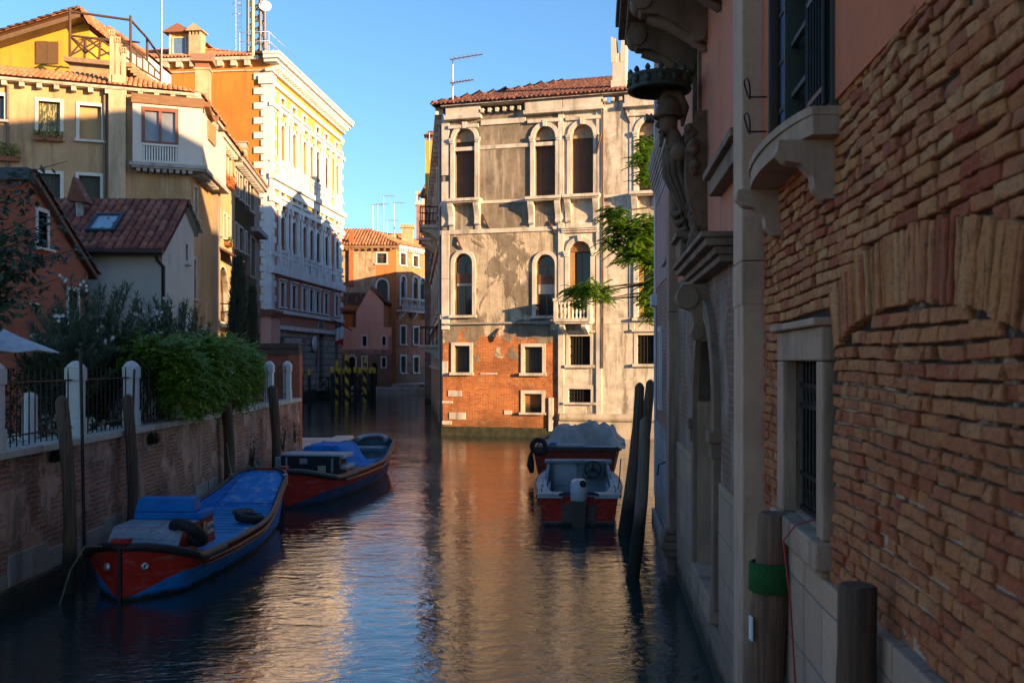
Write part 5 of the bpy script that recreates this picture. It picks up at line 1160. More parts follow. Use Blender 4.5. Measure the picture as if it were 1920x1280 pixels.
m = MB(); m.box(bx0+0.1, BL, -0.02, 0.0, BF.v(300, 372), bz0-0.4); obj('stained_panel', m, OCHRE, beige)
# canal side of the beige house (bay returns round the corner)
Mr = rel(beige, RF.M); uA, uB, uC = RF.u(404), RF.u(440), RF.u(487)
RF.holes = []; SWL = stucco('shaded_window', (0.10,0.08,0.06), (0.07,0.055,0.04))
def rw(root, a, b, y0, y1, arch=False, kind='shutter', pm=None, **k):
    q = pr(RF, a, b, y0, y1); return window(root, RF, q[0], q[1], q[2], q[3], arch, 0.13, 0.05, 0.2, kind, k.pop('fm', STONE), pm or SHUT, **k)
rw(beige, 364, 369, 352, 410); rw(beige, 362, 367, 485, 560, True)
zeR = zeB - 0.1
m = MB(); m.wall(rect(0, uA, 0, zeR), RF.holes); obj('side_wall', m, OCHRE, beige, Mr)
m = MB()
z0, z1 = RF.v(376, 333), RF.v(376, 228)
m.box(-0.2, RF.u(401), -0.6, 0.0, z0, z1-0.2); sb = obj('side_bay', m, bay.data.materials[0], beige, Mr)
q0, q1 = RF.u(363.5), RF.u(377)
m = MB(); m.box(q0, q1, -0.64, -0.6, z0+1.6, z1-0.3); obj('pane', m, glassy('amber_pane', (0.14,0.07,0.03), 0.2), sb)
m = MB(); 
for i in range(7): x = q0+(q1-q0)*i/6; m.box(x-0.05, x+0.05, -0.70, -0.6, z0+1.6, z1-0.3)
m.box(q0, q1, -0.70, -0.6, z0+1.5, z0+1.62); obj('window_frame', m, plain('tan_frame', (0.40,0.21,0.09), 0.6), sb)
m = MB(); n = 8
pts = [(q0-0.3+(q1-q0+0.8)*i/n, z1+0.25 - 0.9*(i/n)**2*0 - 0.35*sin(pi*i/n)) for i in range(n+1)]
m.prism(pts + [(p[0], p[1]+0.22) for p in reversed(pts)], -0.75, -0.5); obj('canopy_beam', m, plain('curved_beam', (0.24,0.11,0.04), 0.7), sb)
m = MB(); m.box(-0.3, RF.u(402), -0.75, 0.0, z0-0.18, z0-0.002)
for i in range(9): m.box(0.1+i*0.42, 0.28+i*0.42, -0.6, 0.0, z0-0.34, z0-0.183)
obj('bay_cornice', m, STONEG, sb)
m = MB(); m.box(-0.3, uA, -0.45, 0.02, zeR, zeR+0.25)
for i in range(10): m.box(0.1+i*0.5, 0.28+i*0.5, -0.38, 0.02, zeR-0.28, zeR)
obj('side_cornice', m, STONE, beige, Mr)
m = MB(); m.tube([(uA-0.35, -0.12, 0), (uA-0.35, -0.12, zeR)], 0.07, 6); m.box(uA-0.9, uA-0.02, -0.25, 0.0, 0, zeR-0.3); obj('corner_pier', m, GREYR, beige, Mr)
# cream house
cream = thing('cream_house', RF.M @ T(uA, 0, 0), 'narrow cream house with balcony doors and orange window boxes, between beige and grey houses', 'house')
RF.holes = []
for a, b, y0, y1 in ((411.5, 414, 275, 320), (418, 421, 286, 330), (428, 432, 298, 340), (408, 412, 392, 440), (419, 423, 402, 447), (426, 430, 408, 452)): rw(cream, a, b, y0, y1, kind='shutter', pm=plain('tan_shutter', (0.26,0.16,0.08)) )
lw_ = pr(RF, 405, 428, 500, 604); window(cream, RF, lw_[0], lw_[1], lw_[2], lw_[3], True, 0.15, 0.06, 0.3, 'glass', STONE)
Mcr = rel(cream, RF.M)
m = MB(); m.wall(rect(uA, uB, 0, zeR-0.3), RF.holes); obj('wall', m, CREAM, cream, Mcr)
m = MB(); m.box(uA, uB, -0.45, 0.02, zeR-0.3, zeR-0.05)
for i in range(10): m.box(uA+0.1+i*0.5, uA+0.28+i*0.5, -0.38, 0.02, zeR-0.55, zeR-0.3)
obj('cornice', m, STONE, cream, Mcr)
zb_ = RF.v(418, 610); m = MB(); m.box(RF.u(403), RF.u(430), -0.95, 0.0, zb_-0.15, zb_); b_ = obj('balcony', m, STONEG, cream, Mcr)
m = MB()
u0, u1 = RF.u(403), RF.u(430)
for i in range(20): m.tube([(u0+(u1-u0)*i/19, -0.9, zb_), (u0+(u1-u0)*i/19, -0.9, zb_+1.0)], 0.02, 5)
m.box(u0, u1, -0.93, -0.87, zb_+1.0, zb_+1.06); m.box(u0, u0+.05, -0.9, 0, zb_+1, zb_+1.06); obj('railing', m, IRON, b_)
m = MB(); zz = RF.v(418, 478); m.add([(u0-.2,0,zz+0.3),(u1+.2,0,zz+0.3),(u1+.2,-0.8,zz-0.1),(u0-.2,-0.8,zz-0.1),(u0-.2,0,zz+0.2),(u1+.2,0,zz+0.2),(u1+.2,-0.8,zz-0.2),(u0-.2,-0.8,zz-0.2)], [(0,1,2,3),(4,7,6,5),(3,2,6,7),(0,3,7,4),(1,5,6,2)]); obj('awning', m, plain('brown_canopy', (0.14,0.06,0.04)), cream, Mcr)
# grey house
grey = thing('grey_house', RF.M @ T(uB, 0, 0), 'grey brown rendered house with dark shutters, last of the row before the orange side wall', 'house')
RF.holes = []
for a, b, y0, y1 in ((441, 444, 322, 368), (448.5, 454, 330, 376), (459, 463, 340, 384), (469, 475, 345, 398), (440, 444, 420, 466), (448, 455, 428, 472), (459, 462, 436, 476), (470, 478, 448, 520)): rw(grey, a, b, y0, y1, pm=SHUTG)
Mg = rel(grey, RF.M)
m = MB(); m.wall(rect(uB, uC, 0, zeR-0.35), RF.holes); m.add([(uC,0,0),(uC,10,0),(uC,10,zeR-.35),(uC,0,zeR-.35)], [(0,1,2,3)]); obj('wall', m, GREYR, grey, Mg)
m = MB(); m.box(uB, uC+0.2, -0.5, 0.02, zeR-0.35, zeR-0.1)
for i in range(18): m.box(uB+0.1+i*0.55, uB+0.3+i*0.55, -0.42, 0.02, zeR-0.6, zeR-0.35)
zz = RF.v(476, 435); m.box(RF.u(469), uC+0.1, -0.55, 0, zz-0.15, zz+0.15); obj('cornice', m, STONEG, grey, Mg)
for r_, M_, a, b, z in ((cream, Mcr, uA, uB, zeR-0.05), (grey, Mg, uB, uC, zeR-0.1)):
    sl = Vector((0, 5, 1.8)); m = tile_roof((a, -0.5, z), (1,0,0), sl, b-a, sl.length, p=0.26, c=0.45, r=0.11, seed=int(a)+50); obj('roof', m, TILES, r_, M_)
m = MB(); sl = Vector((0, 3.2, 1.15)); m = tile_roof((0, -0.5, zeR+0.2), (1,0,0), sl, uA, sl.length, rooftrim(2.2, 0, sl.length), seed=44); obj('side_roof', m, TILES, beige, Mr)
# chimneys of the row
def tallch(root, M, u, d, z0, zt, w, cap=True):
    m = MB(); m.box(u-w/2, u+w/2, d, d+w, z0, zt); m.box(u-w/2-0.06, u+w/2+0.06, d-0.06, d+w+0.06, zt, zt+0.1); c_ = obj('chimney', m, SANDR, root, M)
    m = MB()
    for a in (-0.4, 0, 0.4): m.box(u+a*w-0.06, u+a*w+0.06, d, d+w, zt+0.1, zt+0.4)
    if cap: gable_cap(m, u, d+w/2, zt+0.4, w*1.3, w*1.2, 0.5, 0.15)
    else: m.box(u-w/2-0.1, u+w/2+0.1, d-0.1, d+w+0.1, zt+0.4, zt+0.46)
    obj('chimney_cap', m, TILES if cap else STONEG, c_)
ur = RF.u(394, 0.8); zq = EYE + (HY-136)/FPX*(KP.y+ur)
tallch(cream, Mcr, ur, 0.8, zeR-0.4, zq, 0.72); ur = RF.u(463, 0.8); zq = EYE + (HY-282)/FPX*(KP.y+ur); tallch(grey, Mg, ur, 0.8, zeR-0.4, zq, 0.6, False)
# flower boxes
def flowerbox(M, w, label, cols, leafc, grp, seed=1, n=90, hh=0.28):
    t = thing('flower_box', M, label, 'flower box', grp); rn = random.Random(seed)
    m = MB(); m.add([(-w/2,-0.26,0.2),(w/2,-0.26,0.2),(w/2,0,0.2),(-w/2,0,0.2),(-w/2+.03,-0.22,0),(w/2-.03,-0.22,0),(w/2-.03,-.02,0),(-w/2+.03,-.02,0)], [(0,1,2,3),(4,7,6,5),(0,4,5,1),(1,5,6,2),(2,6,7,3),(3,7,4,0)]); obj('box', m, plain('terracotta_box', (0.30,0.10,0.05)), t)
    for nm, mt, k, s in (('foliage', leafc, n, 0.09), ('flowers', cols, n//2, 0.055)):
        m = MB()
        for i in range(k):
            c_ = Vector((rn.uniform(-w/2, w/2), rn.uniform(-0.32, 0.02), 0.18 + rn.random()**1.2*hh - (0.15 if rn.random() < .3 else 0)))
            a = Vector((rn.uniform(-1,1), rn.uniform(-1,1), rn.uniform(-.6,1))).normalized()*s; b = a.orthogonal().normalized()*s*0.6
            m.add([c_-a, c_+b, c_+a, c_-b], [(0,1,2,3)])
        obj(nm, m, mt, t)
    return t
LEAFG = islandmat('geranium_leaves', [(0.10,0.16,0.03),(0.07,0.12,0.025),(0.14,0.18,0.04)], 0.6, 0, trans=0.25)
ORF = islandmat('orange_petals', [(0.62,0.20,0.03),(0.60,0.10,0.03),(0.55,0.30,0.05)], 0.6, 0, trans=0.2)
YLF = islandmat('yellow_green_leaves', [(0.24,0.24,0.05),(0.16,0.20,0.04),(0.30,0.27,0.06)], 0.6, 0, trans=0.3)
def boxat(fac, x, y, d=0.02): q = fac.uv(x, y); return fac.M @ T(q[0], -d, q[1])
flowerbox(boxat(BF, 92, 266), 1.15, 'red flower box below the curtained window of the beige house', ORF, LEAFG, 'window flower boxes', 1)
flowerbox(boxat(BF, 8, 303), 1.3, 'bushy yellow green planter at the far left edge of the beige wall', YLF, YLF, 'window flower boxes', 2, 160, 0.6)
flowerbox(boxat(RF, 416, 345), 1.5, 'orange flower box nearer the beige house on the cream wall', ORF, ORF, 'window flower boxes', 3, 130, 0.5)
flowerbox(boxat(RF, 429.5, 354), 1.5, 'orange flower box nearer the grey house on the cream wall', ORF, ORF, 'window flower boxes', 4, 130, 0.4)
flowerbox(boxat(RF, 424, 462), 1.3, 'drooping plant box under the middle windows of the cream house', LEAFG, LEAFG, 'window flower boxes', 5)
# timber roof terrace (altana)
AY = 47.5
def A(x, y, Y=AY): return P(x, y, Y)
alt = thing('roof_terrace', A(130, 108), 'dark timber roof terrace with cross braced railings on the beige house roof', 'terrace')
ALTW = wood('terrace_timber', (0.10,0.05,0.028), (0.06,0.03,0.02), (10,10,1)); MA = alt.matrix_world.inverted()
def bar(m, a, b, r=0.055): m.tube([MA @ a, MA @ b], r, 6)
fl, fr2 = A(131, 106), A(245, 118); bl, br = A(160, 100, 50.5), A(276, 110, 50.5)
m = MB(); bar(m, fl, A(131, 15), 0.07); bar(m, fr2, A(245, 30), 0.07); bar(m, A(276, 112, 50.5), A(276, 72, 50.5), 0.07); bar(m, A(301, 150, 48.5), A(301, 107, 48.5), 0.06); bar(m, A(186, 112), A(188, 75), 0.06); bar(m, bl, A(160, 72, 50.5), 0.07)
obj('posts', m, ALTW, alt)
m = MB(); bar(m, A(131, 22), A(245, 38), 0.06); bar(m, A(245, 38), A(276, 72, 50.5), 0.06); bar(m, A(276, 72, 50.5), A(301, 108, 48.5), 0.06)
bar(m, A(131, 67), A(245, 82), 0.05); bar(m, A(160, 70, 50.5), A(262, 80, 50.5), 0.05); bar(m, A(131, 67), A(160, 70, 50.5), 0.05)
for (a, b) in ((131, 188), (188, 245)):
    ya, yb = 67 + (a-131)*15/114, 67 + (b-131)*15/114
    bar(m, A(a, ya), A(b, 114), 0.045); bar(m, A(a, 105), A(b, yb), 0.045)
bar(m, A(160, 100, 50.5), A(200, 72, 50.5), 0.045); bar(m, A(160, 72, 50.5), A(210, 106, 50.5), 0.045); bar(m, A(131, 104), A(160, 72, 50.5), 0.045); bar(m, A(131, 68), A(160, 100, 50.5), 0.045)
bar(m, A(245, 82), A(301, 140, 48.5), 0.05); bar(m, A(245, 118), A(301, 152, 48.5), 0.05)
for t in (0.2, 0.4, 0.6, 0.8): bar(m, A(245, 118).lerp(A(301, 152, 48.5), t), A(245, 82).lerp(A(301, 140, 48.5), t), 0.04)
obj('railing', m, ALTW, alt)
m = MB(); p0 = MA @ A(122, 108); p1 = MA @ A(250, 120)
m.T = None
for i in range(4): m.add([p0+Vector((0,-.2+i*.9,0)), p1+Vector((0,-.2+i*.9,0)), p1+Vector((0,.65+i*.9,0)), p0+Vector((0,.65+i*.9,0)), p0+Vector((0,-.2+i*.9,-.22)), p1+Vector((0,-.2+i*.9,-.22)), p1+Vector((0,.65+i*.9,-.22)), p0+Vector((0,.65+i*.9,-.22))], [(0,1,2,3),(4,7,6,5),(0,4,5,1),(1,5,6,2),(2,6,7,3),(3,7,4,0)])
obj('deck', m, plain('worn_deck', (0.30,0.20,0.12), 0.85), alt)
m = MB(); a = MA @ A(128, 112); b = MA @ A(204, 112); m.box(a.x, b.x, 0.1, 2.8, -1.5, -0.24); obj('deck_support', m, BEIGE, alt)
m = MB(); s0, s1 = A(243, 122), A(282, 158); 
for t in range(8):
    p = MA @ s0.lerp(s1, t/7); m.box(p.x-0.2, p.x+0.25, p.y-0.1, p.y+0.8, p.z-0.14, p.z)
obj('steps', m, BEIGE, alt)
# yellow gabled house behind the terrace
YG = thing('yellow_gabled_house', P(100, HY, 53), 'yellow house with sloping tiled gable roof and brown shutters, behind the roof terrace at left', 'house')
YF = Fac((P(0, HY, 53).x - 8, 53), (1, 0)); yz = lambda y: EYE+(HY-y)/FPX*53
uu = [YF.u(x) for x in (0, 163, 169)]
m = MB(); m.wall([(0, 0), (YF.u(168), 0), (YF.u(168), yz(58)), (YF.u(163), yz(38)), (YF.u(0), yz(88)), (0, yz(88))], []); m.add([(YF.u(168),0,0),(YF.u(168),7,0),(YF.u(168),7,yz(58)),(YF.u(168),0,yz(58))], [(0,1,2,3)]); obj('wall', m, YEL, YG, rel(YG, YF.M))
m = MB(); m.box(YF.u(68), YF.u(88.5), -0.07, 0, yz(121), yz(78)); m.box(YF.u(89.5), YF.u(110), -0.07, 0, yz(121), yz(79)); obj('shutter', m, wood('brown_board', (0.14,0.075,0.03), (0.09,0.05,0.02), (20,20,1)), YG, rel(YG, YF.M))
ra = Vector((YF.u(0)-1, -0.9, yz(87))); rb = Vector((YF.u(164), -0.9, yz(27)))
e_ = (rb-ra); m = tile_roof((ra.x, 6, ra.z), (0,-1,0), e_, 7.0, e_.length, p=0.25, c=0.42, r=0.11, seed=61)
d2 = Vector((YF.u(178)-rb.x, 0, yz(54)-rb.z)); m2 = tile_roof((rb.x+d2.x, -0.9, rb.z+d2.z), (0,1,0), -d2, 7.0, d2.length, p=0.25, c=0.42, r=0.11, seed=62)
obj('roof', m, TILES, YG, rel(YG, YF.M)); obj('roof_slope', m2, TILES, YG, rel(YG, YF.M))
m = MB(); off = Vector((0, 0, -0.2)); m.add([ra+off, rb+off, rb+off+Vector((0,.9,0)), ra+off+Vector((0,.9,0)), ra+off*2.2, rb+off*2.2, rb+off*2.2+Vector((0,.9,0)), ra+off*2.2+Vector((0,.9,0))], [(0,1,2,3),(4,7,6,5),(0,4,5,1),(1,5,6,2),(2,6,7,3),(3,7,4,0)]); obj('eave', m, plain('dark_eave', (0.17,0.10,0.05)), YG, rel(YG, YF.M))
WG = thing('white_gable_end', P(207, HY, 57), 'small white gable end between the roof terrace and the orange wall', 'house'); WGF = Fac((P(150, HY, 57).x, 57), (1, 0)); gz2 = lambda y: EYE+(HY-y)/FPX*57
m = MB(); m.prism([(0, 8), (WGF.u(276), 8), (WGF.u(276), gz2(104)), (WGF.u(207), gz2(57)), (0, gz2(86))], 0, 4); obj('wall', m, STONEW, WG, rel(WG, WGF.M))
m = MB()
for (xa, ya, xb, yb) in ((150, 86, 208, 55), (206, 55, 278, 104)):
    a, b = Vector((WGF.u(xa), -0.25, gz2(ya))), Vector((WGF.u(xb), -0.25, gz2(yb))); ridge_caps(m, a, b, 0.13)
    m.add([a, b, b+Vector((0,4.4,0)), a+Vector((0,4.4,0)), a+Vector((0,0,.12)), b+Vector((0,0,.12)), b+Vector((0,4.4,.12)), a+Vector((0,4.4,.12))], [(0,3,2,1),(4,5,6,7),(0,1,5,4),(2,3,7,6)])
obj('roof', m, TILES, WG, rel(WG, WGF.M))
aerial('roof_antenna', P(303, 158, 49), 4.6, 'tall white mast aerial rising beside the dormer on the left', 9, 0.5, (0.9, 0.2, 0), r=0.04)
# ---- white tiled house, with skylight
WH0 = P(304, HY, 26); WHD = Vector((-0.05, 1.0))
wh = thing('white_tiled_house', WH0 * 1, 'small white house with red tiled roof, skylight and dark gutter, behind the oleander', 'house'); wh.location.z = 0
wh.matrix_world = Fac((WH0.x, WH0.y), (1, 0.05)).M
WWALL = stucco('white_lime_wall', (0.52,0.48,0.42), (0.46,0.42,0.37), (0.33,0.30,0.26), 0.5, 0.9, 0.1, 0.4)
z1, z2, z3 = 6.45, 7.88, 7.35; d2_, d3 = 2.1, 3.1; wl = -6.0
m = MB(); m.box(wl, -0.001, 0, d3, 1.5, z1-0.1); obj('wall', m, WWALL, wh)
GF = Fac((WH0.x, WH0.y), (-0.05, 1.0)); GF.holes = []
q = pr(GF, 316.5, 319, 478, 496); q2 = pr(GF, 348, 352, 458, 496)
window(wh, GF, q[0], q[1], q[2], q[3], False, 0.03, 0.01, 0.15, 'dark', WWALL, DARK, sill=0); window(wh, GF, q2[0], q2[1], q2[2], q2[3], False, 0.03, 0.01, 0.15, 'dark', WWALL, DARK, sill=0.03)
m = MB(); m.wall([(0, 1.5), (d3, 1.5), (d3, z3), (d2_, z2), (0, z1)], GF.holes); obj('gable_wall', m, WWALL, wh, rel(wh, GF.M))
sl = Vector((0, d2_+0.25, z2-z1+0.17)); m = tile_roof((wl, -0.25, z1-0.05), (1,0,0), sl, -wl+0.1, sl.length, p=0.215, c=0.31, r=0.09, seed=71)
obj('roof', m, islandmat('red_clay_tiles', [(0.34,0.105,0.065),(0.28,0.085,0.055),(0.39,0.13,0.085),(0.22,0.075,0.055),(0.36,0.14,0.10)], 0.85, 0.4, 12, (0.10,0.07,0.06)), wh)
sl2 = Vector((0, -(d3-d2_)-0.2, z2-z3+0.12)); m = tile_roof((0.1, d3+0.2, z3-0.08), (-1,0,0), sl2, -wl+0.1, sl2.length, p=0.215, c=0.31, r=0.09, seed=72); obj('rear_roof', m, wh.children[-1].data.materials[0], wh)
m = MB(); ridge_caps(m, (wl, d2_, z2+0.08), (0.1, d2_, z2+0.08), 0.1); obj('ridge', m, TILESD, wh)
m = MB(); pts = [(wl, -0.34, z1-0.12), (0.12, -0.34, z1-0.14)]; m.tube(pts, 0.08, 8); m.tube([(-0.05, -0.34, z1-0.16), (-0.03, -0.3, z1-0.34), (0.06, -0.10, z1-0.5), (0.06, -0.08, 2)], 0.055, 8); obj('gutter', m, plain('dark_gutter', (0.045,0.028,0.026), 0.5, 0.2), wh)
u_s = Fac((WH0.x, WH0.y), (1, 0.05)).u(200); n_ = Vector((0, -(z2-z1), d2_)).normalized(); s_ = sl.normalized()
sky_ = MB(); c0 = Vector((-1.72, -0.25, z1-0.05)) + s_*1.25
def slab(m, c, e, s, n, we, ws, t0, t1):
    m.add([c+e*a+s*b+n*t for t in (t0, t1) for a, b in ((-we,-ws),(we,-ws),(we,ws),(-we,ws))], [(0,3,2,1),(4,5,6,7),(0,1,5,4),(1,2,6,5),(2,3,7,6),(3,0,4,7)])
e_ = Vector((1,0,0))
for (ce, cs, we, ws) in ((-0.33, 0, 0.05, 0.5), (0.33, 0, 0.05, 0.5), (0, -0.46, 0.28, 0.05), (0, 0.46, 0.28, 0.05)): slab(sky_, c0+e_*ce+s_*cs, e_, s_, n_, we, ws, -0.02, 0.17)
sk = obj('skylight', sky_, plain('grey_skylight_frame', (0.07,0.07,0.08), 0.5, 0.3), wh)
m = MB(); slab(m, c0, e_, s_, n_, 0.28, 0.41, 0.10, 0.125); obj('pane', m, glassy('skylight_pane', (0.20,0.26,0.30), 0.03), sk)
# ---- red house at the far left
RH = Fac(tuple(P(57, HY, 22).xy), (0.0, 1.0)); rp = P(57, HY, 22)
rh = thing('red_house', RH.M, 'terracotta red house with sloping roof edge and white framed windows, at the far left', 'house')
REDW = stucco('terracotta_wall', (0.42,0.115,0.06), (0.36,0.095,0.05), (0.24,0.075,0.045), 0.4, 0.9, 0.08, 0.4)
RH.holes = []
q = pr(RH, 70, 88, 398, 466); window(rh, RH, q[0], q[1], q[2], q[3], False, 0.09, 0.03, 0.16, 'dark', WWOOD, plain('grey_pane', (0.06,0.05,0.05), 0.3), sill=0.05)
q = pr(RH, 127, 145, 545, 640); window(rh, RH, q[0], q[1], q[2], q[3], False, 0.09, 0.03, 0.16, 'dark', WWOOD, plain('pale_pane', (0.14,0.14,0.15), 0.3), sill=0.05)
zt = P(57, 338, 22).z; L = 3.0; zb2 = zt - L*0.60
m = MB(); m.wall([(0, 1.5), (L, 1.5), (L, zb2), (0, zt)], RH.holes); obj('side_wall', m, REDW, rh)
m = MB(); m.add([(0, 8, 1.5), (0, 0, 1.5), (0, 0, zt), (0, 8, zt)], [(0,1,2,3)]); m.add([(L, 8, 1.5), (L, 0, 1.5), (L, 0, zb2), (L, 8, zb2)], [(0,1,2,3)]); m.box(-0.04, 0.0, 0.3, 1.1, 4.3, 7) if 0 else None; obj('front_wall', m, plain('dark_terracotta', (0.36,0.09,0.045), 0.9), rh)
m = MB(); d_ = Vector((0, 0, 0)); 
m.extr([(-0.12, zt+0.06), (L+0.25, zb2-0.12), (L+0.25, zb2+0.0), (-0.12, zt+0.19)], 'y', -0.12, 8) if 0 else m.add([(-0.1,-0.14,zt+0.04),(L+.25,-0.14,zb2-.13),(L+.25,8,zb2-.13),(-0.1,8,zt+0.04),(-0.1,-0.14,zt+0.16),(L+.25,-0.14,zb2-.01),(L+.25,8,zb2-.01),(-0.1,8,zt+0.16)], [(0,3,2,1),(4,5,6,7),(0,1,5,4),(1,2,6,5),(2,3,7,6),(3,0,4,7)])
obj('roof', m, plain('brown_roof_edge', (0.20,0.10,0.065), 0.8), rh)
e2 = Vector((L+.3, 0, zb2-zt-0.18)); m = tile_roof((L+.25, -0.1, zb2+0.0), (0, 1, 0), -e2, 8, e2.length, p=0.215, c=0.33, r=0.09, seed=73); obj('roof_tiles', m, TILESD, rh)
m = MB(); m.box(-0.25, -0.02, -0.05, 8.0, zt-0.02, zt+0.24); obj('roof_coping', m, plain('blue_grey_flashing', (0.05,0.055,0.075), 0.5, 0.2), rh)
m = MB(); m.tube([(0.9, 1.4, zt-0.4), (0.9, 1.4, zt+0.9)], 0.16, 8); 
cw = thing('chimney_cowl', T(*P(150, 385, 27)), 'rusty metal chimney cowl standing on the low roof behind the red house', 'chimney cowl')
m = MB(); m.lathe([(0.10, -0.3), (0.12, 0.2), (0.17, 0.25), (0.17, 0.3)], n=12); obj('flue', m, METAL, cw)
m = MB(); m.add([(-0.28,-0.2,0.1),(0.28,-0.2,0.05),(0.28,0.2,0.05),(-0.28,0.2,0.1),(-0.1,-0.2,0.75),(-0.1,0.2,0.75)], [(0,1,4),(1,2,5,4),(2,3,5),(3,0,4,5),(0,3,2,1)]); obj('hood', m, plain('rust', (0.22,0.07,0.035), 0.8), cw)
# ---- red screen wall closing the garden, and low salmon house beyond
gw = thing('red_garden_wall', T(-7.4, 34.6, 0), 'red wall topped with dark brick band at the end of the garden', 'wall')
m = MB(); m.box(-6.5, 0.0, 0, 0.35, -0.5, 3.72); obj('wall', m, plain('red_wall_paint', (0.36,0.09,0.05), 0.9), gw)
m = MB(); m.box(-6.5, 0.02, -0.05, 0.42, 3.723, 3.95); 
for i in range(44): m.box(-6.5+i*0.148, -6.5+i*0.148+0.135, -0.10, 0.46, 3.953, 4.07)
m.box(-6.5, 0.03, -0.08, 0.44, 4.073, 4.12); obj('coping', m, plain('dark_brick', (0.11,0.065,0.045), 0.9), gw)
m = MB(); m.box(-0.35, 0.03, -0.05, 0.4, -0.6, 3.72); obj('corner_pier', m, plain('red_pier', (0.40,0.11,0.06), 0.9), gw)
sm = thing('salmon_annex', T(*P(496, HY, 76).xy, 0), 'low salmon pink annex with brick corner and tiled eave beside the orange side wall', 'house'); sz = lambda y: EYE+(HY-y)/FPX*76
m = MB(); a = P(484, 0, 76).x - sm.location.x; b = P(508, 0, 76).x - sm.location.x; m.box(a-6, b, 0, 3, 0, sz(586)); obj('wall', m, PKW, sm)
m = MB(); m.box(b-1.0, b+0.25, -0.2, 3, sz(586), sz(580)); m.box(a-6, b+0.2, -0.25, 3, sz(592), sz(586.2)) ; obj('eave', m, TILESD, sm)
m = MB(); m.box(a-0.3, a+0.15, -0.06, 0, 0, sz(572)); obj('brick_pier', m, bricks('annex_brick', (0.3,0.12,0.08), (0.22,0.09,0.06), (0.3,0.22,0.17)), sm)
# ---- terraces/quays (ground)
GRND = plain('garden_soil', (0.06,0.05,0.035), 0.95, 0, 0.4, 3, 0.5)
m = MB(); m.box(-60, -7.42, -8, 34.6, -1.6, 1.95); tag(obj('garden_ground', m, GRND), kind='structure')
m = MB(); m.box(-60, -13.0, 34.6, 58, -1.6, 1.4); m.box(-60, -17.6, 58.003, 79, -1.6, 1.4); tag(obj('quay_pavement', m, STONEG), kind='structure')
m = MB(); m.box(7.2, 60, 23.4, 41.0, -1.6, 0.9); m.box(60, 110, -30, 60, -1.6, 0.9); tag(obj('far_garden_ground', m, GRND), kind='structure')
m = MB(); m.box(-60, -9, 105, 140, -1.6, 0.6); tag(obj('far_quay', m, STONEG), kind='structure')
# ================================================================= GARDEN WALL, RAILINGS, PLANTS
LY0 = 4.0
LF = Fac((-7.0 - 0.008*LY0, LY0), (-0.008, 1.0)); LEND = 33.9 - LY0
gwall = thing('canal_wall', LF.M, 'long weathered brick retaining wall along the left side of the canal', 'wall')
WBR = bricks('eroded_wall_brick', (0.52,0.165,0.085), (0.32,0.09,0.05), (0.42,0.29,0.22), 0.27, 0.08, plaster=(0.50,0.295,0.22), psc=1.1, pl_lo=0.46, pl_hi=0.56, amp=1.8, bump=1.0, tide=0.0, ms=0.022, stain=(0.085,0.045,0.034))
ZC = 2.14
m = MB()                                    # uneven face: a grid with real relief
nu, nz = 300, 26; vs = []; fs = []
for j in range(nz+1):
    for i in range(nu+1):
        u = LEND*i/nu; z = -1.3 + (ZC+1.3)*j/nz
        d = noise.noise(Vector((u*1.1, z*1.1, 0)))*0.035 + noise.noise(Vector((u*4.3, z*5, 3)))*0.022
        vs.append((u, d - 0.03 if 0 < j else 0, z))
for j in range(nz):
    for i in range(nu): a = j*(nu+1)+i; fs.append((a, a+1, a+nu+2, a+nu+1))
m.add(vs, fs); m.add([(LEND,-.03,-1.3),(LEND,.5,-1.3),(LEND,.5,ZC),(LEND,-.03,ZC)], [(0,1,2,3)])
obj('brickwork', m, WBR, gwall)
m = MB(); u = 0; rn = random.Random(3)
while u < LEND:
    L = rn.uniform(1.1, 1.9); b = min(u+L, LEND+0.02); m.box(u+0.005, b-0.005, -0.12+rn.uniform(-.012,.012), 0.5, ZC, ZC+0.11+rn.uniform(-.006,.006)); u = b
obj('coping', m, STONE, gwall, bevel=0.012)
m = MB(); u = 0
while u < LEND:
    L = rn.uniform(0.45, 1.3); b = min(u+L, LEND)
    p_ = rn.uniform(0.02, 0.09); zt = 0.66 + rn.uniform(-0.16, 0.12)
    m.box(u+0.008, b-0.008, -p_, 0.05, 0.30, zt)
    u = b
obj('base_blocks', m, stucco('tidal_stone', (0.30,0.275,0.25), (0.20,0.18,0.165), (0.06,0.055,0.045), 0.9, 0.9, 0.7, 0.9), gwall, bevel=0.025)
m = MB(); m.box(0, LEND, -0.10, 0.05, -1.3, 0.29); obj('algae_band', m, plain('wall_algae', (0.022,0.022,0.013), 0.75, 0, 0.5, 4, 0.7, (0.05,0.042,0.03)), gwall)
def LU(Y): return Y - LY0
posts = [11.25, 13.95, 16.65, 19.13, 21.95, 24.8, 27.6, 30.4, 32.9]
plabels = ['nearest stone post, at the left edge of the railing', 'white stone post at the left frame edge of the canal railing', 'white stone post just behind the tall thin black pole', 'white stone post between the railing and the hedge', 'white stone post buried in the hedge, nearer one', 'white stone post buried in the hedge, farther one', 'white stone post where the hedge ends at its far side', 'second white stone post beyond the hedge', 'last white stone post, beside the red wall corner']
def post_mesh():
    m = MB(); a = 0.115
    m.box(-0.135, 0.135, -0.135, 0.135, 0, 0.30); m.box(-a, a, -a, a, 0.303, 0.92); m.box(-0.135, 0.135, -0.135, 0.135, 0.923, 1.14)
    m.lathe([(0.17, 1.143), (0.14, 1.19), (0.08, 1.24), (0.01, 1.26)], n=4, smooth=False, a0=pi/4); return m.mesh('shaft', STONEW)
pm = post_mesh()
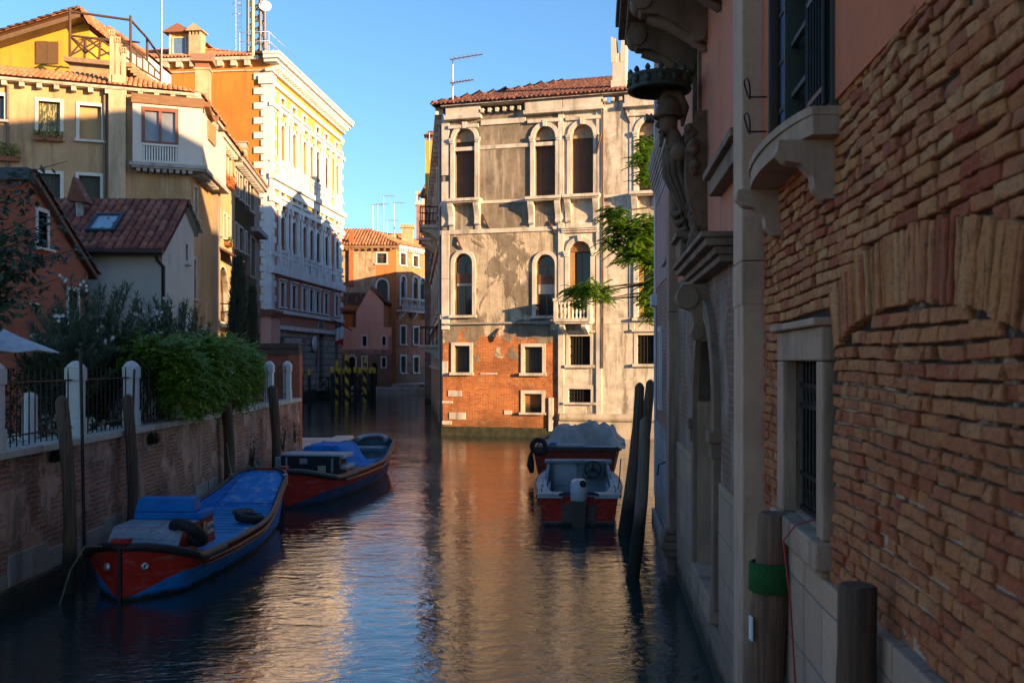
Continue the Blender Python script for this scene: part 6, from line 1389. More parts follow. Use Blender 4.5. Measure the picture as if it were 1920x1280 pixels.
for Y, lb in zip(posts, plabels):
    if Y < 12: continue
    t = thing('stone_post', LF.M @ T(LU(Y), 0.16, ZC+0.11), lb, 'post', 'stone posts along the canal railing')
    b_ = bpy.data.objects.new('shaft', pm); COL.objects.link(b_); b_.parent = t; bv = b_.modifiers.new('bevel', 'BEVEL'); bv.width = 0.015; bv.segments = 2
plb = ['iron railing panel at the left frame edge', 'iron railing panel left of the thin black pole', 'iron railing panel between black pole and hedge', 'iron railing panel under the near end of the hedge', 'iron railing panel behind the middle of the hedge', 'iron railing panel at the far end of the hedge', 'iron railing panel just beyond the hedge', 'farthest iron railing panel before the red wall']
BARM = None
for i in range(8):
    a, b = posts[i]+0.2, posts[i+1]-0.2; L = b-a
    t = thing('iron_railing', LF.M @ T(LU(a), 0.16, ZC+0.11), plb[i], 'railing', 'iron railing panels between the stone posts')
    m = MB()
    for zz in (0.16, 0.94): m.box(-0.04, L+0.04, -0.015, 0.015, zz-0.012, zz+0.012)
    obj('rail', m, IRON, t)
    if BARM is None:
        q = MB(); q.tube([(0,0,-0.02), (0,0,1.06), (0,0,1.17)], [0.011, 0.011, 0.002], 6); BARM = q.mesh('bar', IRON)
    n = int(L/0.185)
    for k in range(n): o = bpy.data.objects.new('bar', BARM); COL.objects.link(o); o.parent = t; o.location = ((k+0.5)*L/n, 0, 0)
# ---------------------------------------------------------------- foliage
def leafquad(m, c, d, up, L, W_, fold=0.15):
    d = d.normalized(); s = d.cross(up); s = s.normalized() if s.length > 1e-4 else d.orthogonal().normalized(); n = s.cross(d)
    m.add([c, c + d*L*0.45 + s*W_*0.5 - n*W_*fold, c + d*L, c + d*L*0.45 - s*W_*0.5 - n*W_*fold, c + d*L*0.5], [(0, 1, 4), (1, 2, 4), (2, 3, 4), (3, 0, 4)])
OLE = islandmat('oleander_leaves', [(0.085,0.125,0.07),(0.06,0.09,0.05),(0.12,0.16,0.085),(0.075,0.11,0.065),(0.15,0.18,0.10)], 0.6, 0, trans=0.18)
HEDGE = islandmat('hedge_leaves', [(0.16,0.31,0.018),(0.10,0.23,0.015),(0.26,0.42,0.025),(0.06,0.15,0.014),(0.36,0.48,0.035),(0.20,0.16,0.04),(0.12,0.26,0.02)], 0.55, 0, trans=0.28)
TREEL = islandmat('dark_tree_leaves', [(0.035,0.085,0.04),(0.024,0.06,0.03),(0.05,0.11,0.05)], 0.5, 0, trans=0.12)
WIST = islandmat('tree_leaflets', [(0.14,0.32,0.02),(0.10,0.25,0.016),(0.22,0.40,0.025),(0.07,0.17,0.015),(0.28,0.42,0.03)], 0.5, 0, trans=0.45)
CYP = islandmat('cypress_sprays', [(0.018,0.030,0.014),(0.012,0.022,0.010),(0.03,0.042,0.018)], 0.8, 0)
BARK = wood('bark', (0.09,0.07,0.05), (0.05,0.04,0.03), (10,10,2), 0.9, 0.6)
PETAL = islandmat('white_petals', [(0.75,0.74,0.72),(0.66,0.64,0.62)], 0.6, 0, trans=0.2)
def oleander(base, h, r, n, label, seed, lean=(0,0)):
    rn = random.Random(seed); t = thing('oleander_bush', T(*base), label, 'bush', 'oleander bushes in the canal garden')
    st, lf, fl = MB(), MB(), MB()
    for i in range(n):
        a = rn.uniform(0, 2*pi); rr = r*math.sqrt(rn.random()); hh = h*(0.55+0.45*rn.random())*(1-0.25*(rr/r)**2)
        tip = Vector((rr*cos(a)+lean[0]*hh, rr*sin(a)+lean[1]*hh, hh)); mid = Vector((tip.x*0.35, tip.y*0.35, hh*0.55)); b0 = Vector((rn.uniform(-.15,.15), rn.uniform(-.15,.15), 0))
        pts = [b0*(1-s)**2 + mid*2*s*(1-s) + tip*s*s for s in [k/6 for k in range(7)]]
        st.tube(pts, [0.022, 0.018, 0.015, 0.012, 0.009, 0.006, 0.004], 5)
        for k in range(105):
            s = 0.30 + 0.70*rn.random()**0.7; p = b0*(1-s)**2 + mid*2*s*(1-s) + tip*s*s
            dv = (tip-mid).normalized()*rn.uniform(0.3, 1.2) + Vector((rn.uniform(-1,1), rn.uniform(-1,1), rn.uniform(-0.35,0.6)))
            leafquad(lf, p, dv, Vector((rn.uniform(-.4,.4), rn.uniform(-.4,.4), 1)), rn.uniform(0.12, 0.22), rn.uniform(0.022, 0.036))
        if rn.random() < 0.07:
            for k in range(rn.randint(2, 5)):
                c_ = tip + Vector((rn.gauss(0,.07), rn.gauss(0,.07), rn.gauss(0.02,.06)))
                for w in range(5):
                    an = 2*pi*w/5; leafquad(fl, c_, Vector((cos(an), -0.4, sin(an))), Vector((0,-1,0.2)), 0.045, 0.04, 0.05)
    obj('stems', st, BARK, t); obj('foliage', lf, OLE, t)
    if fl.V: obj('blossom', fl, PETAL, t)
    return t
oleander((P(175, HY, 21).x, 21.0, 1.95), 3.45, 1.35, 130, 'tall oleander with white flowers in front of the red and white houses', 1)
oleander((P(120, HY, 19.5).x, 19.5, 1.95), 2.7, 0.95, 80, 'shorter oleander with white flowers beside the white parasol', 2)
oleander((P(322, HY, 25).x, 24.6, 1.95), 3.35, 1.05, 105, 'oleander rising behind the near end of the hedge, against the white house', 3)
oleander((P(355, HY, 28).x, 27.6, 1.95), 3.3, 0.8, 75, 'oleander farthest along the hedge, before the ochre wall', 4)
# climbing hedge over the railing
hedge = thing('climbing_hedge', LF.M @ T(LU(23.3), 0.1, ZC), 'bright green climbing hedge spilling over the railing and stone coping', 'hedge')
rn = random.Random(9); lf = MB(); wd = MB()
def htop(u): return 1.72 + 0.30*noise.noise(Vector((u*0.7, 0, 5))) + 0.14*noise.noise(Vector((u*2.1, 2, 5))) - 0.25*max(0, (abs(u-0.4)-3.6))
clumps = []
for i in range(150):
    u = rn.uniform(-3.05, 3.45); top = htop(u); z = 0.30 + (top-0.42)*rn.random()**0.62; f = rn.random() < 0.62
    d = (-0.22 - 0.16*sin(pi*min(1, z/top)) if f else rn.uniform(-0.2, 0.6)) + rn.uniform(-0.12, 0.12); z = z if f else top - rn.uniform(0.1, 0.3)
    clumps.append((u, d, z, rn.uniform(0.18, 0.36)))
for (u, d, z, r) in clumps:
    for i in range(int(150*r)):
        v = Vector((rn.gauss(0,1), rn.gauss(0,1)-0.35, rn.gauss(0,1)+0.25)).normalized(); c_ = Vector((u, d, z)) + v*r*(0.75+0.35*rn.random())
        if c_.z < 0.18 + 0.14*noise.noise(Vector((u*1.5, 0, 2))): continue
        dr_ = (v + Vector((rn.uniform(-.7,.7), rn.uniform(-.7,.3), rn.uniform(-0.8,0.2)))).normalized(); Lr = rn.uniform(0.12, 0.30); lw_ = rn.uniform(0.8, 1.35)
        for k in range(5):
            p = c_ + dr_*Lr*k/4 + Vector((0,0,-0.06*(k/4)**2))
            for sg in (-1, 1):
                sd_ = dr_.cross(Vector((0,0,1))); sd_ = sd_.normalized() if sd_.length > .01 else Vector((1,0,0))
                leafquad(lf, p, sd_*sg*0.9 + dr_*0.5 + Vector((0,0,rn.uniform(-.5,.1))), Vector((0, -0.3, 1)), rn.uniform(0.07, 0.11)*lw_, 0.042*lw_)
for i in range(26):                        # loose trailing shoots
    u = rn.uniform(-3.3, 3.6); top = htop(u); a = Vector((u, rn.uniform(-.3,.3), top-0.1)); dv = Vector((rn.uniform(-.5,.5), rn.uniform(-.6,.1), rn.uniform(0.2,.6))); L_ = rn.uniform(.25,.5)
    pts = [a + dv*L_*q + Vector((0,0,-.35*q*q*L_)) for q in (0,.33,.66,1)]; wd.tube(pts, 0.005, 4)
    for p in pts[1:]:
        for k in range(5): leafquad(lf, p, Vector((rn.uniform(-1,1), rn.uniform(-1,.5), rn.uniform(-.6,.4))), Vector((0,-.3,1)), 0.11, 0.05)
for i in range(22):
    u = rn.uniform(-3.8, 3.9); x = u; pts = []
    for k in range(6): pts.append((x, 0.1+rn.uniform(-.15,.15), 0.1+k*0.27)); x += rn.uniform(-.2,.2)
    wd.tube(pts, 0.014, 5)
obj('stems', wd, BARK, hedge); obj('foliage', lf, HEDGE, hedge)
# shrubs behind the railing, white flower bed
def shrub(base, rx, ry, h, n, mat_, L, W_, label, name, cat, seed, grp=None, flowers=0):
    rn = random.Random(seed); t = thing(name, T(*base), label, cat, grp); lf = MB(); fl = MB(); st = MB()
    for i in range(n):
        a = rn.uniform(0, 2*pi); q = rn.random()**0.4; z = h*rn.random()
        k = math.sqrt(max(0.05, 1-(z/h-0.4)**2/0.5)) * (0.8+0.35*noise.noise(Vector((cos(a)*2, sin(a)*2, z*2+seed))))
        c_ = Vector((rx*q*k*cos(a), ry*q*k*sin(a), z)); leafquad(lf, c_, Vector((cos(a)+rn.uniform(-.8,.8), sin(a)+rn.uniform(-.8,.8), rn.uniform(-.6,.8))), Vector((0,0,1)), L*rn.uniform(.7,1.3), W_)
        if flowers and rn.random() < flowers:
            for w in range(5): leafquad(fl, c_*1.06, Vector((cos(w*1.256), -.3, sin(w*1.256))), Vector((0,-1,.1)), 0.04, 0.035)
    for i in range(6): st.tube([(0,0,0), (rx*rn.uniform(-.5,.5), ry*rn.uniform(-.5,.5), h*.6)], [0.02, 0.008], 5)
    obj('stems', st, BARK, t); obj('foliage', lf, mat_, t)
    if fl.V: obj('blossom', fl, PETAL, t)
    return t
DSH = islandmat('dark_shrub_leaves', [(0.022,0.038,0.016),(0.016,0.028,0.012),(0.035,0.055,0.02)], 0.55, 0, trans=0.1)
shrub((-8.7, 17.6, 1.95), 1.0, 0.7, 1.4, 2600, DSH, 0.09, 0.045, 'dark round shrub behind the railing left of the thin black pole', 'garden_shrub', 'shrub', 5, 'dark shrubs behind the railing')
shrub((-8.6, 20.2, 1.95), 1.1, 0.7, 1.5, 2600, DSH, 0.09, 0.045, 'dark shrub behind the railing between black pole and hedge', 'garden_shrub', 'shrub', 6, 'dark shrubs behind the railing')
shrub((-8.6, 22.9, 1.95), 1.2, 0.6, 1.9, 2600, DSH, 0.09, 0.045, 'dark shrub filling the gap behind the hedge', 'garden_shrub', 'shrub', 7, 'dark shrubs behind the railing')
shrub((-8.1, 15.3, 1.95), 0.75, 0.35, 0.42, 700, LEAFG, 0.07, 0.03, 'low white flowers at the foot of the leftmost railing', 'flower_bed', 'flowers', 8, 'white flower beds', 0.30)
shrub((-8.0, 17.9, 1.95), 0.9, 0.3, 0.55, 700, LEAFG, 0.07, 0.03, 'low white flowers behind the railing right of the black pole', 'flower_bed', 'flowers', 9, 'white flower beds', 0.22)
# small plants rooted in the brick wall
for k, (u, z, s, lb) in enumerate(((LU(27.4), 0.85, 0.42, 'tuft of weeds on the wall beside the third mooring pole'), (LU(31.2), 1.0, 0.5, 'larger dark ivy clump low on the wall by the far pole'), (LU(33.0), 1.0, 0.32, 'small ivy clump near the end of the brick wall'), (LU(19.6), 2.0, 0.2, 'dry grass tuft under the coping near the hedge'), (LU(15.4), 2.05, 0.16, 'small weed under the coping near the left pole'))):
    w_ = LF.M @ Vector((u, -0.08, z)); shrub((w_.x, w_.y, w_.z - s*0.6), s*0.55, s*0.9, s*2.1 if s > .3 else s, 420, DSH, 0.07, 0.03, lb, 'wall_weed', 'weed', 20+k, 'weeds growing from the canal wall')
# dark leafy tree reaching in from the left
rn = random.Random(31)
tree = thing('leafy_tree', T(-9.9, 15.6, 1.95), 'dark leafed tree reaching into the picture from the left frame edge', 'tree')
o_ = Vector((-9.9, 15.6, 1.95)); m = MB(); m.tube([(0,0,0), (0.05,0.1,1.2), (0.0,0.1,2.6), (0.1,0.0,4.2)], [0.13, 0.11, 0.09, 0.05], 8); obj('trunk', m, BARK, tree)
tg = [(128,302),(98,345),(60,352),(150,400),(118,425),(85,400),(182,458),(140,470),(100,480),(120,520),(70,500),(40,430),(20,390),(30,470),(10,510),(55,545),(90,560),(15,560),(40,590),(5,450),(8,600),(60,450),(110,450),(30,530),(75,440),(15,420),(45,500)]
lb_ = MB(); lf = MB()
for x, y in tg:
    tip = P(x, y, rn.uniform(14.6, 15.8)) - o_; st0 = Vector((0.05, 0.05, max(1.6, tip.z-0.9-rn.random()*0.4))); mid = st0.lerp(tip, 0.5) + Vector((0, 0, 0.22))
    pts = [st0*(1-s)**2 + mid*2*s*(1-s) + tip*s*s for s in [k/7 for k in range(8)]]
    lb_.tube(pts, [0.035,0.03,0.024,0.018,0.013,0.010,0.007,0.004], 5)
    for k in range(80):
        s = 0.25 + 0.65*rn.random(); p = st0*(1-s)**2 + mid*2*s*(1-s) + tip*s*s + Vector((rn.gauss(0,.07), rn.gauss(0,.07), rn.gauss(-0.03,.07)))
        dv = Vector((rn.uniform(-1,1), rn.uniform(-1,.6), rn.uniform(-1.0,0.3)))
        L = rn.uniform(0.12, 0.22); leafquad(lf, p, dv, Vector((rn.uniform(-.5,.5), -0.4, 1)), L, L*0.42)
        sd_ = dv.normalized().cross(Vector((0,0,1)))
        for sg in (-1, 1): leafquad(lf, p + dv.normalized()*L*.15, dv.normalized()*0.6 + sd_*sg, Vector((rn.uniform(-.5,.5), -0.4, 1)), L*0.62, L*0.26)
obj('limbs', lb_, BARK, tree); obj('crown', lf, TREEL, tree)
# cypresses
def cypress(base, h, r, label, seed):
    rn = random.Random(seed); t = thing('cypress', T(*base), label, 'tree', 'cypresses by the garden end'); m = MB(); m.tube([(0,0,0),(0,0,h*.8)], [0.12, 0.03], 7); obj('trunk', m, BARK, t)
    lf = MB()
    for i in range(3200):
        z = h*rn.random(); pr_ = (min(1, z/h*5))*(1-(z/h))**0.42; rr = r*pr_*(0.82+0.3*noise.noise(Vector((z*1.6, i%7, seed))))
        a = rn.uniform(0, 2*pi); q = rr*(0.75+0.3*rn.random()); c_ = Vector((q*cos(a), q*sin(a), z))
        leafquad(lf, c_, Vector((cos(a)*0.35+rn.uniform(-.25,.25), sin(a)*0.35+rn.uniform(-.25,.25), 1)), Vector((cos(a), sin(a), 0)), rn.uniform(.2,.38), 0.085)
    obj('crown', lf, CYP, t)
cy = P(446, HY, 36); cypress((cy.x, 36, 1.9), (HY-492)/FPX*36+1.6, 0.50, 'taller slender cypress in front of the grey house', 1)
cy = P(473, HY, 38); cypress((cy.x, 38, 1.4), (HY-548)/FPX*38+2.1, 0.27, 'thinner shorter cypress to the right of the tall one', 2)
# garden tree over the side canal on the right
rn = random.Random(77); gy = 38.3
gt = thing('canal_garden_tree', T(8.6, gy, 0.9), 'sunlit green tree with feathery leaves hanging past the right corner house', 'tree'); o_ = Vector((8.6, gy, 0.9))
m = MB(); m.tube([(0,0,0), (-0.2,0,3), (-0.1,0.1,6), (-0.5,0,9.5)], [0.22, 0.18, 0.14, 0.06], 9); obj('trunk', m, BARK, gt)
lf = MB(); lb_ = MB()
cl = [(1210,275,14,0.6),(1205,300,16,.7),(1212,330,14,.7),(1150,400,18,.7),(1165,425,22,.8),(1190,440,20,.8),(1215,420,18,.8),(1150,455,14,.7),(1180,475,18,.8),(1210,480,20,.8),(1228,450,16,.8),(1222,500,12,.6),(1075,548,16,.6),(1100,545,18,.7),(1125,548,16,.7),(1085,570,9,.5),(1215,560,14,.7),(1222,590,14,.6),(1225,540,12,.6),(1140,560,5,.5)]
cl += [(1240,440,14,.8),(1245,520,14,.8)]
for x, y, n, s in cl:
    c0 = P(x, y, gy + rn.uniform(-0.8, 0.8)) - o_; st0 = Vector((-0.2, 0, min(8.5, max(3.0, c0.z + 0.3)))); mid = st0.lerp(c0, 0.6) + Vector((0,0,0.35))
    if True: lb_.tube([st0*(1-q)**2 + mid*2*q*(1-q) + c0*q*q for q in [k/6 for k in range(7)]], [.085,.07,.058,.048,.038,.028,.016], 5)
    for i in range(int(n*4.6)):
        p0 = c0 + Vector((rn.gauss(0,.27)*s, rn.gauss(0,.4)*s, rn.gauss(0.05,.24)*s)); a = rn.uniform(0, 2*pi); dr_ = Vector((cos(a), sin(a)*0.8, rn.uniform(-0.5, 0.35))).normalized(); L = rn.uniform(0.45, 0.7)*s
        for k in range(9):
            q = k/8; p = p0 + dr_*L*q + Vector((0,0,-0.30*L*q*q)); sd_ = dr_.cross(Vector((0,0,1))).normalized()
            for sg in (-1, 1): leafquad(lf, p, sd_*sg + dr_*0.45 + Vector((0,0,-0.35)), Vector((0,0,1)), 0.17*s*(1-0.45*abs(q-0.45))+0.03, 0.095*s+.015)
obj('limbs', lb_, BARK, gt); obj('crown', lf, WIST, gt)
# white garden parasol and pale bollard behind the railing
par = thing('garden_parasol', T(*P(-40, 660, 17.6)), 'white canvas parasol edge at the left frame edge behind the railing', 'parasol')
m = MB(); c0 = Vector((0,0,0)); n = 8
tipz = 0.62; R_ = 1.35
ring_ = [Vector((R_*cos(2*pi*k/n+0.15), R_*sin(2*pi*k/n+0.15), 0)) for k in range(n)]
for k in range(n):
    a, b = ring_[k], ring_[(k+1)%n]; md = (a+b)/2*0.97 + Vector((0,0,0.05)); tp = Vector((0,0,tipz)); 
    q1, q2 = a.lerp(tp, .5)+Vector((0,0,-.03)), b.lerp(tp, .5)+Vector((0,0,-.03))
    m.add([a, md, b, q2, tp, q1], [(0,1,5),(1,3,5),(1,2,3),(5,3,4)]); m.add([a, md, b, b+Vector((0,0,-.02)), md+Vector((0,0,-.02)), a+Vector((0,0,-.02))], [(0,5,4,1),(1,4,3,2)])
obj('canopy', m, plain('white_canvas', (0.62,0.63,0.66), 0.8), par); m = MB(); m.tube([(0,0,-1.75),(0,0,tipz)], 0.025, 8); obj('pole', m, WWOOD, par)
bo = thing('garden_bollard', T(*P(56, HY, 17.0).xy, 1.95), 'pale round stone stub standing behind the leftmost railing', 'stone stub'); m = MB(); m.lathe([(0.15,0),(0.13,0.05),(0.12,0.9),(0.13,0.92),(0.10,1.0),(0.01,1.03)], n=14); obj('shaft', m, STONEW, bo)
# ================================================================= POLES AND BOATS
POLE = wood('weathered_pole', (0.15,0.095,0.06), (0.05,0.032,0.022), (16,16,0.7), 0.9, 1.0, wet=0.75)
def mooring(name, a, b, r0, r1, label, grp='weathered mooring poles', mat_=None, bend=0.05, seed=0, top='cone', n=12):
    """pole from the canal bed below a up to b"""
    a, b = Vector(a), Vector(b); t = thing(name, T(*a), label, 'mooring pole', grp); rn = random.Random(seed); m = MB(); L = (b-a).length; d = (b-a)
    base = -d*(1.3/max(0.1, d.z)); pts = [base]; rs = [r0]
    for k in range(9):
        q = k/8; pts.append(d*q + Vector((bend*sin(pi*q), bend*0.6*sin(pi*q*1.3), 0))); rs.append((r0*(1-q) + r1*q)*(1+rn.uniform(-.05,.05)))
    if top == 'cone': pts += [d*(1+0.05/L), d*(1+0.09/L)]; rs += [r1*0.72, r1*0.25]
    elif top == 'flat': pts += [d*(1+0.012/L)]; rs += [r1*0.86]
    m.tube(pts, rs, n); obj('shaft', m, mat_ or POLE, t); return t
def WP(x, y): return on_water(x, y)
def mp(xb, yb, xt, yt, wb, wt, label, dY=0, **k):
    a = on_water(xb, yb); Y = a.y; b = P(xt, yt, Y + dY); mooring('mooring_pole', a, b, wb*Y/FPX/2, wt*Y/FPX/2, label, **k)
mp(128, 1110, 117, 752, 24, 24, 'nearest thick leaning timber pole beside the blue boat bow, by the left wall', seed=1)
mp(245, 1038, 240, 748, 20, 20, 'timber pole behind the blue boat cabin with pointed top', seed=2)
mp(428, 945, 424, 752, 20, 20, 'timber pole at the wall by the blue boat stern', seed=3)
mp(517, 905, 511, 728, 17, 18, 'farthest timber pole on the left wall, leaning by the red boat', seed=4)
mp(1173, 1000, 1199, 725, 30, 17, 'dark leaning pole right behind the grey outboard boat', seed=5)
mp(1188, 945, 1219, 718, 26, 16, 'dark leaning pole with slanted top, close to the corner house', seed=6)
mp(1186, 1085, 1209, 792, 26, 21, 'pale worn pole nearest of the three leaning together on the right', seed=7, mat_=wood('pale_pole', (0.20,0.15,0.115), (0.11,0.08,0.06), (16,16,0.9), 0.9, 0.6, wet=1.1))
POLEB = wood('near_pole', (0.20,0.105,0.055), (0.085,0.042,0.022), (20,20,0.6), 0.9, 1.0)
gp = mooring('mooring_pole', (1.66, 6.85, 0), (1.785, 6.75, 2.46), 0.165, 0.108, 'near thick pole wearing a green band, beside the barred window', seed=8, mat_=POLEB, top='flat', n=20, bend=0.0)
gb = MB(); rg = 0.135; zb_ = 1.94; 
gb.lathe([(rg+0.004, 0), (rg+0.016, 0.01), (rg+0.014, 0.19), (rg-0.004, 0.2), (rg-0.006, 0.1), (rg+0.004, 0)], (0.101, -0.08, zb_), 24); obj('green_band', gb, plain('green_felt', (0.006,0.075,0.010), 0.95, 0, 0.3, 30, 0.5), gp)
tgm = MB(); tgm.box(-0.052, -0.040, -0.16, -0.09, 1.62, 1.78); obj('paper_tag', tgm, STONEW, gp)
mooring('mooring_pole', (1.555, 4.55, 0), (1.578, 4.55, 2.47), 0.115, 0.087, 'near dark brown pole with worn flat top, in front of the brick wall', seed=9, mat_=wood('dark_pole', (0.10,0.048,0.02), (0.035,0.017,0.009), (20,20,0.6), 0.8, 1.0), top='flat', n=20, bend=0.0)
tb = thing('iron_pole', (-6.84, 15.95, 0), 'tall thin black metal pole standing in front of a white stone post', 'pole'); a = Vector((-6.84, 15.95, 0)); m = MB(); b = P(151, 652, a.y); m.tube([Vector((0,0,-1.3)), Vector((0,0,0)), b-a], 0.027, 10); obj('shaft', m, plain('black_pipe', (0.03,0.033,0.035), 0.5, 0.4), tb)
ob_ = thing('boat_oar', (-6.82, 17.7, 0), 'thin dark pole leaning against the wall beside the second mooring pole', 'pole'); a = Vector((-6.82, 17.7, 0)); m = MB(); m.tube([Vector((0,0,-0.2)), P(252, 692, 18.35)-a], 0.022, 8); obj('shaft', m, plain('dark_rod', (0.03,0.03,0.032), 0.5, 0.3), ob_)
# yellow capped poles and striped poles before the white palace
DPOLE = plain('dark_green_pole', (0.012,0.017,0.014), 0.6); YCAP = plain('yellow_cap_paint', (0.60,0.38,0.02), 0.5, 0, 0.25, 8)
sm_ = NT('striped_pole_paint'); c = sm_.co(); s_ = sm_.n('SeparateXYZ', {0: c}); sx = sm_.n('SeparateXYZ', {0: c}, out='X'); sy = sm_.n('SeparateXYZ', {0: c}, out='Y'); szz = sm_.n('SeparateXYZ', {0: c}, out='Z')
an_ = sm_.math('DIVIDE', sm_.math('ARCTAN2', sy, sx), 2*pi); fr_ = sm_.math('FRACT', sm_.math('ADD', sm_.math('MULTIPLY', szz, 1.05), an_))
sm_.set_b(Base_Color=sm_.mix(sm_.math('GREATER_THAN', fr_, 0.5), (0.012,0.011,0.010), (0.62,0.42,0.02)), Roughness=0.45)
def capped(x, yb, yt, w, label, cap=0.5):
    a = on_water(x, yb); Y = a.y; h = P(x, yt, Y).z; r = w*Y/FPX/2
    t = thing('capped_pole', T(*a), label, 'mooring pole', 'dark poles with yellow caps'); m = MB(); m.tube([(0,0,-1.3), (0,0,h-cap)], [r, r*0.95], 10); obj('shaft', m, DPOLE, t)
    m = MB(); m.tube([(0,0,h-cap), (0,0,h-0.12), (0,0,h)], [r*1.12, r*1.12, r*0.6], 10); obj('cap', m, YCAP, t)
for x, yb, yt, w, lb in ((566, 768, 691, 5.5, 'leftmost dark pole with yellow cap, before the white palace'), (580, 762, 691, 6, 'second yellow capped pole from the left, alone before the rusticated base'), (623, 760, 687, 7.5, 'thick yellow capped pole just left of the first striped pole'), (636.5, 757, 690, 5, 'yellow capped pole between the first and second striped poles, left one'), (645, 754, 690, 5.5, 'yellow capped pole hugging the tall striped pole on its left'),
                         (655.5, 754, 689, 5, 'yellow capped pole hugging the tall striped pole on its right'), (666, 756, 687, 6.5, 'yellow capped pole right of the tall striped pole by the arch'), (675, 757, 689, 6, 'yellow capped pole just left of the third striped pole'), (694.5, 752, 689, 4.5, 'left pole of the tight trio with yellow caps'), (698.5, 751, 687, 4.5, 'middle pole of the tight trio with yellow caps'), (702.5, 752, 689, 4.5, 'right pole of the tight trio with yellow caps')): capped(x, yb, yt, w, lb)
for x, yb, yt, w, lb in ((632, 756, 675, 7, 'shortest yellow black striped pole, nearest the white palace'), (650.5, 757, 664, 8, 'tallest yellow black striped pole, the middle one'), (684.5, 752, 670, 6.5, 'rightmost yellow black striped pole, before the pink house')):
    a = on_water(x, yb); Y = a.y; h = P(x, yt, Y).z; r = w*Y/FPX/2; t = thing('striped_pole', T(*a), lb, 'mooring pole', 'yellow black striped poles'); m = MB(); m.tube([(0,0,-1.3), (0,0,h-0.5)], r, 16); obj('shaft', m, sm_.mat, t)
    m = MB(); m.tube([(0,0,h-0.5), (0,0,h-0.42), (0,0,h-0.36), (0,0,h-0.15), (0,0,h)], [r*1.0, r*1.25, r*0.9, r*0.9, r*0.4], 12); obj('cap', m, YCAP, t)
# timber landing stage
ls = thing('landing_stage', T(*P(645, HY, 95).xy, 0), 'dark timber landing stage with cross braced rails behind the striped poles', 'landing stage'); DT = plain('dark_timber', (0.035,0.025,0.02), 0.85)
ox = ls.location.x; x0, x1 = P(597, HY, 95).x - ox, P(690, HY, 95).x - ox
m = MB(); m.box(x0, x1, 0, 3.0, 0.55, 0.75)
for i in range(6): x = x0+(x1-x0)*i/5; m.tube([(x, 0.1, -1.3), (x, 0.1, 0.55)], 0.12, 6)
m.box(x0, x1, -0.05, 0.0, 0.1, 0.3); obj('deck', m, DT, ls)
m = MB()
for i in range(6): x = x0+(x1-x0)*i/5; m.box(x-0.06, x+0.06, 0, 0.12, 0.75, 2.0)
for i in range(5):
    a, b = x0+(x1-x0)*i/5, x0+(x1-x0)*(i+1)/5; m.tube([(a, .06, .8), (b, .06, 1.9)], 0.045, 5); m.tube([(a, .06, 1.9), (b, .06, .8)], 0.045, 5)
m.box(x0, x1, 0.02, 0.1, 1.92, 2.02); obj('rail', m, DT, ls)
# flag and lamp on the palace base
fg = thing('hanging_flag', WF.M @ T(WF.u(612), -0.1, WF.v(612, 618)), 'blue white and red flag hanging limp from a pole on the palace base', 'flag')
m = MB(); m.tube([(0.6, 0, 1.2), (-0.6, -2.6, -0.1)], 0.05, 6); obj('pole', m, DARK, fg)
fl_ = NT('flag_cloth'); c = fl_.co(); zz = fl_.n('SeparateXYZ', {0: c}, out='Z'); yy_ = fl_.n('SeparateXYZ', {0: c}, out='Y')
q_ = fl_.math('SUBTRACT', zz, fl_.math('MULTIPLY', yy_, -0.3))
fl_.set_b(Base_Color=fl_.mix(fl_.math('GREATER_THAN', q_, -0.15), fl_.mix(fl_.math('GREATER_THAN', q_, -1.35), (0.55,0.02,0.02), (0.62,0.62,0.64)), (0.03,0.04,0.16)), Roughness=0.8)
m = MB(); vs, fs = [], []
for j in range(9):
    for i in range(9): vs.append((0.2 - 0.5*i/8 + 0.15*sin(i*1.9+j*.3), -0.7 - 1.0*i/8, 0.55 - 1.05*i/8*0.25 - j*0.23 - 0.08*sin(i)))
for j in range(8):
    for i in range(8): fs.append((j*9+i, j*9+i+1, (j+1)*9+i+1, (j+1)*9+i))
m.add(vs, fs, True); cl_ = obj('cloth', m, fl_.mat, fg); so = cl_.modifiers.new('thickness', 'SOLIDIFY'); so.thickness = 0.02
pl = thing('round_plaque', WF.M @ T(WF.u(586), -0.2, WF.v(586, 645)), 'pale round emblem hanging beside the flag on the palace base', 'plaque'); m = MB(); m.T = Matrix.Rotation(pi/2, 4, 'X'); m.lathe([(0.01, 0.12), (0.5, 0.12), (0.75, 0.04), (0.75, -0.04)], n=20); m.T = None; obj('disc', m, STONEW, pl)
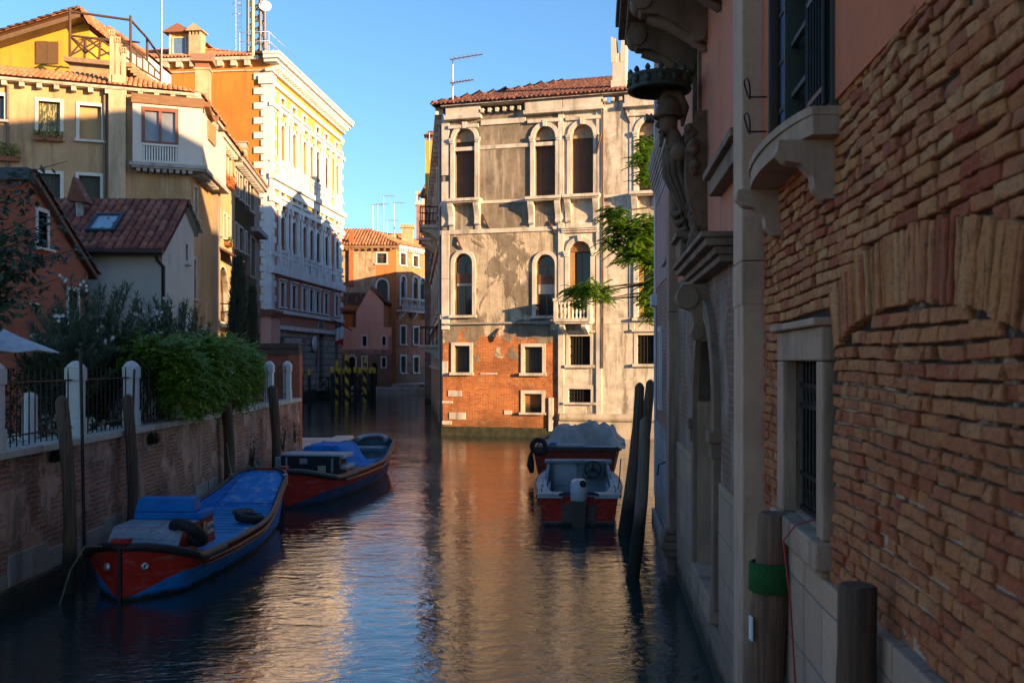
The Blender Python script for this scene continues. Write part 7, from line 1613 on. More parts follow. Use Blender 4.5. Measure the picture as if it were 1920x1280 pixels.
# ---------------------------------------------------------------- boats
def loft(m, L, B, hb, sheer, zmid, zbot, n=28, bott=0.72, inner=False, off=0.0, x0=0.0, x1=1.0, mats=(0, 1)):
    """half sections mirrored; y along the boat from near end (0) to far end (L)"""
    secs = []
    for i in range(n+1):
        t = x0 + (x1-x0)*i/n; b = max(0.012, B*hb(t) - off); s = sheer(t); zm = zmid(t); zb = zbot(t)
        f = (zm-zb)/max(.05, (s-zb)); secs.append((t*L, [(b, s), (b*(bott+(1-bott)*f**0.8), zm), (b*bott, zb), (0, zb-0.06)]))
    for sg in (-1, 1):
        for k in range(3):
            vs = []; fs = []
            for y, pr_ in secs: vs += [(sg*pr_[k][0], y, pr_[k][1]), (sg*pr_[k+1][0], y, pr_[k+1][1])]
            for i in range(n):
                q = (2*i, 2*i+1, 2*i+3, 2*i+2); fs.append(q if (sg == 1) != inner else q[::-1])
            m.m = mats[0] if k == 0 else mats[1]; m.add(vs, fs, True)
    for y, pr_ in (secs[0], secs[-1]):
        if pr_[0][0] > 0.05:
            m.m = mats[0]; m.add([(-pr_[0][0], y, pr_[0][1]), (pr_[0][0], y, pr_[0][1]), (pr_[1][0], y, pr_[1][1]), (-pr_[1][0], y, pr_[1][1])], [(0,1,2,3)])
            m.m = mats[1]; m.add([(-pr_[1][0], y, pr_[1][1]), (pr_[1][0], y, pr_[1][1]), (pr_[2][0], y, pr_[2][1]), (-pr_[2][0], y, pr_[2][1])], [(0,1,2,3)])
    m.m = 0; return secs
def rimtube(m, L, B, hb, sheer, r, dz=0.0, off=0.0, n=40, x0=0.0, x1=1.0, close=True):
    for sg in (-1, 1):
        m.tube([(sg*max(0.0, B*hb(x0+(x1-x0)*i/n)+off), (x0+(x1-x0)*i/n)*L, sheer(x0+(x1-x0)*i/n)+dz) for i in range(n+1)], r, 8)
def boatpaint(name, c, c2, wear=0.35, wc=(0.16,0.14,0.12)):
    m = NT(name); co = m.co(); col = m.mix(m.ramp(m.noise(co, 2.5, 5, 0.65), 0.3, 0.7), c, c2)
    st = m.noise(m.co((1.6, 0.35, 5.0)), 3.0, 8, 0.72, 0.2); col = m.mix(m.math('MULTIPLY', m.ramp(st, 0.50, 0.64), min(0.85, wear*1.3)), col, wc)
    col = m.mix(m.math('MULTIPLY', m.ramp(m.noise(co, 13, 6, 0.75), 0.58, 0.66), wear), col, tuple(min(.6, x*1.6+.04) for x in c))
    z = m.n('SeparateXYZ', {0: m.n('NewGeometry', out='Position')}, out='Z'); z = m.math('ADD', z, m.math('MULTIPLY', m.noise(co, 5, 4), 0.16))
    col = m.mix(m.ramp(z, 0.20, 0.09), col, (0.02, 0.024, 0.012))          # weed at the waterline
    m.set_b(Base_Color=col, Roughness=0.6, Normal=m.bump(m.math('ADD', st, m.noise(co, 30, 4)), 0.35, 0.008)); m.b.inputs['Specular IOR Level'].default_value = 0.15; return m.mat
BRED = boatpaint('boat_red', (0.42,0.022,0.010), (0.31,0.016,0.009)); BBLUE = boatpaint('boat_blue', (0.008,0.20,0.58), (0.006,0.15,0.46), 0.3, (0.06,0.09,0.14))
BDECK = wood('blue_deck_boards', (0.025,0.30,0.66), (0.02,0.22,0.52), (1.2, 9, 9), 0.7, 0.5); BIN = boatpaint('inner_blue', (0.03,0.23,0.62), (0.025,0.17,0.5), 0.5, (0.30,0.33,0.40))
RIMW = wood('rub_rail_wood', (0.16,0.085,0.05), (0.09,0.045,0.03), (9, 1, 9), 0.7, 0.3); RIMD = plain('dark_rail', (0.02,0.016,0.015), 0.5); GREYB = boatpaint('grey_boards', (0.31,0.34,0.38), (0.25,0.28,0.32), 0.5, (0.12,0.12,0.13))
RUB = plain('tyre_rubber', (0.012,0.012,0.013), 0.75, 0, 0.3, 20, 0.3)
def tyre(M, label, R_=0.25, r=0.085):
    t = thing('tyre_fender', M, label, 'tyre', 'old tyres used as fenders'); m = MB(); vs, fs = [], []; n, k = 28, 12
    for i in range(n):
        for j in range(k):
            a, b = 2*pi*i/n, 2*pi*j/k; q = R_ + r*cos(b)*1.0; zz = r*0.9*sin(b)*(1.15 if abs(sin(b)) < .9 else 1.0); vs.append((q*cos(a), q*sin(a), zz))
    for i in range(n):
        for j in range(k): fs.append((i*k+j, ((i+1)%n)*k+j, ((i+1)%n)*k+(j+1)%k, i*k+(j+1)%k))
    m.add(vs, fs, True); obj('tread', m, RUB, t); return t
def smooth(t): t = max(0, min(1, t)); return t*t*(3-2*t)
# blue barge ------------------------------------------------------------------
n0, n1 = on_water(226, 1128), on_water(488, 985)
ax = math.atan2(-(n1.x-n0.x), n1.y-n0.y); L1 = (n1-n0).length + 0.35
b1 = thing('work_boat', T(n0.x, n0.y, 0) @ RZ(ax), 'blue decked work boat with red and blue hull, moored along the left wall', 'boat')
hb1 = lambda t: (0.86*min(1, t/0.10)**0.8 + 0.14*smooth((t-0.08)/0.25)) * (1 if t < 0.5 else 1-0.42*smooth((t-0.5)/0.5)**1.0) * (1 if t < 0.93 else math.sqrt(max(0.02, 1-((t-0.93)/0.075)**2)))
sh1 = lambda t: 0.82 - 0.30*smooth(t/0.15) + 0.05*t + 0.62*max(0, (t-0.45)/0.55)**1.9
zm1 = lambda t: 0.02 + (0.32)*min(1, t/0.085) + 0.32*max(0, (t-0.5)/0.5)**1.9
zb1 = lambda t: -0.12 + 0.28*max(0, (t-0.7)/0.3)**2
m = MB(); loft(m, L1, 0.98, hb1, sh1, zm1, zb1, 44); obj('hull', m, [BRED, BBLUE], b1)
m = MB(); loft(m, L1, 0.98, hb1, lambda t: sh1(t)-0.005, lambda t: sh1(t)-0.18, lambda t: sh1(t)-0.32, 44, 0.94, True, 0.06, 0.02, 0.985, (0, 0)); obj('lining', m, BIN, b1)
m = MB(); N = 40
zd = lambda t: min(sh1(t)-0.10, 0.50 + 0.20*max(0, (t-0.55)/0.45)**1.2)
vs, fs = [], []
for i in range(N+1):
    t = 0.02+0.965*i/N; b = max(0.01, 0.98*hb1(t)-0.075); z = 0.50 if t < 0.8 else 0.50 + 0.62*((t-0.8)/0.2)**1.3
    if t < 0.2: z = sh1(t)-0.07
    vs += [(-b, t*L1, z), (b, t*L1, z)]
for i in range(N): fs.append((2*i, 2*i+1, 2*i+3, 2*i+2))
m.add(vs, fs); obj('deck', m, BDECK, b1)
m = MB(); t0_ = 0.83; 
for i in range(4): pass
m.box(-0.62, 0.62, t0_*L1-0.03, t0_*L1+0.02, 0.49, 0.60); 
vs = []; 
for i in range(9):
    t = 0.83+0.15*i/8; b = 0.98*hb1(t)-0.09; z = 0.61+0.50*(i/8)**1.2; vs += [(-b, t*L1, z), (b, t*L1, z)]
m.add(vs, [(2*i, 2*i+1, 2*i+3, 2*i+2) for i in range(8)]); obj('stern_deck', m, boatpaint('worn_light_blue', (0.05,0.28,0.68), (0.04,0.2,0.55), 0.45, (0.5,0.54,0.6)), b1)
m = MB(); rimtube(m, L1, 0.98, hb1, sh1, 0.045, 0.0, 0.0, x0=0.005); obj('gunwale', m, RIMW if 0 else plain('brown_gunwale', (0.085,0.05,0.035), 0.55, wear=0.5, wearc=(0.22,0.18,0.15)), b1)
m = MB(); rimtube(m, L1, 0.98, hb1, sh1, 0.035, -0.12, 0.005, x0=0.16, x1=0.97); rimtube(m, L1, 0.95, hb1, sh1, 0.022, -0.2, 0.005, x0=0.16, x1=0.95); obj('rub_rail', m, plain('red_brown_rail', (0.20,0.045,0.022), 0.5, wear=0.5), b1)
m = MB(); rimtube(m, L1, 0.98, hb1, lambda t: sh1(t), 0.065, -0.03, 0.012, x0=0.002, x1=0.24); m.box(-0.10, 0.10, -0.04, 0.14, 0.78, 0.88); m.box(-0.025, 0.025, -0.05, 0.02, -0.2, 0.8); obj('bow_rail', m, RIMD, b1)
m = MB(); m.box(-0.13, 0.13, -0.05, 0.10, 0.86, 0.91); obj('stem_cap', m, BRED, b1)
for x in (-0.21, 0.30):
    m = MB(); m.T = T(x, 0.18+0.17*abs(x)*1.5-0.10, 0.52) @ RZ(-0.5 if x > 0 else 0.5) @ Matrix.Rotation(pi/2, 4, 'X'); m.lathe([(0.01, 0.02), (0.02, 0.045), (0.05, 0.045), (0.055, 0.0)], n=14); m.T = None
    t_ = abs(x)/0.98; tt = 0.10*(t_/0.86)**(1/0.8); m2 = MB(); m2.T = T(x, tt*L1-0.06, 0.50) @ RZ(math.copysign(1.0, x)*0.7) @ Matrix.Rotation(pi/2, 4, 'X'); m2.lathe([(0.01, 0.03), (0.03, 0.05), (0.055, 0.045), (0.06, 0.0)], n=14); obj('fairlead', m2, plain('zinc', (0.45,0.45,0.47), 0.4, 0.6), b1)
# engine housing
c0 = 1.15; cab = MB()
def trap(m, x0, x1, y0, y1, z0, z1, ix, iy0, iy1): m.add([(x0,y0,z0),(x1,y0,z0),(x1,y1,z0),(x0,y1,z0),(x0+ix,y0+iy0,z1),(x1-ix,y0+iy0,z1),(x1-ix,y1-iy1,z1),(x0+ix,y1-iy1,z1)], [(0,3,2,1),(4,5,6,7),(0,1,5,4),(1,2,6,5),(2,3,7,6),(3,0,4,7)])
trap(cab, -0.58, 0.58, 0.55, 2.35, 0.48, 0.92, 0.04, 0.45, 0.02); hs = obj('engine_housing', cab, BRED, b1, bevel=0.01)
m = MB()
for i in range(5): a = 0.62+i*0.19; zz = 0.575+0.088*i*1.12 if 0 else None
for i in range(6):
    ya, yb = 0.60+i*0.075, 0.60+(i+1)*0.075-0.006; f = lambda y: 0.48+0.44*min(1, (y-0.55)/0.45)+0.012
    m.add([(-.56,ya,f(ya)),(.56,ya,f(ya)),(.56,yb,f(yb)),(-.56,yb,f(yb)),(-.56,ya,f(ya)-.03),(.56,ya,f(ya)-.03),(.56,yb,f(yb)-.03),(-.56,yb,f(yb)-.03)], [(0,1,2,3),(0,4,5,1),(3,2,6,7),(0,3,7,4),(1,5,6,2)])
for i in range(3): m.box(-0.55, 0.55, 1.06+i*0.2, 1.06+i*0.2+0.19, 0.923, 0.935)
obj('hatch_boards', m, GREYB, hs)
m = MB(); trap(m, -0.56, 0.58, 1.70, 2.36, 0.925, 1.04, 0.015, 0.01, 0.01); trap(m, -0.56, 0.44, 1.74, 2.15, 1.042, 1.26, 0.05, 0.05, 0.03); obj('lid', m, BBLUE, hs, bevel=0.02)
m = MB(); m.box(0.575, 0.59, 1.95, 2.22, 0.66, 0.84); pt = obj('number_plate', m, plain('plate_white', (0.62,0.58,0.48), 0.5), hs)
m = MB(); m.box(0.575, 0.588, 1.78, 1.88, 0.60, 0.88); obj('stripe_plate', m, plain('orange_cream', (0.62,0.42,0.22), 0.5), hs)
def text(s, size, mat_, parent, M, name='lettering', ext=0.002):
    cu_ = bpy.data.curves.new(name, 'FONT'); cu_.body = s; cu_.size = size; cu_.extrude = ext; cu_.align_x = 'CENTER'; cu_.align_y = 'CENTER'
    tmp = bpy.data.objects.new(name, cu_); dg = bpy.context.evaluated_depsgraph_get(); COL.objects.link(tmp); dg.update(); me = bpy.data.meshes.new_from_object(tmp.evaluated_get(dg)); bpy.data.objects.remove(tmp)
    me.materials.clear(); me.materials.append(mat_); return obj(name, me, None, parent, M)
text('6S140', 0.10, RIMD, pt, T(0.592, 2.085, 0.75) @ RZ(pi/2) @ Matrix.Rotation(pi/2, 4, 'X'))
B1M = b1.matrix_world
tyre(B1M @ T(0.62, 1.02, 0.84) @ Matrix.Rotation(radians(-38), 4, 'X') @ Matrix.Rotation(radians(18), 4, 'Y'), 'black tyre leaning on the blue boat housing near its bow', 0.24, 0.09)
tyre(B1M @ T(0.62, 4.05, 0.60) @ Matrix.Rotation(radians(8), 4, 'Y'), 'black tyre lying flat on the blue boat deck', 0.20, 0.075)
rope = thing('mooring_rope', T(0,0,0), 'pale rope from the blue boat bow down into the water', 'rope'); m = MB(); a = B1M @ Vector((-0.35, 0.15, 0.78)); m.tube([a, a+Vector((-0.2,-0.1,0.02)), a+Vector((-0.35,-0.25,-0.3)), a+Vector((-0.5,-0.35,-0.9))], 0.013, 6); obj('cord', m, plain('rope', (0.14,0.14,0.10), 0.9), rope)
# red barge with blue tarpaulin -----------------------------------------------
n0, n1 = on_water(531, 953), on_water(704, 882)
ax = math.atan2(-(n1.x-n0.x), n1.y-n0.y); L2 = (n1-n0).length + 0.1
b2 = thing('work_boat', T(n0.x, n0.y, 0) @ RZ(ax), 'red hulled work boat with dark cabin box and blue tarpaulin, second along the left wall', 'boat')
hb2 = lambda t: (0.84*min(1, t/0.12)**0.8 + 0.16*smooth((t-0.08)/0.28)) * (1 if t < 0.55 else 1-0.38*smooth((t-0.55)/0.45)) * (1 if t < 0.92 else math.sqrt(max(0.02, 1-((t-0.92)/0.085)**2)))
sh2 = lambda t: 0.90 - 0.26*smooth(t/0.16) + 0.42*max(0, (t-0.55)/0.45)**1.8
zm2 = lambda t: 0.02 + 0.33*min(1, t/0.12) + 0.3*max(0, (t-0.6)/0.4)**1.8
m = MB(); loft(m, L2, 1.12, hb2, sh2, zm2, lambda t: -0.12+0.25*max(0, (t-.7)/.3)**2, 44); obj('hull', m, [BRED, boatpaint('lower_blue_worn', (0.018,0.055,0.17), (0.02,0.035,0.07), 0.7, (0.05,0.05,0.045))], b2)
BTEAL = boatpaint('teal_grey_deck', (0.055,0.15,0.20), (0.045,0.11,0.15), 0.6, (0.2,0.22,0.23))
m = MB(); loft(m, L2, 1.12, hb2, lambda t: sh2(t)-.005, lambda t: sh2(t)-0.15, lambda t: sh2(t)-0.34, 44, 0.94, True, 0.06, 0.02, 0.985, (0, 0)); obj('lining', m, BTEAL, b2)
m = MB(); vs, fs = [], []
for i in range(41):
    t = 0.02+0.965*i/40; b = max(0.01, 1.12*hb2(t)-0.07); z = sh2(t)-0.06 if t < 0.30 else (sh2(0.3)-0.06 if t < 0.36 else 0.40 if t < 0.8 else 0.40+0.45*((t-.8)/.2)); vs += [(-b, t*L2, z), (b, t*L2, z)]
for i in range(40): fs.append((2*i, 2*i+1, 2*i+3, 2*i+2))
m.add(vs, fs)
for x in (-0.35, 0.2): m.tube([(x*0.6, 0.35, sh2(.06)-0.02), (x*1.6, 1.95, sh2(.3)-0.04)], 0.02, 5)
obj('deck', m, BTEAL, b2)
m = MB(); rimtube(m, L2, 1.12, hb2, sh2, 0.055, 0, 0, x0=0.2); obj('gunwale', m, plain('worn_gunwale', (0.11,0.07,0.05), 0.6, wear=0.5, wearc=(0.22,0.18,0.15)), b2)
m = MB(); rimtube(m, L2, 1.12, hb2, sh2, 0.07, -0.03, 0.01, x0=0.002, x1=0.28); m.box(-0.03, 0.03, -0.05, 0.02, -0.2, 0.9); obj('bow_rail', m, RIMD, b2)
m = MB(); rimtube(m, L2, 1.12, hb2, sh2, 0.035, -0.13, 0.01, x0=0.2, x1=.98); obj('rub_rail', m, plain('orange_red_rail', (0.30,0.05,0.02), 0.5, wear=0.5), b2)
m = MB(); m.box(-0.09, 0.09, -0.06, 0.14, 0.90, 1.0); obj('stem_cap', m, plain('crimson_cap', (0.35,0.02,0.04), 0.6), b2)
m = MB(); m.box(-0.78, 0.78, 1.95, 2.0, 0.60, 1.06); hs = obj('cabin_box', m, plain('black_windscreen', (0.022,0.026,0.032), 0.3), b2)
m = MB(); m.box(-0.86, 0.86, 2.01, 2.95, 0.98, 1.10); m.box(0.5, 0.92, 2.05, 2.9, 0.70, 0.82); m.box(-0.98, -0.8, 2.0, 2.6, 0.65, 1.02); obj('cabin_top', m, GREYB, hs, bevel=0.04)
m = MB(); m.box(-0.7, 0.7, 2.02, 2.8, 0.42, 0.975); obj('engine_box', m, DARK, hs)
m = MB()
for x in (-0.66, 0.56): m.box(x, x+0.05, 1.935, 1.948, 0.66, 1.02)
m.box(-0.28, -0.08, 1.935, 1.948, 0.86, 1.0); obj('trim', m, GREYB, hs)
m = MB(); trap(m, 0.45, 0.98, 2.05, 2.75, 0.56, 0.70, 0.08, 0.1, 0.1); obj('cushion', m, plain('red_cloth', (0.36,0.05,0.06), 0.9), b2)
m = MB(); m.box(0.30, 0.48, 1.65, 1.72, 0.66, 0.84); obj('block', m, SANDR, b2)
def tarp(name, M, lx, ly, hfun, mat_, label, n=46, amp=0.035, seed=0.0, drop=0.0, parent=None):
    m = MB(); vs, fs = [], []
    for j in range(n+1):
        for i in range(n+1):
            a, b = i/n*2-1, j/n*2-1; x, y = a*lx, b*ly; z = hfun(a, b)
            e = max(abs(a), abs(b))
            w = noise.noise(Vector((x*1.6+seed, y*1.6, seed)))*amp*1.6 + abs(noise.noise(Vector((x*3.1+y*2.2+seed, y*0.9-x*0.7, seed+3))))*amp*2.2 + noise.noise(Vector((x*7, y*7, seed)))*amp*0.35
            x += noise.noise(Vector((a*2.3, b*2.3, seed+7)))*0.12; y += noise.noise(Vector((a*2.3, b*2.3, seed+17)))*0.12
            vs.append((x, y, z + w))
    for j in range(n):
        for i in range(n): fs.append((j*(n+1)+i, j*(n+1)+i+1, (j+1)*(n+1)+i+1, (j+1)*(n+1)+i))
    m.add(vs, fs, True); t = thing('tarpaulin', M, label, 'tarpaulin'); o = obj('cloth', m, mat_, t); so = o.modifiers.new('thickness', 'SOLIDIFY'); so.thickness = 0.012; return t
TARPB = plain('blue_tarp', (0.002,0.17,0.52), 0.65, 0, 0.3, 2.5, 0.5); TARPB.node_tree.nodes['Principled BSDF'].inputs['Specular IOR Level'].default_value = 0.06
def th(a, b):
    f = 0.52*(1-smooth((abs(a+0.15)-0.45)/0.42))*(1-smooth((abs(b)-0.62)/0.30)) ; return f + 0.10*max(0, -a)*0
tarp('t', b2.matrix_world @ T(-0.05, 4.25, 0.66), 1.0, 1.15, th, TARPB, 'bright blue tarpaulin draped over the cargo of the red work boat')
m = MB()
for k in range(2): m.box(-0.5, 0.5, L2*0.86+k*0.3, L2*0.86+k*0.3+0.2, 0.80, 0.84)
obj('stern_thwart', m, GREYB, b2)
m = MB(); vs, fs = [], []
for i in range(17):
    t = 0.88+0.115*i/16; b = 1.12*hb2(t); vs += [(-b-.02, t*L2, sh2(t)+.02), (b+.02, t*L2, sh2(t)+.02)]
m.tube([(1.12*hb2(0.985)*cos(q)+0, L2*0.93+0.42*sin(q), sh2(0.97)+0.03+0.10*sin(q)) for q in [pi*k/12 for k in range(13)]], 0.07, 8); obj('stern_rail', m, GREYB, b2)
# quay slab at the wall end
qs = thing('stone_landing', T(-7.3, 34.4, 0), 'pale stone landing slab at the end of the brick wall, behind the red work boat', 'landing'); m = MB(); m.box(-3, 0.0, 0.1, 7.0, -1.3, 0.33); m.box(0.003, 0.72, -0.3, 7.0, -1.3, 0.42); obj('slab', m, STONE, qs, bevel=0.02)
# grey outboard boat ----------------------------------------------------------
n0 = on_water(1085, 985); b3 = thing('motor_boat', T(n0.x, n0.y, 0) @ RZ(radians(-3.5)), 'small grey motor boat with red transom and white outboard, moored at right', 'boat')
L3 = 4.6; hb3 = lambda t: 0.90 + 0.10*smooth(t/0.35) if t < 0.45 else max(0.03, 1-((t-0.45)/0.57)**2.2)
sh3 = lambda t: 0.62 + 0.10*t + 0.16*t*t
GDECK = boatpaint('weathered_white_deck', (0.42,0.42,0.41), (0.33,0.33,0.33), 0.6, (0.20,0.19,0.18)); GIN = boatpaint('grey_blue_cockpit', (0.22,0.265,0.30), (0.17,0.21,0.24), 0.35, (0.07,0.08,0.09))
m = MB(); loft(m, L3, 0.93, hb3, sh3, lambda t: 0.10, lambda t: -0.15, 30, 0.85); obj('hull', m, [BRED, boatpaint('hull_grey_bottom', (0.16,0.16,0.16), (0.10,0.10,0.10), 0.6)], b3)
for o in b3.children:       # open the transom for the engine well: front plate is red on both quarters only
    pass
m = MB(); N = 24
for sg in (-1, 1):
    vs, fs = [], []
    for i in range(N+1):
        t = i/N*0.97; b = 0.93*hb3(t); w = 0.26 if t < .1 else 0.20; z = sh3(t); vs += [(sg*(b+0.04), t*L3-0.03, z+0.0), (sg*(b+0.02), t*L3-0.03, z+0.05), (sg*max(0.0, b-w), t*L3-0.03, z+0.06), (sg*max(0.0, b-w), t*L3-0.03, z-0.1)]
    for i in range(N):
        for k in range(3): q = (4*i+k, 4*i+k+1, 4*i+k+5, 4*i+k+4); fs.append(q if sg == 1 else q[::-1])
    m.add(vs, fs)
for sg in (-1, 1): m.box(sg*0.34, sg*0.88, -0.05, 0.36, sh3(0)-0.03, sh3(0)+0.055)
obj('side_deck', m, GDECK, b3)
m = MB(); m.box(-0.36, 0.36, -0.02, 0.36, 0.40, 0.46); m.box(-0.37, -0.33, -0.02, 0.36, 0.1, 0.62); m.box(0.33, 0.37, -0.02, 0.36, 0.1, 0.62); m.box(-0.36, 0.36, -0.03, 0.03, -0.15, 0.42); obj('engine_well', m, boatpaint('shabby_transom', (0.12,0.075,0.06), (0.08,0.055,0.05), 0.6), b3)
m = MB(); m.box(-0.62, 0.62, 0.36, 2.75, 0.12, 0.16); m.box(-0.70, -0.64, 0.3, 2.75, 0.13, 0.66); m.box(0.64, 0.70, 0.3, 2.75, 0.13, 0.66); m.box(-0.66, 0.66, 0.34, 0.40, 0.14, 0.55)
obj('cockpit', m, GIN, b3)
m = MB(); wy = 2.72; m.box(-0.72, 0.72, wy, wy+0.05, 0.14, 1.06); m.box(-0.80, 0.80, wy-0.12, wy+0.2, 1.063, 1.13)
for sg in (-1, 1): m.add([(sg*0.80, wy-0.95, 0.66), (sg*0.80, wy+.1, 0.66), (sg*0.74, wy+.1, 1.07), (sg*0.74, wy-0.05, 1.07), (sg*0.72, wy-0.95, 0.66), (sg*0.72, wy+.1, 0.66), (sg*0.66, wy+.1, 1.07), (sg*0.66, wy-0.05, 1.07)], [(0,1,2,3),(7,6,5,4),(0,3,7,4),(3,2,6,7),(1,5,6,2)])
trap(m, -0.78, 0.78, wy+0.2, 4.1, 0.72, 1.07, 0.10, 0.02, 0.5); bh = obj('cabin', m, GIN, b3, bevel=0.012)
m = MB(); m.box(-0.58, -0.04, wy-0.03, wy-0.003, 0.28, 1.06); dr3 = obj('door', m, boatpaint('pale_door', (0.34,0.385,0.42), (0.28,0.32,0.35), 0.2), bh, bevel=0.008)
m = MB(); m.box(-0.60, -0.56, wy-0.035, wy-0.031, 0.26, 1.08); m.box(-0.04, 0.0, wy-0.035, wy-.031, 0.26, 1.08); m.box(-0.56, -0.04, wy-0.035, wy-.031, 1.04, 1.08); m.box(-0.12, -0.09, wy-0.06, wy-0.03, 0.62, 0.67); m.box(-.56, -.04, wy-.036, wy-.031, 0.50, 0.53); obj('door_trim', m, GIN, dr3)
m = MB(); m.box(0.08, 0.62, wy-0.16, wy-0.003, 0.72, 1.12); cs = obj('helm_console', m, boatpaint('console_grey', (0.11,0.14,0.155), (0.09,0.11,0.12), 0.3), bh, bevel=0.015)
m = MB(); m.T = T(0.35, wy-0.28, 0.94) @ Matrix.Rotation(radians(80), 4, 'X'); rr_ = 0.19
m.tube([(rr_*cos(2*pi*k/24), rr_*sin(2*pi*k/24), 0) for k in range(25)], 0.016, 8, cap=False)
for k in range(3): a = pi/2+2*pi*k/3; m.tube([(0,0,-.03), (rr_*cos(a), rr_*sin(a), 0)], 0.014, 6)
m.lathe([(0.005,.02),(0.05,0.01),(0.05,-0.1),(0.03,-.14)], n=12); m.T = None; obj('steering_wheel', m, RUB, cs)
m = MB(); rimtube(m, L3, 0.93, hb3, sh3, 0.03, 0.0, 0.05, x0=0.0, x1=0.95); obj('rub_rail', m, RIMD, b3)
m = MB()
for sg in (-1, 1):
    for y in (0.25, 0.9, 1.6): m.tube([(sg*0.80, y, sh3(.1)+.06), (sg*0.80, y, sh3(.1)+0.11), (sg*0.80, y+0.12, sh3(.1)+.11), (sg*0.80, y+.12, sh3(.1)+.06)], 0.012, 6)
m.tube([(-0.42, -0.06, 0.66), (-0.3, -0.07, 0.70), (0.3, -0.07, 0.70), (0.42, -0.06, 0.66)], 0.03, 8); obj('cleats', m, RIMD, b3)
om = thing('outboard_motor', b3.matrix_world @ T(0.0, -0.02, 0.55), 'white outboard motor mounted in the transom well of the grey boat', 'outboard motor')
m = MB(); vs, fs = [], []; prf = [(0.0, 0.9), (0.05, 1.0), (0.25, 1.0), (0.38, 0.97), (0.46, 0.85), (0.50, 0.6), (0.515, 0.25)]; n = 20
for z, s in prf:
    for k in range(n):
        a = 2*pi*k/n; sx_ = math.copysign(abs(cos(a))**0.6, cos(a)); sy_ = math.copysign(abs(sin(a))**0.6, sin(a)); vs.append((0.18*s*sx_, 0.25*s*sy_+0.04, z*0.9-0.02))
for i in range(len(prf)-1):
    for k in range(n): fs.append((i*n+k, i*n+(k+1)%n, (i+1)*n+(k+1)%n, (i+1)*n+k))
fs.append(tuple((len(prf)-1)*n+k for k in range(n))); m.add(vs, fs, True); obj('cowl', m, plain('white_cowl', (0.46,0.47,0.49), 0.35, 0, 0.1, 4, 0.0, None, 0.3, (0.4,0.4,0.4)), om)
m = MB(); m.T = T(0.09, -0.19, 0.37) @ Matrix.Rotation(radians(70), 4, 'X'); m.lathe([(0.01, 0.03), (0.07, 0.02), (0.075, -0.04)], n=14); m.T = None; obj('dark_port', m, DARK, om)
m = MB(); m.box(-0.17, 0.17, -0.20, 0.20, -0.10, 0.0); trap(m, -0.13, 0.13, -0.18, 0.12, -0.62, -0.10, -0.02, 0.0, 0.0); m.box(-0.05, 0.05, -0.2, 0.05, -1.1, -0.6); m.box(-0.2, 0.2, 0.05, 0.2, -0.45, -0.12); obj('leg', m, plain('black_metal', (0.015,0.016,0.018), 0.4, 0.3), om)
# covered red boat behind it ----------------------------------------------------
n0 = on_water(1078, 902); b4 = thing('covered_boat', T(n0.x, n0.y, 0) @ RZ(radians(-6)), 'dark red boat with grey tarpaulin heap, lying behind the grey motor boat', 'boat')
L4 = 6.0; hb4 = lambda t: 0.93+0.07*smooth(t/.3) if t < .5 else max(.04, 1-((t-.5)/.52)**2.2); sh4 = lambda t: 0.95 - 0.12*smooth(t/0.25) + 0.3*t*t
m = MB(); loft(m, L4, 1.32, hb4, sh4, lambda t: 0.22, lambda t: -0.15, 26, 0.80); obj('hull', m, [boatpaint('dull_red', (0.22,0.03,0.018), (0.16,0.022,0.015), 0.5, (0.2,0.1,0.07)), boatpaint('weedy_bottom', (0.05,0.035,0.02), (0.04,0.045,0.02), 0.6)], b4)
m = MB(); rimtube(m, L4, 1.32, hb4, sh4, 0.07, 0, 0.0, x0=0.0, x1=.97); m.box(-1.28, 1.28, -0.06, 0.06, 0.90, 1.0); obj('gunwale', m, RIMD, b4)
m = MB(); vs, fs = [], []
for i in range(25): t = i/24*0.97; b = 1.28*hb4(t); vs += [(-b, t*L4, sh4(t)-.05), (b, t*L4, sh4(t)-.05)]
m.add(vs, [(2*i, 2*i+1, 2*i+3, 2*i+2) for i in range(24)]); obj('deck', m, boatpaint('worn_deck_grey', (0.20,0.20,0.19), (0.14,0.14,0.13), 0.6), b4)
def th4(a, b):
    q = smooth((1-abs(a))/0.34)*smooth((1-b)/0.5)*smooth((b+1)/0.45); return 0.05+0.66*q*(1-0.16*abs(a)) + 0.14*q*noise.noise(Vector((a*2.2, b*2.0, 3.0))) - 0.22*q*abs(noise.noise(Vector((a*3.1+b*1.2, b*1.6-a, 9.0))))
tarp('t', b4.matrix_world @ T(0.22, 2.0, 0.84), 1.22, 1.65, th4, plain('grey_canvas', (0.33,0.32,0.29), 0.85, 0, 0.3, 2.0, 0.4, (0.22,0.21,0.19)), 'grey canvas tarpaulin heaped over the red boat at right', 64, 0.075, 4.0)
m = MB(); m.box(-1.05, 0.25, 0.15, 0.45, 0.96, 1.06); m.box(-0.2, 1.2, 0.25, 0.5, 0.93, 1.0); obj('board', m, boatpaint('pale_board', (0.38,0.40,0.42), (0.3,0.31,0.32), 0.5), b4, bevel=0.02)
m = MB(); m.box(-0.75, -0.55, 0.08, 0.3, 1.065, 1.12); obj('blue_bag', m, BBLUE, b4)
tyre(b4.matrix_world @ T(-1.05, -0.12, 1.02) @ Matrix.Rotation(pi/2, 4, 'X'), 'black tyre hung on the corner of the covered red boat', 0.19, 0.075)
m = MB(); m.tube([(-1.27, 0.1, 0.90), (-1.30, 0.1, 0.72), (-1.31, 0.1, 0.45), (-1.27, 0.1, 0.22)], [0.015, 0.07, 0.11, 0.06], 10); obj('fender', m, RUB, b4)

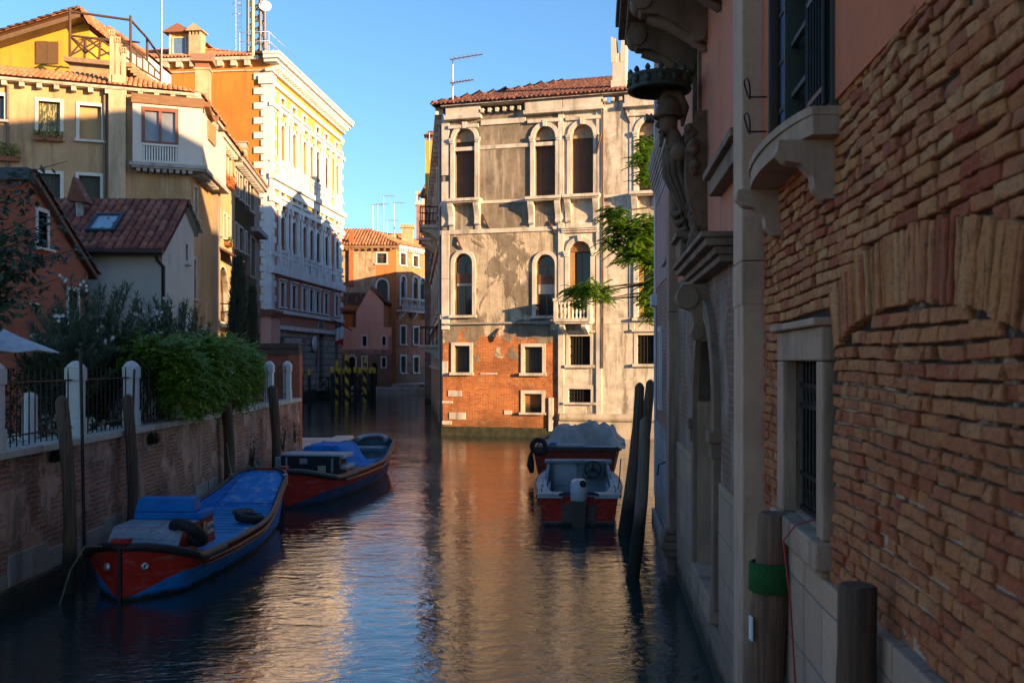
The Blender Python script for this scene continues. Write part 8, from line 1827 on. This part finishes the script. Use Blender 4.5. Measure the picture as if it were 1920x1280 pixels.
# mooring lines, coils and small fittings
ROPE = plain('old_rope', (0.22,0.20,0.15), 0.9, 0, 0.3, 30, 0.4)
def line(a, b, sag, label, r=0.014):
    t = thing('mooring_line', a, label, 'rope', 'mooring lines'); a, b = Vector(a), Vector(b); m = MB()
    m.tube([(b-a)*q + Vector((0, 0, -sag*4*q*(1-q))) for q in [k/10 for k in range(11)]], r, 6); obj('cord', m, ROPE, t)
B1, B2, B3 = b1.matrix_world, b2.matrix_world, b3.matrix_world
line(B1 @ Vector((-0.45, L1*0.9, 1.05)), (-6.93, 24.2, 1.5), 0.18, 'slack rope from the blue boat stern to a wall pole')
line(B2 @ Vector((-0.7, L2*0.45, 0.75)), (-7.0, 34.6, 0.43), 0.1, 'thin rope from the red work boat to the stone landing')
line(B3 @ Vector((0.85, 0.5, 0.72)), (2.35, 21.5, 1.4), 0.12, 'rope from the grey boat to the leaning poles')
m = MB()
for k in range(3): m.tube([(0.15+(0.17+0.012*k)*cos(t*pi/10), L1*0.72+(0.17+0.012*k)*sin(t*pi/10), 0.52+0.028*k) for t in range(21)], 0.015, 6, cap=False)
ro = thing('rope_coil', B1, 'coil of rope lying on the blue deck toward the stern of the blue boat', 'rope'); obj('cord', m, ROPE, ro)
m = MB()
for sg in (-1, 1):
    for y in (L1*0.93, L1*0.40): x = sg*0.98*hb1(y/L1)*0.97; m.box(x-0.02, x+0.02, y-0.08, y+0.08, sh1(y/L1)+0.05, sh1(y/L1)+0.075); m.tube([(x, y, sh1(y/L1)), (x, y, sh1(y/L1)+0.06)], 0.02, 6)
obj('cleat', m, METAL, b1)
m = MB()
for k in range(9): t = 0.42+0.045*k; b = 0.98*hb1(t)-0.08; m.box(-b, b, t*L1-0.006, t*L1+0.006, 0.502, 0.507)
obj('deck_seams', m, plain('dark_seam', (0.008,0.04,0.09), 0.8), b1)
# ---------------------------------------------------------------- every separate stone, bracket or pipe becomes a part of its own
SPLIT = {'window_ledge', 'impost', 'stone_block', 'capital', 'moulding', 'cornice', 'pilaster', 'console', 'modillion', 'bracket', 'chimney', 'drainpipe', 'shutter', 'corner_stone', 'side_moulding',
         'string_course', 'quoin', 'side_quoin', 'chimney_cap', 'stone_wall', 'side_cornice', 'window_hood', 'posts', 'glazing', 'eave', 'quay_edge', 'stem_cap', 'cornice', 'conduit', 'stone_base', 'board', 'stern_thwart', 'cabin_top', 'upper_roof', 'trim', 'door_trim', 'mantling', 'cleats', 'cleat', 'jewels', 'blossom'}
def split_object(o):
    me = o.data; n = len(me.vertices); par = list(range(n))
    def find(a):
        while par[a] != a: par[a] = par[par[a]]; a = par[a]
        return a
    for p in me.polygons:
        v = p.vertices; r = find(v[0])
        for k in v[1:]: par[find(k)] = r
    co = [v.co for v in me.vertices]; isl = {}
    for i in range(n): isl.setdefault(find(i), []).append(i)
    box = []
    for r, vs in isl.items():
        box.append([[min(co[i][k] for i in vs) - 0.012 for k in range(3)], [max(co[i][k] for i in vs) + 0.012 for k in range(3)], vs])
    m = len(box)
    if m > 900: return
    g = list(range(m))
    def fg(a):
        while g[a] != a: a = g[a]
        return a
    for a in range(m):
        for b in range(a+1, m):
            A, B = box[a], box[b]
            if all(A[0][k] <= B[1][k] and B[0][k] <= A[1][k] for k in range(3)): g[fg(b)] = fg(a)
    cl = {}
    for a in range(m): cl.setdefault(fg(a), []).extend(box[a][2])
    if not 2 <= len(cl) <= 100: return
    owner = {}
    for c, vs in cl.items():
        for i in vs: owner[i] = c
    faces = {}
    for p in me.polygons: faces.setdefault(owner[p.vertices[0]], []).append(p)
    first = True; base = o.name.split('.')[0]
    for c, ps in faces.items():
        idx = sorted({v for p in ps for v in p.vertices}); mp_ = {v: k for k, v in enumerate(idx)}
        nm = bpy.data.meshes.new(base); nm.from_pydata([co[i] for i in idx], [], [[mp_[v] for v in p.vertices] for p in ps])
        for mt in me.materials: nm.materials.append(mt)
        nm.polygons.foreach_set('material_index', [p.material_index for p in ps]); nm.polygons.foreach_set('use_smooth', [p.use_smooth for p in ps]); nm.update()
        if first: keep = nm; first = False
        else:
            q = o.copy(); q.name = base; q.data = nm; COL.objects.link(q)
    o.data = keep
CH_ = [o for o in list(bpy.data.objects) if o.type == 'MESH' and o.parent is not None and o.name.split('.')[0] in SPLIT and o.data.users == 1 and not o.children]
for o in CH_: split_object(o)
